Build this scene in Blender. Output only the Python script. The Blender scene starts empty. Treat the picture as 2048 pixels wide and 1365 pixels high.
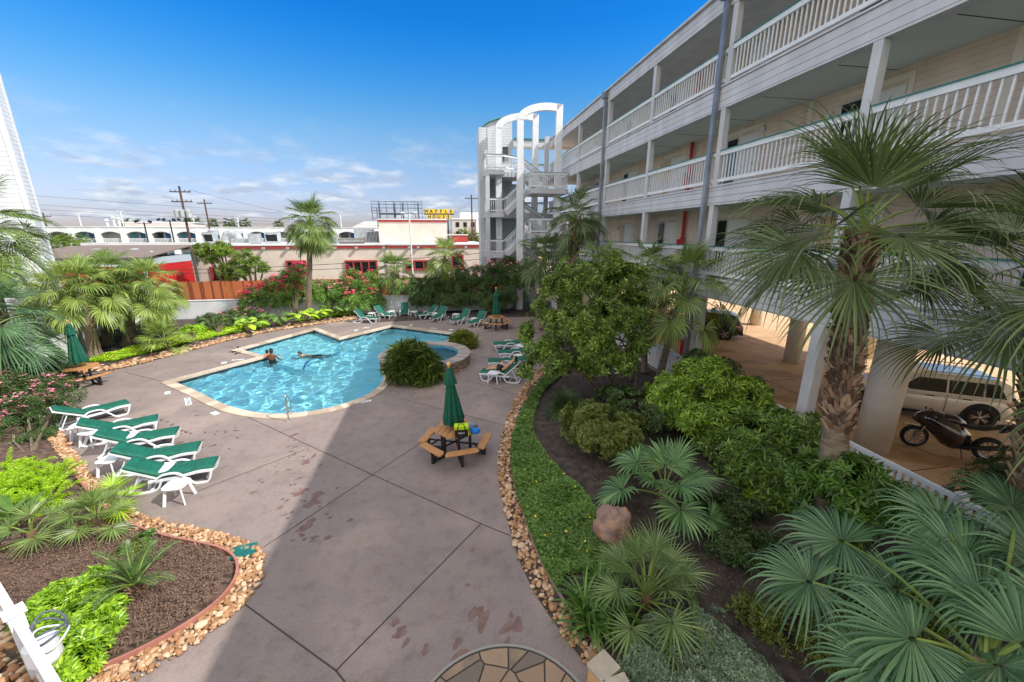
import bpy, bmesh, math, random
import numpy as np
from mathutils import Vector, Matrix, Euler, noise
C = bpy.context.scene.collection
sc = bpy.context.scene
R = math.radians
PI = math.pi
# ---------------------------------------------------------------- camera
H = 5.8                      # eye height above the pool deck, metres
FPX, PITCH = 796.4, R(15.1)  # focal length in photo pixels (2048 wide), downward pitch
cam = bpy.data.objects.new('camera', bpy.data.cameras.new('camera'))
C.objects.link(cam)
cam.location = (0, 0, H)
cam.rotation_euler = (PI/2 - PITCH, 0, 0)
cam.data.sensor_width = 36
cam.data.lens = 14.0
cam.data.clip_start = 0.05
cam.data.clip_end = 9000
sc.camera = cam
# ---------------------------------------------------------------- light
FILL_C = (6.1, 5.75, 5.4)  # colour of the added sky fill, never in view
SUN = Vector((1.013, -0.30, 1.0)).normalized()      # direction towards the sun
sun = bpy.data.objects.new('sun', bpy.data.lights.new('sun', 'SUN'))
C.objects.link(sun)
sun.data.energy = 3.0
sun.data.angle = R(0.4)
sun.data.color = (1.0, 0.955, 0.885)
sun.rotation_euler = SUN.to_track_quat('Z', 'Y').to_euler()
sun.location = (40, -20, 60)
w = bpy.data.worlds.new('World')
sc.world = w
w.use_nodes = True
nt = w.node_tree
nt.nodes.clear()
N = nt.nodes.new
def lk(a, b, t=nt): t.links.new(a, b)
out = N('ShaderNodeOutputWorld')
bg = N('ShaderNodeBackground'); bg.inputs['Strength'].default_value = 0.15
sky = N('ShaderNodeTexSky'); sky.sky_type = 'NISHITA'; sky.sun_disc = False
sky.sun_elevation = math.asin(SUN.z)
sky.sun_rotation = math.atan2(SUN.x, SUN.y)
sky.air_density = 1.0; sky.dust_density = 0.6; sky.ozone_density = 1.5; sky.altitude = 0
tc = N('ShaderNodeTexCoord')
sep = N('ShaderNodeSeparateXYZ'); lk(tc.outputs['Generated'], sep.inputs[0])
# clouds: noise on a plane overhead (direction / height)
zadd = N('ShaderNodeMath'); zadd.operation = 'ADD'; lk(sep.outputs[2], zadd.inputs[0]); zadd.inputs[1].default_value = 0.20
dx = N('ShaderNodeMath'); dx.operation = 'DIVIDE'; lk(sep.outputs[0], dx.inputs[0]); lk(zadd.outputs[0], dx.inputs[1])
dy = N('ShaderNodeMath'); dy.operation = 'DIVIDE'; lk(sep.outputs[1], dy.inputs[0]); lk(zadd.outputs[0], dy.inputs[1])
cx = N('ShaderNodeCombineXYZ'); lk(dx.outputs[0], cx.inputs[0]); lk(dy.outputs[0], cx.inputs[1])
no = N('ShaderNodeTexNoise'); no.inputs['Scale'].default_value = 2.2; no.inputs['Detail'].default_value = 9; no.inputs['Roughness'].default_value = 0.6
lk(cx.outputs[0], no.inputs['Vector'])
cr = N('ShaderNodeValToRGB'); cr.color_ramp.elements[0].position = 0.47; cr.color_ramp.elements[1].position = 0.62
lk(no.outputs['Fac'], cr.inputs[0])
band = N('ShaderNodeValToRGB')            # only a low bank of cloud
for e in list(band.color_ramp.elements)[1:]: band.color_ramp.elements.remove(e)
band.color_ramp.elements[0].position = 0.0; band.color_ramp.elements[0].color = (.75, .75, .75, 1)
for p_, c_ in ((0.05, .95), (0.12, .85), (0.17, .3), (0.23, 0.0), (0.6, 0.0)):
    e = band.color_ramp.elements.new(p_); e.color = (c_, c_, c_, 1)
lk(sep.outputs[2], band.inputs[0])
cm = N('ShaderNodeMath'); cm.operation = 'MULTIPLY'; lk(cr.outputs[0], cm.inputs[0]); lk(band.outputs[0], cm.inputs[1])
no2 = N('ShaderNodeTexNoise'); no2.inputs['Scale'].default_value = 5.5; no2.inputs['Detail'].default_value = 6
lk(cx.outputs[0], no2.inputs['Vector'])
cc = N('ShaderNodeMix'); cc.data_type = 'RGBA'
CLOUD_A, CLOUD_B = cc.inputs[6], cc.inputs[7]
CLOUD_A.default_value = (2.1, 2.5, 3.2, 1); CLOUD_B.default_value = (3.7, 3.95, 4.2, 1)
r2 = N('ShaderNodeMapRange'); r2.inputs[1].default_value = .42; r2.inputs[2].default_value = .62
lk(no2.outputs['Fac'], r2.inputs[0]); lk(r2.outputs[0], cc.inputs[0])
# saturate the deep blue overhead and pale it towards the horizon, as in the photograph
hsv = N('ShaderNodeHueSaturation'); hsv.inputs['Saturation'].default_value = 1.3; hsv.inputs['Value'].default_value = 1.0
lk(sky.outputs[0], hsv.inputs['Color'])
mx = N('ShaderNodeMix'); mx.data_type = 'RGBA'
tint = N('ShaderNodeValToRGB'); tint.color_ramp.interpolation = 'B_SPLINE'
tint.color_ramp.elements[0].position = 0.0; tint.color_ramp.elements[0].color = (.38, .355, .53, 1)
tint.color_ramp.elements[1].position = 0.9; tint.color_ramp.elements[1].color = (.1, .45, .75, 1)
for p_, c_ in ((0.06, (.44, .405, .605)), (0.18, (.74, .67, .65)), (0.28, (.34, .68, .78)), (0.40, (.0, .58, .98))):
    e = tint.color_ramp.elements.new(p_); e.color = (*c_, 1)
lk(sep.outputs[2], tint.inputs[0])
mt = N('ShaderNodeMix'); mt.data_type = 'RGBA'; mt.blend_type = 'MULTIPLY'; mt.inputs[0].default_value = 1
lk(hsv.outputs[0], mt.inputs[6]); lk(tint.outputs[0], mt.inputs[7])
lk(cm.outputs[0], mx.inputs[0]); lk(mt.outputs[2], mx.inputs[6]); lk(cc.outputs[2], mx.inputs[7])
# added unseen white glow overhead and behind the camera, lifts the shade
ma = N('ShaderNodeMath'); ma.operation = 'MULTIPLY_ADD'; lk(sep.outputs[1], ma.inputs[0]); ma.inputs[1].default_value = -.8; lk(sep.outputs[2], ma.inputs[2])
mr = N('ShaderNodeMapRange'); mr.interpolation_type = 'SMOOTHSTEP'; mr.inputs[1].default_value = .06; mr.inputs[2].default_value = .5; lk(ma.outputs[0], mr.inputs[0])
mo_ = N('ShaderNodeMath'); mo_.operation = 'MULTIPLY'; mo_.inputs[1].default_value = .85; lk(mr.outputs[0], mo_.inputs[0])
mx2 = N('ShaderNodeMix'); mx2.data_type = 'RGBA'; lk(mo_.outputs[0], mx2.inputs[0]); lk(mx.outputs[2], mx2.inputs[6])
mx2.inputs[7].default_value = (FILL_C[0], FILL_C[1], FILL_C[2], 1)
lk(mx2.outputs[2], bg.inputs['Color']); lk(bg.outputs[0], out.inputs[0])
sc.view_settings.view_transform = 'Standard'
sc.view_settings.look = 'None'
sc.view_settings.gamma = 1
sc.view_settings.exposure = 0.66
sc.render.engine = 'CYCLES'
sc.cycles.use_denoising = True
sc.cycles.max_bounces = 7
sc.cycles.transparent_max_bounces = 12
sc.cycles.diffuse_bounces = 3
sc.cycles.caustics_reflective = False
sc.cycles.caustics_refractive = True
# ---------------------------------------------------------------- frames and pixel helpers
TH = R(9.9)                       # the courtyard's long axis is turned this far from the view axis
UD = Vector((-math.sin(TH), math.cos(TH), 0)); VD = Vector((math.cos(TH), math.sin(TH), 0))
def UV(u, v, z=0): p = UD*u + VD*v; return Vector((p.x, p.y, z))
def ray(x, y):
    a = (x-1024)/FPX; b = -(y-682.5)/FPX
    return Vector((a, math.cos(PITCH)+b*math.sin(PITCH), -math.sin(PITCH)+b*math.cos(PITCH)))
def G(x, y, z=0.0):               # the point at height z that the photo shows at pixel x, y
    r = ray(x, y); t = (z-H)/r.z
    return Vector((r.x*t, r.y*t, z))
def D(x, y, Y):                   # the point at distance Y (metres along +Y) seen at pixel x, y
    r = ray(x, y); t = Y/r.y
    return Vector((r.x*t, Y, H+r.z*t))
def S(r, g, b, k=1.0):            # display colour -> linear
    f = lambda c: (c/12.92 if c <= .04045 else ((c+.055)/1.055)**2.4)*k
    return (f(r/255), f(g/255), f(b/255), 1)
rnd = random.Random(7)
RN = np.random.default_rng(11)
# ---------------------------------------------------------------- materials
def mat(name, c1, c2=None, scale=4.0, rough=.6, bump=0.0, bscale=40.0, metal=0.0, spec=.5, island=False,
        detail=4, trans=0.0, emit=None, coat=0.0, c3=None, stretch=None, lo=.35, hi=.65):
    m = bpy.data.materials.new(name); m.use_nodes = True
    t = m.node_tree; n = t.nodes; L = t.links
    b = n['Principled BSDF']
    b.inputs['Roughness'].default_value = rough; b.inputs['Metallic'].default_value = metal
    b.inputs['Specular IOR Level'].default_value = spec; b.inputs['Coat Weight'].default_value = coat
    c1 = tuple(c1[:3])+(1,); co = n.new('ShaderNodeTexCoord')
    vec = co.outputs['Object']
    if stretch:
        mp = n.new('ShaderNodeMapping'); mp.inputs['Scale'].default_value = stretch
        L.new(vec, mp.inputs[0]); vec = mp.outputs[0]
    col = None
    if c2:
        c2 = tuple(c2[:3])+(1,)
        nz = n.new('ShaderNodeTexNoise'); nz.inputs['Scale'].default_value = scale; nz.inputs['Detail'].default_value = detail
        L.new(vec, nz.inputs['Vector'])
        ramp = n.new('ShaderNodeValToRGB')
        ramp.color_ramp.elements[0].color = c1; ramp.color_ramp.elements[1].color = c2
        ramp.color_ramp.elements[0].position = lo; ramp.color_ramp.elements[1].position = hi
        if c3:
            e = ramp.color_ramp.elements.new((lo+hi)/2); e.color = tuple(c3[:3])+(1,)
        if island:
            g = n.new('ShaderNodeNewGeometry')
            a = n.new('ShaderNodeMath'); a.operation = 'MULTIPLY_ADD'
            L.new(g.outputs['Random Per Island'], a.inputs[0]); a.inputs[1].default_value = .55
            s = n.new('ShaderNodeMath'); s.operation = 'MULTIPLY'; L.new(nz.outputs['Fac'], s.inputs[0]); s.inputs[1].default_value = .5
            L.new(s.outputs[0], a.inputs[2]); L.new(a.outputs[0], ramp.inputs[0])
        else:
            L.new(nz.outputs['Fac'], ramp.inputs[0])
        col = ramp.outputs[0]; L.new(col, b.inputs['Base Color'])
    else:
        b.inputs['Base Color'].default_value = c1
    if bump:
        bz = n.new('ShaderNodeTexNoise'); bz.inputs['Scale'].default_value = bscale; bz.inputs['Detail'].default_value = 3
        L.new(vec, bz.inputs['Vector'])
        bp = n.new('ShaderNodeBump'); bp.inputs['Strength'].default_value = bump; bp.inputs['Distance'].default_value = .02
        L.new(bz.outputs['Fac'], bp.inputs['Height']); L.new(bp.outputs[0], b.inputs['Normal'])
    if trans:
        tr = n.new('ShaderNodeBsdfTranslucent')
        if col:
            hs = n.new('ShaderNodeHueSaturation'); hs.inputs['Value'].default_value = 1.25; hs.inputs['Hue'].default_value = .485
            L.new(col, hs.inputs['Color']); L.new(hs.outputs[0], tr.inputs[0])
        else: tr.inputs[0].default_value = c1
        ms = n.new('ShaderNodeMixShader'); ms.inputs[0].default_value = trans
        L.new(b.outputs[0], ms.inputs[1]); L.new(tr.outputs[0], ms.inputs[2])
        L.new(ms.outputs[0], n['Material Output'].inputs[0])
    if emit:
        b.inputs['Emission Color'].default_value = emit; b.inputs['Emission Strength'].default_value = 1
    return m
def siding(name, c, pitch=.2, dark=.55, c2=None, axis=2, groove=.07, bump=.6):
    """lap boards: a saw tooth along one axis as bump, with a narrow groove"""
    m = mat(name, c, c2 or tuple(x*.84 for x in c[:3]), scale=1.6, rough=.55, stretch=(1.2, 1.2, .35), detail=8)
    t = m.node_tree; n = t.nodes; L = t.links; b = n['Principled BSDF']
    co = n.new('ShaderNodeTexCoord'); se = n.new('ShaderNodeSeparateXYZ'); L.new(co.outputs['Object'], se.inputs[0])
    dv = n.new('ShaderNodeMath'); dv.operation = 'DIVIDE'; L.new(se.outputs[axis], dv.inputs[0]); dv.inputs[1].default_value = pitch
    fr = n.new('ShaderNodeMath'); fr.operation = 'FRACT'; L.new(dv.outputs[0], fr.inputs[0])
    lt = n.new('ShaderNodeMath'); lt.operation = 'LESS_THAN'; L.new(fr.outputs[0], lt.inputs[0]); lt.inputs[1].default_value = groove
    old = b.inputs['Base Color'].links[0].from_socket
    mm = n.new('ShaderNodeMix'); mm.data_type = 'RGBA'; mm.blend_type = 'MULTIPLY'
    L.new(lt.outputs[0], mm.inputs[0]); L.new(old, mm.inputs[6]); mm.inputs[7].default_value = (dark, dark, dark, 1)
    L.new(mm.outputs[2], b.inputs['Base Color'])
    bp = n.new('ShaderNodeBump'); bp.inputs['Strength'].default_value = bump; bp.inputs['Distance'].default_value = .02
    bp.invert = True
    L.new(fr.outputs[0], bp.inputs['Height']); L.new(bp.outputs[0], b.inputs['Normal'])
    return m
# ---------------------------------------------------------------- mesh builder
_ico = None
def ico():
    global _ico
    if _ico is None:
        bm = bmesh.new(); bmesh.ops.create_icosphere(bm, subdivisions=2, radius=1)
        _ico = (np.array([v.co[:] for v in bm.verts]), np.array([[v.index for v in f.verts] for f in bm.faces])); bm.free()
    return _ico
_ico1 = None
def ico1():
    global _ico1
    if _ico1 is None:
        bm = bmesh.new(); bmesh.ops.create_icosphere(bm, subdivisions=1, radius=1)
        _ico1 = (np.array([v.co[:] for v in bm.verts]), np.array([[v.index for v in f.verts] for f in bm.faces])); bm.free()
    return _ico1
class MB:
    def __init__(s): s.v = []; s.f = []; s.n = 0
    def add(s, V, F):             # V (n,3) array; F list of faces or (m,k) array
        V = np.asarray(V, dtype=float).reshape(-1, 3); s.v.append(V)
        if isinstance(F, np.ndarray): s.f.append(F + s.n)
        else:
            for k in (3, 4):
                q = [x for x in F if len(x) == k]
                if q: s.f.append(np.array(q)+s.n)
            for x in F:
                if len(x) > 4: s.f.append(np.array([x])+s.n)
        s.n += len(V); return s
    def box(s, x0, x1, y0, y1, z0, z1, M=None):
        V = [(x, y, z) for z in (z0, z1) for y in (y0, y1) for x in (x0, x1)]
        if M is not None: V = [M @ Vector(p) for p in V]
        return s.add(V, [(0, 2, 3, 1), (4, 5, 7, 6), (0, 1, 5, 4), (2, 6, 7, 3), (0, 4, 6, 2), (1, 3, 7, 5)])
    def bar(s, a, b, w, h, up=(0, 0, 1)):     # rectangular bar from a to b
        a = Vector(a); b = Vector(b); d = (b-a).normalized(); up = Vector(up)
        if abs(d.dot(up)) > .99: up = Vector((1, 0, 0))
        x = d.cross(up).normalized()*w/2; y = x.cross(d).normalized()*h/2
        V = [p+i*x+j*y for p in (a, b) for i, j in ((-1, -1), (1, -1), (1, 1), (-1, 1))]
        return s.add(V, [(0, 1, 2, 3), (7, 6, 5, 4), (0, 4, 5, 1), (1, 5, 6, 2), (2, 6, 7, 3), (3, 7, 4, 0)])
    def tube(s, pts, r, n=8, cap=True):
        pts = [Vector(p) for p in pts]
        rs = r if hasattr(r, '__len__') else [r]*len(pts)
        V = []; ref = None
        for i, p in enumerate(pts):
            d = (pts[min(i+1, len(pts)-1)]-pts[max(i-1, 0)]).normalized()
            if ref is None: ref = Vector((0, 0, 1)) if abs(d.z) < .9 else Vector((1, 0, 0))
            x = d.cross(ref).normalized(); y = x.cross(d).normalized(); ref = y
            for k in range(n):
                a = 2*PI*k/n; V.append(p + x*math.cos(a)*rs[i] + y*math.sin(a)*rs[i])
        F = []
        for i in range(len(pts)-1):
            for k in range(n):
                F.append((i*n+k, i*n+(k+1) % n, (i+1)*n+(k+1) % n, (i+1)*n+k))
        if cap:
            F.append(tuple(range(n-1, -1, -1))); F.append(tuple((len(pts)-1)*n+k for k in range(n)))
        return s.add(V, F)
    def lathe(s, c, prof, n=16, cap=True):     # prof: list of (radius, z)
        V = []
        for r, z in prof:
            for k in range(n): V.append((c[0]+r*math.cos(2*PI*k/n), c[1]+r*math.sin(2*PI*k/n), c[2]+z))
        F = []
        for i in range(len(prof)-1):
            for k in range(n): F.append((i*n+k, i*n+(k+1) % n, (i+1)*n+(k+1) % n, (i+1)*n+k))
        if cap:
            F.append(tuple(range(n-1, -1, -1))); F.append(tuple((len(prof)-1)*n+k for k in range(n)))
        return s.add(V, F)
    def prism(s, poly, z0, z1, M=None):        # poly in x,y, counter-clockwise
        n = len(poly); V = [(p[0], p[1], z0) for p in poly]+[(p[0], p[1], z1) for p in poly]
        if M is not None: V = [M @ Vector(p) for p in V]
        F = [tuple(range(n-1, -1, -1)), tuple(range(n, 2*n))]+[(i, (i+1) % n, n+(i+1) % n, n+i) for i in range(n)]
        return s.add(V, F)
    def ell(s, c, r, M=None, lo=False):
        V, F = ico1() if lo else ico(); V = V*np.array(r)
        if M is not None: V = V @ np.array(M.to_3x3()).T
        return s.add(V+np.array(c), F)
    def build(s, name, material=None, parent=None, smooth=False, origin=None, bevel=0, loc=None):
        me = bpy.data.meshes.new(name)
        V = np.concatenate(s.v) if s.v else np.zeros((0, 3))
        o0 = origin
        if o0 is None and parent is not None: o0 = parent.get('_o')
        if o0 is not None: V = V-np.array(o0[:3])
        me.vertices.add(len(V)); me.vertices.foreach_set('co', V.astype(np.float32).ravel())
        tot = sum(a.size for a in s.f); nf = sum(len(a) for a in s.f)
        me.loops.add(tot); me.polygons.add(nf)
        me.loops.foreach_set('vertex_index', np.concatenate([a.ravel() for a in s.f]).astype(np.int32))
        ls = np.concatenate([np.full(len(a), a.shape[1]) for a in s.f]); st = np.concatenate([[0], np.cumsum(ls)[:-1]])
        me.polygons.foreach_set('loop_start', st.astype(np.int32))
        me.polygons.foreach_set('loop_total', ls.astype(np.int32))
        me.polygons.foreach_set('use_smooth', np.full(nf, bool(smooth)))
        me.update(calc_edges=True); me.validate()
        for m in (material if isinstance(material, (list, tuple)) else [material]):
            if m: me.materials.append(m)
        o = bpy.data.objects.new(name, me); C.objects.link(o)
        if parent is not None: o.parent = parent
        elif o0 is not None: o.location = Vector(o0[:3])
        if loc is not None: o.location = loc
        if bevel:
            b = o.modifiers.new('bevel', 'BEVEL'); b.width = bevel; b.segments = 2; b.limit_method = 'ANGLE'
        return o
def tag(o, label=None, cat=None, group=None, kind=None):
    if label: o['label'] = label
    if cat: o['category'] = cat
    if group: o['group'] = group
    if kind: o['kind'] = kind
    return o
def thing(name, label, cat, loc=(0, 0, 0), rz=0, group=None, world=False):
    """an Empty at the base; with world=True the parts are given in world coordinates"""
    o = bpy.data.objects.new(name, None); C.objects.link(o); o.empty_display_size = .2
    o.location = loc; o.rotation_euler = (0, 0, rz)
    if world: o['_o'] = [float(x) for x in loc]
    return tag(o, label, cat, group)
def struct(o): o['kind'] = 'structure'; return o
def copy_tree(o, parent=None):
    c = o.copy(); C.objects.link(c)
    if parent is not None: c.parent = parent
    for ch in list(o.children): copy_tree(ch, c)
    return c
def spline(pts, k=6, closed=False):       # Catmull-Rom through 2-D/3-D points
    P = [Vector(p) for p in pts]; n = len(P); o = []
    rng = range(n if closed else n-1)
    for i in rng:
        p0 = P[(i-1) % n] if closed or i > 0 else P[0]*2-P[1]
        p1 = P[i]; p2 = P[(i+1) % n]
        p3 = P[(i+2) % n] if closed or i+2 < n else P[-1]*2-P[-2]
        for j in range(k):
            t = j/k
            o.append(.5*((2*p1)+(p2-p0)*t+(2*p0-5*p1+4*p2-p3)*t*t+(3*p1-p0-3*p2+p3)*t**3))
    if not closed: o.append(P[-1])
    return o
def resample(pts, step):
    o = [pts[0]]; acc = 0
    for a, b in zip(pts, pts[1:]):
        d = (b-a).length
        if d < 1e-9: continue
        p = step-acc
        while p <= d: o.append(a.lerp(b, p/d)); p += step
        acc = (acc+d) % step if False else d-(p-step)
    return o
def sheet(name, loops, z, material, parent=None, th=0.0):
    """flat sheet from an outer loop and holes (2-D points)"""
    bm = bmesh.new()
    es = []
    for lp in loops:
        vs = [bm.verts.new((p[0], p[1], z)) for p in lp]
        es += [bm.edges.new((vs[i], vs[(i+1) % len(vs)])) for i in range(len(vs))]
    bmesh.ops.triangle_fill(bm, use_beauty=True, use_dissolve=False, edges=es)
    for f in bm.faces:
        if f.normal.z < 0: f.normal_flip()
    if th:
        r = bmesh.ops.extrude_face_region(bm, geom=list(bm.faces))
        for e in r['geom']:
            if isinstance(e, bmesh.types.BMVert): e.co.z += th
        bmesh.ops.recalc_face_normals(bm, faces=bm.faces)
    me = bpy.data.meshes.new(name); bm.to_mesh(me); bm.free(); me.materials.append(material)
    o = bpy.data.objects.new(name, me); C.objects.link(o)
    if parent: o.parent = parent
    return o
def inside(p, poly):
    c = False; n = len(poly); j = n-1
    for i in range(n):
        a, b = poly[i], poly[j]
        if (a[1] > p[1]) != (b[1] > p[1]) and p[0] < (b[0]-a[0])*(p[1]-a[1])/(b[1]-a[1]+1e-12)+a[0]: c = not c
        j = i
    return c
def inside_np(P, poly):
    c = np.zeros(len(P), bool); n = len(poly); j = n-1
    for i in range(n):
        ax, ay = poly[i][0], poly[i][1]; bx, by = poly[j][0], poly[j][1]
        m = ((ay > P[:, 1]) != (by > P[:, 1])) & (P[:, 0] < (bx-ax)*(P[:, 1]-ay)/(by-ay+1e-12)+ax)
        c ^= m; j = i
    return c
def scatter(poly, n):                      # n random points inside a polygon
    A = np.array([[p[0], p[1]] for p in poly]); lo = A.min(0); hi = A.max(0); o = np.zeros((0, 2))
    while len(o) < n:
        P = RN.uniform(lo, hi, (n*2, 2)); o = np.vstack([o, P[inside_np(P, poly)]])
    return o[:n]
def offset(pts, d):                        # offset a closed 2-D loop outwards (for ccw loops d>0)
    n = len(pts); o = []
    for i in range(n):
        a = Vector(pts[i-1][:2]); b = Vector(pts[i][:2]); c = Vector(pts[(i+1) % n][:2])
        t1 = (b-a).normalized(); t2 = (c-b).normalized()
        n1 = Vector((t1.y, -t1.x)); n2 = Vector((t2.y, -t2.x)); m = (n1+n2)
        m = m.normalized() if m.length > 1e-6 else n1
        k = d/max(.45, m.dot(n1)); o.append(b+m*k)
    return o
def ccw(pts):
    a = sum(pts[i-1][0]*pts[i][1]-pts[i][0]*pts[i-1][1] for i in range(len(pts)))
    return pts if a > 0 else pts[::-1]
_fontcache = {}
def text_obj(txt, size, material, parent, M, name='lettering', ext=.004, bold=0):
    cu = bpy.data.curves.new(name, 'FONT'); cu.body = txt; cu.size = size; cu.extrude = ext; cu.offset = bold
    cu.align_x = 'CENTER'; cu.align_y = 'CENTER'
    t = bpy.data.objects.new(name, cu); C.objects.link(t)
    bpy.context.view_layer.update()
    me = bpy.data.meshes.new_from_object(t.evaluated_get(bpy.context.evaluated_depsgraph_get()))
    bpy.data.objects.remove(t); bpy.data.curves.remove(cu)
    me.transform(M); me.materials.clear(); me.materials.append(material)
    o = bpy.data.objects.new(name, me); C.objects.link(o)
    if parent is not None: o.parent = parent
    return o
# shared materials
WHITE = mat('white_paint', S(234, 237, 240), S(220, 224, 228), scale=3, rough=.45)
GREYW = mat('grey_white_paint', S(206, 207, 211), S(190, 192, 197), scale=1.5, rough=.5)
BLACKM = mat('black_metal', (.012, .012, .014), rough=.4)
STEEL = mat('polished_steel', (.62, .64, .66), rough=.16, metal=1)
PLASTIC = mat('white_resin', S(232, 236, 240), S(222, 226, 232), scale=6, rough=.35)
GREEN = mat('green_canvas', S(4, 92, 70), S(2, 80, 62), scale=14, rough=.75, bump=.15, bscale=300)
TEAL = mat('teal_metal', S(40, 128, 122), S(34, 116, 112), rough=.45)
RED = mat('red_paint', S(190, 24, 30), rough=.4)
GLASS = mat('window_glass', (.03, .04, .045), rough=.08, spec=.8)
DGLASS = mat('dark_glass', (.015, .018, .02), rough=.05, spec=.9)
CHROME = mat('chrome', (.7, .7, .7), rough=.12, metal=1)
# ================================================================ ground, deck, pool
def P2(pl, z=0): return [G(x, y, z).to_2d() for x, y in pl]
def concrete(name, a, b, c):
    m = mat(name, a, b, scale=.55, rough=.72, bump=.12, bscale=90, detail=8, c3=c, lo=.3, hi=.7)
    t = m.node_tree; n = t.nodes; L = t.links; bs = n['Principled BSDF']
    co = n.new('ShaderNodeTexCoord')
    old = bs.inputs['Base Color'].links[0].from_socket
    for sc_, lo_, hi_, colr in ((1.1, .52, .7, (.78, .74, .72, 1)), (3.6, .5, .75, (.74, .72, .71, 1)), (26, .35, .7, (.80, .79, .78, 1)), (160, .45, .62, (.86, .86, .86, 1))):
        z = n.new('ShaderNodeTexNoise'); z.inputs['Scale'].default_value = sc_; z.inputs['Detail'].default_value = 6; z.inputs['Roughness'].default_value = .65
        L.new(co.outputs['Object'], z.inputs['Vector'])
        r = n.new('ShaderNodeMapRange'); r.inputs[1].default_value = lo_; r.inputs[2].default_value = hi_
        L.new(z.outputs['Fac'], r.inputs[0])
        m2 = n.new('ShaderNodeMix'); m2.data_type = 'RGBA'; m2.blend_type = 'MULTIPLY'
        L.new(r.outputs[0], m2.inputs[0]); L.new(old, m2.inputs[6]); m2.inputs[7].default_value = colr
        old = m2.outputs[2]
    L.new(old, bs.inputs['Base Color'])
    return m
M_DECK = concrete('mauve_concrete', S(156, 140, 134), S(176, 158, 148), S(146, 134, 129))
M_PARK = concrete('tan_concrete', S(236, 200, 158), S(244, 210, 168), S(228, 186, 140))
M_LOT = mat('far_ground', S(120, 118, 110), S(96, 110, 70), scale=.03, rough=.9, detail=8)
M_SOIL = mat('dark_soil', S(54, 46, 42), S(88, 78, 72), scale=5, rough=.95, bump=1.0, bscale=60, detail=8)
M_MULCH = mat('wood_mulch', S(120, 96, 82), S(66, 52, 46), scale=6, rough=.95, bump=1.0, bscale=55, detail=8, stretch=(1, 2.2, 1))
M_COPE = mat('coping_stone', S(212, 196, 174), S(178, 160, 140), scale=4, rough=.7, island=True, bump=.3, bscale=40, c3=S(200, 184, 166))
M_JOINT = mat('joint_filler', (.06, .055, .05), rough=.9)
M_WET = mat('wet_concrete', S(132, 104, 90), S(112, 88, 78), scale=9, rough=.4)
M_ROCK = mat('river_rock', S(128, 88, 58), S(226, 206, 178), scale=9, rough=.8, island=True, bump=.6, bscale=30, c3=S(180, 138, 98), lo=.12, hi=.92)
M_PLASTER = mat('pool_plaster', S(206, 236, 246), S(190, 228, 244), scale=1.2, rough=.5)
M_TILE = mat('waterline_tile', S(60, 70, 80), S(26, 40, 60), scale=14, rough=.2, island=False)

# pool outline, anticlockwise seen from above
PX = [(345, 764), (533, 714), (480, 700), (628, 660), (678, 679), (785, 653), (935, 673)]
pool = P2(PX)
curve = P2([(765, 712), (764, 738), (768, 760), (752, 780), (722, 797), (680, 812), (630, 823), (575, 829), (520, 828), (470, 818), (430, 803), (392, 784)])
curve = [p for p in spline(curve, 4)]
SPA_C = Vector((-4.0, 17.6)); SPA_R = 2.02
pool = pool + curve
pool = ccw([Vector((p[0], p[1])) for p in pool])
gx = 4000
hole = offset(pool, .12)
gh = offset(pool, .2)
struct(sheet('ground', [[(-gx, -gx), (gx, -gx), (gx, gx), (-gx, gx)], gh], -.03, M_LOT))
deck_out = [UV(-16, -15.3), UV(-16, 9.3), UV(31.2, 9.3), UV(31.2, -15.3)]
deck = struct(sheet('pool_deck', [[p.to_2d() for p in deck_out], hole], 0.0, M_DECK))
park = struct(sheet('parking_floor', [[UV(u, v).to_2d() for u, v in ((-30, 9.32), (-30, 60), (120, 60), (120, 9.32))]], 0.002, M_PARK))
# control joints of the deck
jm = MB()
def joint(a, b, wd=.022):
    A = G(*a); B = G(*b); d = (B-A).normalized(); s = Vector((-d.y, d.x, 0))*wd/2
    z = Vector((0, 0, .004))
    jm.add([A-s+z, B-s+z, B+s+z, A+s+z], [(0, 1, 2, 3)])
for a, b in [((470, 1195), (672, 1342)), ((672, 1342), (962, 1048)), ((470, 823), (745, 950)), ((745, 950), (962, 1048)), ((962, 1048), (1030, 1076)),
             ((527, 1095), (745, 950)), ((745, 950), (872, 866)), ((390, 985), (610, 900)), ((800, 797), (1010, 852)), ((610, 690), (700, 668)),
             ((930, 760), (1035, 790)), ((672, 1342), (690, 1365)), ((905, 700), (1000, 722)), ((250, 745), (330, 765)), ((440, 690), (470, 698)), ((952, 668), (1060, 652))]:
    joint(a, b)
jm.build('expansion_joint', M_JOINT, deck)
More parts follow.
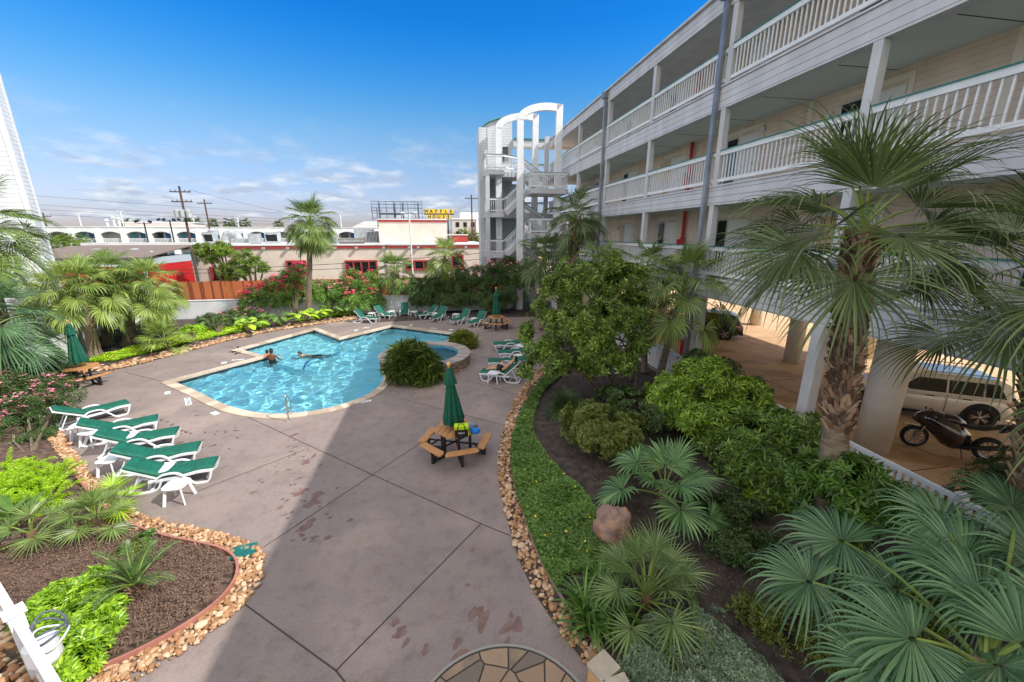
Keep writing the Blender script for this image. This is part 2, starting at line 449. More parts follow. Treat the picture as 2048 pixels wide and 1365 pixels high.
# wet patches and drips left by bathers
wm = MB()
def blob(cx, cy, r, el=1.6, ang=.6, seed=0):
    rr = random.Random(seed); c = G(cx, cy, .005); k = 22; ph = [rr.uniform(0, 6.28) for _ in range(4)]
    V = []
    for i in range(k):
        a = 2*PI*i/k; q = r*(1+.22*math.sin(2*a+ph[0])+.17*math.sin(3*a+ph[1])+.12*math.sin(5*a+ph[2])+.07*math.sin(8*a+ph[3]))
        x, y = q*math.cos(a)*el, q*math.sin(a)
        V.append((c.x+x*math.cos(ang)-y*math.sin(ang), c.y+x*math.sin(ang)+y*math.cos(ang), .0042+.00004*(seed % 250)))
    wm.add(V, [tuple(range(k))])
for i, (x, y, r) in enumerate([(612, 925, .10), (628, 912, .07), (600, 985, .13), (588, 870, .10), (625, 1003, .16), (637, 987, .1), (560, 1015, .06), (615, 1050, .14), (570, 1030, .04),
                               (505, 985, .05), (520, 960, .04), (1180, 1180, .05), (950, 1225, .14), (965, 1240, .16), (1015, 1255, .12), (1035, 1250, .13), (1012, 1290, .1), (925, 1310, .13), (915, 1285, .09),
                               (790, 1245, .08), (800, 1265, .12), (812, 1285, .07), (1022, 1230, .06), (945, 1100, .04), (700, 1040, .05), (640, 930, .05), (590, 905, .03), (655, 1075, .06), (850, 1300, .08), (935, 1170, .05)]):
    blob(x, y, r*(.6 if y > 1150 else .8), seed=i, ang=1.0+.5*math.sin(i*2.1))
for i in range(60):
    t = rnd.random(); blob(rnd.gauss(585, 30)+20*t, 880+230*t, rnd.uniform(.01, .03), seed=100+i)
for i in range(34):
    blob(rnd.uniform(300, 480), rnd.uniform(830, 900), rnd.uniform(.012, .04), seed=200+i, el=2.2, ang=rnd.uniform(0, 3))
wm.build('wet_patch', M_WET, deck)
# coping stones around the pool, one strip of slabs with mitred joints
cop = MB()
ro = offset(pool, .31); ri = offset(pool, -.03)
def slabs(mb, inner, outer, z0, z1, step=.55, closed=True):
    n = len(inner)
    for i in range(n if closed else n-1):
        a, b = Vector(inner[i][:2]), Vector(inner[(i+1) % n][:2]); c, d = Vector(outer[i][:2]), Vector(outer[(i+1) % n][:2])
        k = max(1, round((b-a).length/step))
        for j in range(k):
            t0, t1 = j/k+.006/k, (j+1)/k-.006/k
            q = [a.lerp(b, t0), c.lerp(d, t0), c.lerp(d, t1), a.lerp(b, t1)]
            mb.prism(q, z0, z1)
cop.__init__(); slabs(cop, ri, ro, -.05, .028)
pl = thing('swimming_pool', 'large L shaped swimming pool with pale stone coping and bright blue water', 'swimming pool', (pool[0].x, pool[0].y, 0), world=True)
tag(pl, kind='structure')
cop.build('coping', M_COPE, pl)
# basin: walls and floor
ba = MB(); n = len(pool); dz = -1.25; wz = -.13
ba.add([(p.x, p.y, -.05) for p in pool]+[(p.x, p.y, dz) for p in pool], [(i, (i+1) % n, n+(i+1) % n, n+i) for i in range(n)])
ba.build('basin_wall', M_PLASTER, pl)
fl = sheet('basin_floor', [pool], dz, M_PLASTER); fl.parent = pl; fl.location = -Vector(pl['_o'])
# steps in the shallow bay and by the rounded end, each step edged in dark blue tile
M_EDGE = mat('blue_step_tile', S(18, 70, 170), rough=.3)
st = MB(); se = MB()
def bench(line, zt):
    L3 = spline(P2(line), 5)
    for a, b in zip(L3, L3[1:]): se.bar((a.x, a.y, zt+.01), (b.x, b.y, zt+.01), .07, .02)
bench([(604, 730), (612, 714), (640, 706), (664, 701), (680, 694)], -.55)
bench([(372, 772), (392, 782), (406, 788)], -.5); bench([(590, 822), (620, 820), (640, 816)], -.5)
st.prism(ccw([p for p in P2([(533, 714), (480, 700), (628, 660), (678, 679), (664, 701), (640, 706), (612, 714), (604, 730)])]), dz+.01, -.55)
st.build('step', M_PLASTER, pl); se.build('step_edge_tile', M_EDGE, pl)
# band of dark tile at the waterline
tl = MB(); r3 = offset(pool, -.012)
tl.add([(p.x, p.y, -.052) for p in r3]+[(p.x, p.y, -.26) for p in r3], [(i, (i+1) % n, n+(i+1) % n, n+i) for i in range(n)])
tl.build('waterline_tile', M_TILE, pl)
# water: a real rippled surface; its waves focus the sunlight on the basin floor
def water_mat(name, tint, bump=0):
    m = bpy.data.materials.new(name); m.use_nodes = True; n = m.node_tree.nodes; L = m.node_tree.links; n.clear()
    o = n.new('ShaderNodeOutputMaterial'); g = n.new('ShaderNodeBsdfGlass'); g.inputs['IOR'].default_value = 1.33; g.inputs['Roughness'].default_value = 0.0
    g.inputs[0].default_value = tint; L.new(g.outputs[0], o.inputs[0])
    if bump:
        nz = n.new('ShaderNodeTexNoise'); nz.inputs['Scale'].default_value = 5; co = n.new('ShaderNodeTexCoord'); L.new(co.outputs['Object'], nz.inputs['Vector'])
        bp = n.new('ShaderNodeBump'); bp.inputs['Strength'].default_value = bump; bp.inputs['Distance'].default_value = .05
        L.new(nz.outputs['Fac'], bp.inputs['Height']); L.new(bp.outputs[0], g.inputs['Normal'])
    return m
M_WATER = water_mat('pool_water', (.68, .97, 1, 1))
def water_grid(name, loop, z, step, m, parent, seed):
    A_ = np.array([[p.x, p.y] for p in loop]); lo, hi = A_.min(0), A_.max(0)
    xs = np.arange(lo[0]-.1, hi[0]+.2, step); ys = np.arange(lo[1]-.1, hi[1]+.2, step); X, Y = np.meshgrid(xs, ys)
    Zz = np.zeros_like(X); rg = np.random.default_rng(seed)
    for i in range(34):
        a = rg.normal(.5, .9); l = rg.uniform(.26, 1.0); k = 2*PI/l
        Zz += WAVE*l**1.25*np.sin(k*(math.cos(a)*X+math.sin(a)*Y)+.6*np.sin(k*.37*(math.sin(a)*X-math.cos(a)*Y))+rg.uniform(0, 2*PI))
    V = np.stack([X, Y, Zz+z], -1).reshape(-1, 3); nx = len(xs); i, j = np.meshgrid(np.arange(len(ys)-1), np.arange(nx-1), indexing='ij'); a = (i*nx+j).ravel()
    F = np.stack([a, a+1, a+nx+1, a+nx], 1); F = F[inside_np(V[F].mean(1)[:, :2], offset(loop, .06))]
    return MB().add(V, F).build(name, m, parent, smooth=True)
WAVE = .0062
wt = water_grid('water', pool, wz, .045, M_WATER, pl, 3)
wt.cycles.is_caustics_caster = True
for o in pl.children:
    if o is not wt: o.cycles.is_caustics_receiver = True
sun.data.cycles.is_caustics_light = True
# raised spa
spa = thing('spa', 'raised round hot tub with stacked stone wall joined to the pool', 'hot tub', (SPA_C.x, SPA_C.y, 0), world=True)
M_STACK = mat('stacked_ledgestone', S(150, 124, 100), S(108, 90, 76), scale=5, rough=.85, island=True, bump=.5, bscale=20, c3=S(170, 150, 128))
def circ(r, n=48, a0=0, a1=2*PI, c=SPA_C): return [Vector((c.x+r*math.cos(a0+(a1-a0)*i/n), c.y+r*math.sin(a0+(a1-a0)*i/n))) for i in range(n if abs(a1-a0-2*PI) < 1e-6 else n+1)]
sm = MB(); slabs(sm, circ(SPA_R-.52), circ(SPA_R+.05), .42, .48, .8); sm.build('coping', mat('grey_coping', S(172, 162, 152), S(150, 142, 136), scale=5, rough=.7, island=True, bump=.15), spa)
wm2 = MB(); rr = random.Random(5)
for row in range(14):
    z0 = -.5+row*.066; a = rr.uniform(0, .3)
    end = a+2*PI
    while a < end-.05:
        da = rr.uniform(.08, .2); da = min(da, end-a); q = rr.uniform(-.02, .025)
        i_, o_ = circ(SPA_R-.3, 3, a, a+da-.008), circ(SPA_R+q, 3, a, a+da-.008)
        wm2.prism([*o_, *i_[::-1]], z0, z0+.06); a += da
wm2.build('stone_wall', M_STACK, spa)
s3 = MB(); r_ = SPA_R-.5
s3.lathe((SPA_C.x, SPA_C.y, 0), [(r_, .42), (r_, .0), (r_-.5, -.02), (r_-.5, -.5), (.05, -.5)], 48, cap=False)
s3.build('tub_shell', mat('tub_plaster', S(120, 190, 220), S(100, 176, 212), scale=2, rough=.4), spa, smooth=False)
M_SPAW = water_mat('spa_water', (.5, .84, .96, 1), .5)
o = sheet('water', [circ(r_+.005)], .33, M_SPAW); o.parent = spa; o.location = -Vector(spa['_o'])
# depth markers, skimmer lids
def marker(x, y, txt, ang, wdt=.34, name='depth_marker'):
    p = G(x, y, 0); t = thing(name, MARK_LABEL.pop(0), 'pool marking', (p.x, p.y, .0), ang, group='depth markers set in the pool deck')
    MB().box(-wdt/2, wdt/2, -.085, .085, .001, .008).build('tile', WHITE, t)
    text_obj(txt, .15, BLACKM, t, Matrix.Translation((0, 0, .009)), ext=.001)
MARK_LABEL = ['white depth tile at the left corner of the pool', 'long white no diving tile beside the left pool edge', 'white depth tile below the rounded left end of the pool',
              'white depth tile lying on the shadow line at the near pool edge', 'white depth tile at the foot of the hot tub wall', 'white tile at the right of the hot tub beside the rim',
              'white depth tile on the far deck behind the pool corner', 'white tile on the deck by the swimmers', 'white tile on the far deck right of the pool corner']
for x, y, tx, an, wd in [(335, 786, '3 FT', -.85, .34), (376, 803, 'NO DIVING', -.85, .85), (430, 827, '3 FT', -.6, .34), (732, 803, '4 FT', .45, .34),
                         (915, 737, '5 FT', .35, .34), (936, 704, '5 FT', 1.1, .34), (733, 656, '4 FT', .25, .34), (476, 720, '3½ FT', .25, .5), (868, 657, '5 FT', -.15, .4)]:
    marker(x, y, tx, an, wd)
lid_l = ['round white skimmer lid on the deck left of the swimmers', 'round white skimmer lid at the left of the far deck', 'round white skimmer lid on the far deck in the middle', 'round white skimmer lid nearest the spiky plant behind the hot tub']
for i, (x, y) in enumerate([(448, 726), (712, 661), (822, 651), (902, 660)]):
    p = G(x, y); m = MB(); m.lathe((0, 0, 0), [(.13, 0), (.13, .008), (.11, .012), (.02, .012), (.02, .016)], 20)
    tag(m.build('skimmer_lid', WHITE, loc=p), lid_l[i], 'lid', 'skimmer lids')

# parking floor: joints and oil stains
pj = MB()
for (u0, v0, u1, v1) in ((-10, 12.9, 40, 12.9), (-10, 16.6, 60, 16.6), (7, 9.4, 7, 30), (13.2, 9.4, 13.2, 30), (19.4, 9.4, 19.4, 30), (25.6, 9.4, 25.6, 30)):
    a, b = UV(u0, v0, .004), UV(u1, v1, .004); pj.bar(a, b, .025, .003)
pj.build('parking_joint', M_JOINT, park)
om = MB(); wm_keep = wm; wm = om
for i, (x, y, r) in enumerate([(1480, 770, .45), (1540, 745, .5), (1450, 735, .35), (1600, 800, .4), (1500, 725, .3), (1860, 920, .4), (1560, 820, .3), (1430, 700, .4)]): blob(x, y, r, seed=300+i, el=2.2, ang=-.3)
wm = wm_keep; om.build('oil_stain', mat('oil_stained_concrete', S(176, 138, 100), S(196, 156, 116), scale=2, rough=.6), park)
# ================================================================ buildings
M_SIDE = siding('grey_lap_siding', S(208, 208, 213), pitch=.2, dark=.38, groove=.08)
M_SIDEW = siding('white_lap_siding', S(226, 229, 232), pitch=.2, dark=.45)
M_SIDEB = siding('beige_lap_siding', S(236, 216, 202), pitch=.16, dark=.7)
M_SOFFIT = mat('soffit_paint', S(206, 214, 210), S(196, 204, 201), scale=.7, rough=.7)
M_STUCCO = mat('cream_column_paint', S(224, 220, 210), S(212, 206, 196), scale=2, rough=.7, bump=.1)
M_DOOR = mat('door_paint', S(226, 226, 224), rough=.4)
M_ROOFW = mat('white_roof', S(224, 226, 228), S(208, 210, 212), scale=.6, rough=.7)
M_TRIMB = mat('beige_trim', S(234, 224, 210), rough=.5)
M_DOWN = mat('downspout_metal', S(150, 156, 166), S(128, 134, 144), scale=2, rough=.35, metal=.4)
M_CURT = mat('tan_curtain', S(205, 180, 140), rough=.6)  # one even tan colour for some window panes
V0 = 9.4; VB = 11.8
DK = [(3.58, 4.28), (6.74, 7.37), (9.75, 10.46)]          # fascia bottom and deck level of the three galleries
RF = (12.69, 13.33)
UP = [8.3+4.85*k for k in range(-4, 6)]                    # the posts
U0, U1 = -13.5, 35.3
bld = thing('gallery_building', 'long grey three storey apartment block raised on columns with white railed galleries', 'building', UV(10, V0), TH)
bld['_o'] = [V0, 10.0, 0.0]
def B(name, m, mb, **k): return mb.build(name, m, bld, **k)
def rail_run(mb, a, b, z0, h, step=.15, bal=.032, top=(.10, .14), low=True, capmb=None):
    """balustrade between two plan points with floor heights a[2], b[2]"""
    a = Vector(a); b = Vector(b); L = (b-a).length; up = Vector((0, 0, 1))
    mb.bar(a+up*(z0+h-.07), b+up*(z0+h-.07), top[0], top[1])
    if low: mb.bar(a+up*(z0+.14), b+up*(z0+.14), .07, .10)
    if capmb is not None: capmb.bar(a+up*(z0+h+.012), b+up*(z0+h+.012), top[0]+.06, .024)
    k = max(1, int(L/step))
    for i in range(1, k):
        p = a.lerp(b, i/k); mb.box(p.x-bal/2, p.x+bal/2, p.y-bal/2, p.y+bal/2, p.z+z0+.14, p.z+z0+h-.08)
def railing(par, a, b, z0=0.0, h=1.05, org=None):
    m = MB(); cp = MB(); rail_run(m, a, b, z0, h, capmb=cp)
    r = m.build('railing', WHITE, par); c = cp.build('cap', TEAL, r, origin=org if org is not None else (0, 0, 0)); c.location = (0, 0, 0)
for zb, zt in DK:
    B('gallery_floor', M_SOFFIT, MB().box(V0+.06, VB+.2, U0, U1, zb+.12, zt))
    B('fascia', M_SIDE, MB().box(V0-.09, V0+.06, U0, U1, zb, zt-.04).box(V0-.12, V0+.07, U0, U1, zt-.036, zt+.012))
    for k in range(20): B('soffit_joint', M_JOINT, MB().box(V0+.31, VB-.01, U0+1.5+2.425*k, U0+1.52+2.425*k, zb+.112, zb+.119)) if U0+1.5+2.425*k < U1 else None
    B('soffit_beam', GREYW, MB().box(V0+.063, V0+.3, U0, U1, zb+.003, zb+.117))
B('parapet', M_SIDE, MB().box(V0-.1, V0+.1, U0, U1, RF[0], RF[1]-.09))
B('roof', GREYW, MB().box(V0-.2, 21.2, U0-.1, U1+.1, RF[1]-.087, RF[1]).box(V0+.103, 21, U0, U1, RF[0]+.1, RF[1]-.09), bevel=.01)
# rooms behind the galleries
B('wall', M_SIDEB, MB().box(VB+.21, 21, U0, U1, 3.7, RF[0]+.09).box(VB, VB+.205, U0, U1, 4.3, RF[0]+.08))
B('underside', M_SOFFIT, MB().box(VB+.21, 21, U0, U1, 3.58, 3.69))
posts = []
for k, u in enumerate(UP):
    for lv in range(3):
        z0 = DK[lv][1]+.02; z1 = (DK[lv+1][0] if lv < 2 else RF[0])
        B('post', GREYW, MB().box(V0-.085, V0+.125, u-.11, u+.11, z0, z1-.003), bevel=.008)
        if k < len(UP)-1:
            railing(bld, (V0-.02, u+.115, DK[lv][1]), (V0-.02, UP[k+1]-.115, DK[lv][1]), .02, 1.06, (V0, 10, 0))
m = MB(); u = UP[-1]; cp = MB()
for lv in range(3):
    m = MB(); rail_run(m, (V0-.02, u+.115, DK[lv][1]), (V0-.02, U1, DK[lv][1]), .02, 1.06); B('railing', WHITE, m)
for u in UP:
    B('ground_post', GREYW, MB().box(V0-.14, V0+.14, u-.15, u+.15, 0, 3.58), bevel=.015)
for (v, u, r) in [(11.65, 8.15, .40), (15.9, 15.2, .34), (20.2, 22.5, .34), (11.9, 17.4, .3), (11.9, 26.5, .3), (15.9, 26.5, .34), (20.2, 9, .36), (15.9, 30, .34), (11.9, 33, .3), (20.2, 31, .34), (15.6, 0.5, .36), (20.2, 15.2, .34)]:
    B('round_column', M_STUCCO, MB().lathe((v, u, 0), [(r, 0), (r, 3.6)], 28), smooth=True)
# doors and windows along the back wall, each bay has a door and a tall narrow window beside it
for lv in range(3):
    z = DK[lv][1]
    for k in range(-3, 6):
        fr = MB()
        ub = 10.2+4.85*k
        wn = B('window', GREYW, MB().box(VB-.03, VB+.01, ub+.35, ub+1.05, z+.3, z+2.12))
        g = MB().box(VB-.036, VB-.031, ub+.42, ub+.98, z+.37, z+2.05).build('pane', DGLASS if (k+lv) % 3 else M_CURT, wn, origin=(V0, 10, 0)); g.location = (0, 0, 0)
        d = MB().box(VB-.05, VB+.01, ub-.72, ub+.22, z+.01, z+2.08)
        for zz in (.25, .95, 1.6):
            for q in (-.62, -.16): d.box(VB-.062, VB-.05, ub+q, ub+q+.3, z+zz, z+zz+(.55 if zz < 1.5 else .32))
        dd = B('door', M_DOOR, d)
        h = MB().tube([(VB-.10, ub-.60, z+1.0), (VB-.10, ub-.48, z+1.0)], .015, 6).build('handle', BLACKM, dd, origin=(V0, 10, 0)); h.location = (0, 0, 0)
        fr.box(VB-.025, VB+.005, ub-.86, ub-.725, z, z+2.2).box(VB-.025, VB+.005, ub+.225, ub+.34, z, z+2.2).box(VB-.026, VB+.004, ub-.86, ub+1.1, z+2.2, z+2.34)
        B('door_surround', M_TRIMB, fr)
        B('door_lamp', M_DOOR, MB().box(VB-.12, VB-.001, ub+1.25, ub+1.37, z+1.75, z+1.98), bevel=.01)
        B('trim_board', M_TRIMB, MB().box(VB-.022, VB+.004, ub+2.0, ub+2.18, z, DK[lv+1][0]+.1 if lv < 2 else RF[0]))
# red standpipe with its hose cabinet
for lv in range(3):
    z = DK[lv][1]; z1 = DK[lv+1][0]+.1 if lv < 2 else RF[0]
    p = B('standpipe', RED, MB().tube([(VB-.16, 18.35, z), (VB-.16, 18.35, z1)], .075, 10).lathe((VB-.16, 18.35, z+1.25), [(.11, 0), (.11, .1)], 10).tube([(VB-.16, 18.35, z+.9), (VB-.3, 18.3, z+.9)], .05, 8).lathe((VB-.3, 18.3, z+.86), [(.09, 0), (.09, .08)], 10))
    B('hose_cabinet', RED, MB().box(VB-.18, VB, 18.52, 18.8, z+.55, z+1.25), bevel=.01)
    B('gallery_lamp', M_DOOR, MB().lathe((VB-.06, 13.2+lv, z+2.0), [(.05, 0), (.09, .05), (.09, .16), (.03, .2)], 10))
# downspouts with leader heads
for u in (13.45, 23.15):
    B('downspout', M_DOWN, MB().box(V0-.25, V0-.12, u-.07, u+.07, .3, 12.9).box(V0-.36, V0-.1, u-.17, u+.17, 12.9, 13.2), bevel=.006)
B('hanging_light', WHITE, MB().box(VB-.5, VB-.2, 27.6, 27.9, RF[0]-.16, RF[0]-.02))
# ---------------------------------------------------------------- stair tower
stw = thing('stair_tower', 'open stair tower with two white arched frames at the far end of the block', 'stair tower', UV(33, 6.2), TH)
stw['_o'] = [6.2, 33.0, 0.0]
M_SIDET = siding('tower_siding', S(206, 210, 214), pitch=.2, dark=.55)
def T(name, m, mb, **k): return mb.build(name, m, stw, **k)
def arch(u, v0, v1, zs, zt, w=.45, th=.3, zr=0, zb=0):
    """post, quarter-round head, post: a curved frame in a plane of constant u"""
    o = []; i_ = []
    cxr = v1-.9
    for k in range(17):
        a = PI-(PI/2)*k/16
        o.append((cxr+(cxr-v0)*math.cos(a), zs+(zt-zs)*math.sin(a)))
        i_.append((cxr+(cxr-v0-w)*math.cos(a), zs-.12+(zt-w-zs+.12)*math.sin(a)))
    o += [(v1, zt-.06)]; i_ += [(v1-w, zt-w-.05)]
    m = MB(); n = len(o)
    V = [(x, u, z) for x, z in o]+[(x, u, z) for x, z in i_]+[(x, u+th, z) for x, z in o]+[(x, u+th, z) for x, z in i_]
    F = []
    for k in range(n-1):
        F += [(k, n+k, n+k+1, k+1), (2*n+k, 2*n+k+1, 3*n+k+1, 3*n+k), (k, k+1, 2*n+k+1, 2*n+k), (n+k, 3*n+k, 3*n+k+1, n+k+1)]
    m.add(V, F)
    m.box(v0, v0+w, u, u+th, zb, zs); m.box(v1-w, v1, u, u+th, zr, zt-.06)
    return m
T('arch_frame', WHITE, arch(30, 5.62, 8.86, 13.45, 14.55, zr=0))
T('arch_frame', WHITE, arch(33, 4.50, 7.85, 13.55, 14.65, zr=0))
# siding wall with a curved head, return wall, curved green roof
cv = []
for k in range(13):
    a = PI-(PI/2)*k/12; cv.append((6.9+3.35*math.cos(a), 13.7+1.35*math.sin(a)))
wall = [(3.55, 0)]+[p for p in cv if p[0] < 6.3]+[(6.3, 14.95), (6.3, 9.9), (7.4, 9.9), (7.4, 0)]
def vprism(mb, poly, u0, u1):     # polygon in (v, z) extruded along u
    n = len(poly); mb.add([(x, u0, z) for x, z in poly]+[(x, u1, z) for x, z in poly], [tuple(range(n)), tuple(range(2*n-1, n-1, -1))]+[(i, n+i, n+(i+1) % n, (i+1) % n) for i in range(n)]); return mb
T('wall', M_SIDET, vprism(MB(), wall, 36.0, 36.25).box(3.35, 3.547, 34.2, 36.2, 0, 13.7))
T('wall', M_SIDET, MB().box(3.30, 3.92, 33.9, 34.197, 0, 13.72)); T('corner_board', GREYW, MB().box(3.925, 4.0, 33.88, 34.2, 0, 13.72))
rm = MB()
for a, b in zip(cv, cv[1:]):
    if b[0] < 6.4: rm.add([(a[0], 35.75, a[1]+.03), (b[0], 35.75, b[1]+.03), (b[0], 36.5, b[1]+.03), (a[0], 36.5, a[1]+.03), (a[0], 35.75, a[1]+.1), (b[0], 35.75, b[1]+.1), (b[0], 36.5, b[1]+.1), (a[0], 36.5, a[1]+.1)],
                          [(3, 2, 1, 0), (4, 5, 6, 7), (0, 1, 5, 4), (2, 3, 7, 6), (0, 4, 7, 3), (1, 2, 6, 5)])
T('curved_roof', mat('weathered_teal', S(96, 168, 164), S(70, 146, 144), rough=.6), rm)
T('bridge_roof', M_SIDET, MB().box(6.31, V0+2, 35.4, 36.2, 12.75, 13.3)); T('bridge_roof_cap', TEAL, MB().box(6.31, V0+2, 35.3, 36.3, 13.305, 13.38))
T('window', DGLASS, MB().box(5.5, 5.95, 35.96, 35.997, 11.7, 12.8))
for i, zf in enumerate((4.28, 7.37, 10.46)):
    T('landing', GREYW, MB().box(3.6, V0-.13, 33.3, 35.99, zf-.35, zf).box(3.6, 5.0, 32.0, 33.297, zf-.35, zf), bevel=.01)
    TO = (6.2, 33, 0)
    for p_, q_ in [((3.66, 32.11), (3.66, 33.85)), ((3.66, 32.05), (4.95, 32.05)), ((6.3, 35.9), (V0-.1, 35.9))]+([((4.95, 32.05), (6.9, 33.35))] if i == 2 else []):
        railing(stw, (*p_, zf), (*q_, zf), org=TO)
    zb = (zf-4.28-.0)*0+(DK[i][1]) if False else zf
    zlow = 2.2 if i == 0 else (4.28+7.37)/2 if i == 1 else (7.37+10.46)/2        # mid landing below this floor
    if True:
        T('landing', GREYW, MB().box(6.55, V0-.13, 29.4, 32.3, zlow-.35, zlow), bevel=.01)
        for p_, q_ in [((6.6, 29.45), (V0-.26, 29.45)), ((6.6, 29.52), (6.6, 30.9)), ((V0-.2, 29.45), (V0-.2, 32.2))]: railing(stw, (*p_, zlow), (*q_, zlow), org=TO)
        for (va, za, vb, zb2, uu0) in ((4.95, (0 if i == 0 else (4.28, 7.37)[i-1]), 6.6, zlow, 31.0), (6.2, zf, 8.6, zlow, 32.4)):
            f = MB(); nst = 9
            for s_ in range(nst):
                t = s_/nst; f.box(va+(vb-va)*t, va+(vb-va)*(t+1/nst)+.04, uu0+.04, uu0+1.16, za+(zb2-za)*(t+.5/nst)-.05, za+(zb2-za)*(t+.5/nst))
            f.bar((va, uu0, za-.15), (vb, uu0, zb2-.15), .06, .34).bar((va, uu0+1.2, za-.15), (vb, uu0+1.2, zb2-.15), .06, .34)
            T('stair_flight', GREYW, f)
            railing(stw, (va, uu0, za), (vb, uu0, zb2), org=TO); railing(stw, (va, uu0+1.2, za), (vb, uu0+1.2, zb2), org=TO)
T('post', GREYW, MB().box(8.3, 8.6, 32.6, 32.9, 0, 13.0)); T('post', GREYW, MB().box(3.56, 3.86, 31.95, 32.25, 0, 10.1))
# ---------------------------------------------------------------- left stair tower (another wing of the same complex)
A = Vector((-22.9, 19.9)); d1 = Vector((-.579, .815)); d2 = Vector((-.815, -.579))
la = math.atan2(-d2.y, -d2.x)      # local x runs from far left back to the corner A
lt = thing('white_stair_tower', 'tall white clapboard tower at the left edge of the courtyard with an open stair', 'stair tower', (A.x, A.y, 0), la)
def LT(name, m, mb, **k): return mb.build(name, m, lt, **k)
LT('wall', M_SIDEW, MB().box(-7, -.12, 0, 1.25, 0, 15)); LT('wall', M_SIDEW, MB().box(-.25, -.003, .15, 1.32, 0, 15.2))
LT('corner_board', WHITE, MB().box(-.16, .02, -.03, .147, 0, 15.2).box(-.003, .02, 1.15, 1.34, 0, 15.2))
LT('post', WHITE, MB().box(-2.15, -1.75, -2.2, -1.85, 0, 14)); LT('post', WHITE, MB().box(-4.4, -4.0, -3.4, -3.05, 0, 14))
m = MB(); cp = MB()
for zf in (4.4, 7.4, 10.5):
    LT('landing', WHITE, MB().box(-6, -.9, -1.8, -.003, zf-.35, zf)); rail_run(m, (-1.0, -1.75, zf), (-1.0, -.1, zf), 0, 1.05, capmb=cp); rail_run(m, (-6, -1.75, zf), (-2.2, -1.75, zf), 0, 1.05, capmb=cp)
LT('railing', WHITE, m); LT('rail_cap', TEAL, cp)
f = MB().bar((-5.5, -2.4, 7.0), (-1.2, -2.4, 3.4), .12, .5).bar((-5.5, -3.4, 7.0), (-1.2, -3.4, 3.4), .12, .5)
for s_ in range(14): f.box(-5.5+.3*s_, -5.15+.3*s_, -3.35, -2.45, 7.0-.255*s_, 7.05-.255*s_)
LT('stair_flight', WHITE, f)
# ---------------------------------------------------------------- walls and fences
M_WALLW = mat('white_stucco', S(232, 234, 236), S(216, 220, 224), scale=1.2, rough=.8, bump=.2, bscale=30)
bw = [(31.0, -20.8), (31.0, 3.3)]
def walls(name, label, pts, h, th, m, cat):
    o = MB(); w0 = UV(*pts[0])
    for a, b in zip(pts, pts[1:]):
        p, q = UV(*a), UV(*b); o.bar((p.x, p.y, h/2), (q.x, q.y, h/2), th, h); o.bar((p.x, p.y, h+.03), (q.x, q.y, h+.03), th+.06, .05)
    return tag(o.build(name, m, origin=w0), label, cat)
walls('garden_wall', 'low white stucco wall along the back of the garden under the cedar fence', bw, 1.25, .2, M_WALLW, 'wall')
walls('garden_wall', 'low white stucco wall behind the palms on the left side', [(31.0, -20.8), (25.5, -18.9), (19.5, -16.5), (13.5, -15.9)], 1.35, .2, M_WALLW, 'wall')
M_CEDAR = mat('cedar_board', S(184, 106, 64), S(128, 66, 38), scale=3, rough=.8, island=True, stretch=(8, 8, .6), c3=S(190, 112, 66))
p0 = UV(31.45, -20.5); cf = thing('cedar_fence', 'orange brown cedar picket fence standing behind the low white wall', 'fence', p0, TH)
cf['_o'] = [0.0, 0.0, 0.0]
m = MB(); L = 25.5; k = int(L/.145); rr = random.Random(3)
for i in range(k):
    x = i*.145; top = 2.55+rr.uniform(-.015, .015)
    m.prism([(x, 0), (x+.138, 0), (x+.138, .02), (x, .02)], .1, top-.05).prism([(x+.02, 0), (x+.118, 0), (x+.118, .02), (x+.02, .02)], top-.049, top)
m.build('picket_panel', M_CEDAR, cf)
for i in range(0, 11): MB().box(i*2.5, i*2.5+.09, .05, .14, 0, 2.4).build('fence_post', M_CEDAR, cf)
MB().box(0, L, .022, .05, .5, .6).box(0, L, .022, .05, 2.1, 2.2).build('fence_rail', M_CEDAR, cf)
# white picket fence between the garden and the car park
wf = thing('picket_fence', 'white vinyl fence with flat top rail between the garden and the car park', 'fence', UV(10, 9.05), TH)
wf['_o'] = [9.05, 10.0, 0.0]
secs = [(-2.5, 0), (0, 2.3), (2.3, 4.7), (4.7, 7.1), (7.1, 9.4), (9.4, 11.8), (11.8, 14.2), (14.2, 16.6), (16.6, 19.0), (19.0, 21.4)]
for i, (a, b) in enumerate(secs):
    h = 1.2
    m = MB(); 
    m.box(9.01, 9.09, a+.06, b-.06, h-.08, h); m.box(9.03, 9.07, a+.06, b-.06, .12, .2)
    k = int((b-a)/.14)
    for j in range(1, k): u = a+(b-a)*j/k; m.box(9.038, 9.062, u-.04, u+.04, .2, h-.08)
    m.build('fence_panel', WHITE, wf); MB().box(8.98, 9.12, b-.06, b+.06, 0, h+.06).box(8.96, 9.14, b-.075, b+.075, h+.06, h+.09).build('fence_post', WHITE, wf)
# near-left fence, bottom-left corner of the picture
a = G(-60, 1085, 1.0); b = G(112, 1372, 1.0)
nf = thing('picket_fence', 'white railing at the bottom left corner with a coiled hose hung on it', 'fence', (a.x, a.y, 0), math.atan2(b.y-a.y, b.x-a.x))
L = (b.to_2d()-a.to_2d()).length
m = MB().box(0, L+1.5, -.045, .045, .93, 1.0).box(0, L+1.5, -.03, .03, .1, .18)
for j in range(int((L+1.5)/.13)): m.box(j*.13, j*.13+.04, -.018, .018, .18, .93)
m.build('fence_panel', WHITE, nf); MB().box(L*.62, L*.62+.14, -.07, .07, 0, 1.12).box(L*.62-.03, L*.62+.17, -.1, .1, 1.12, 1.16).build('fence_post', WHITE, nf)
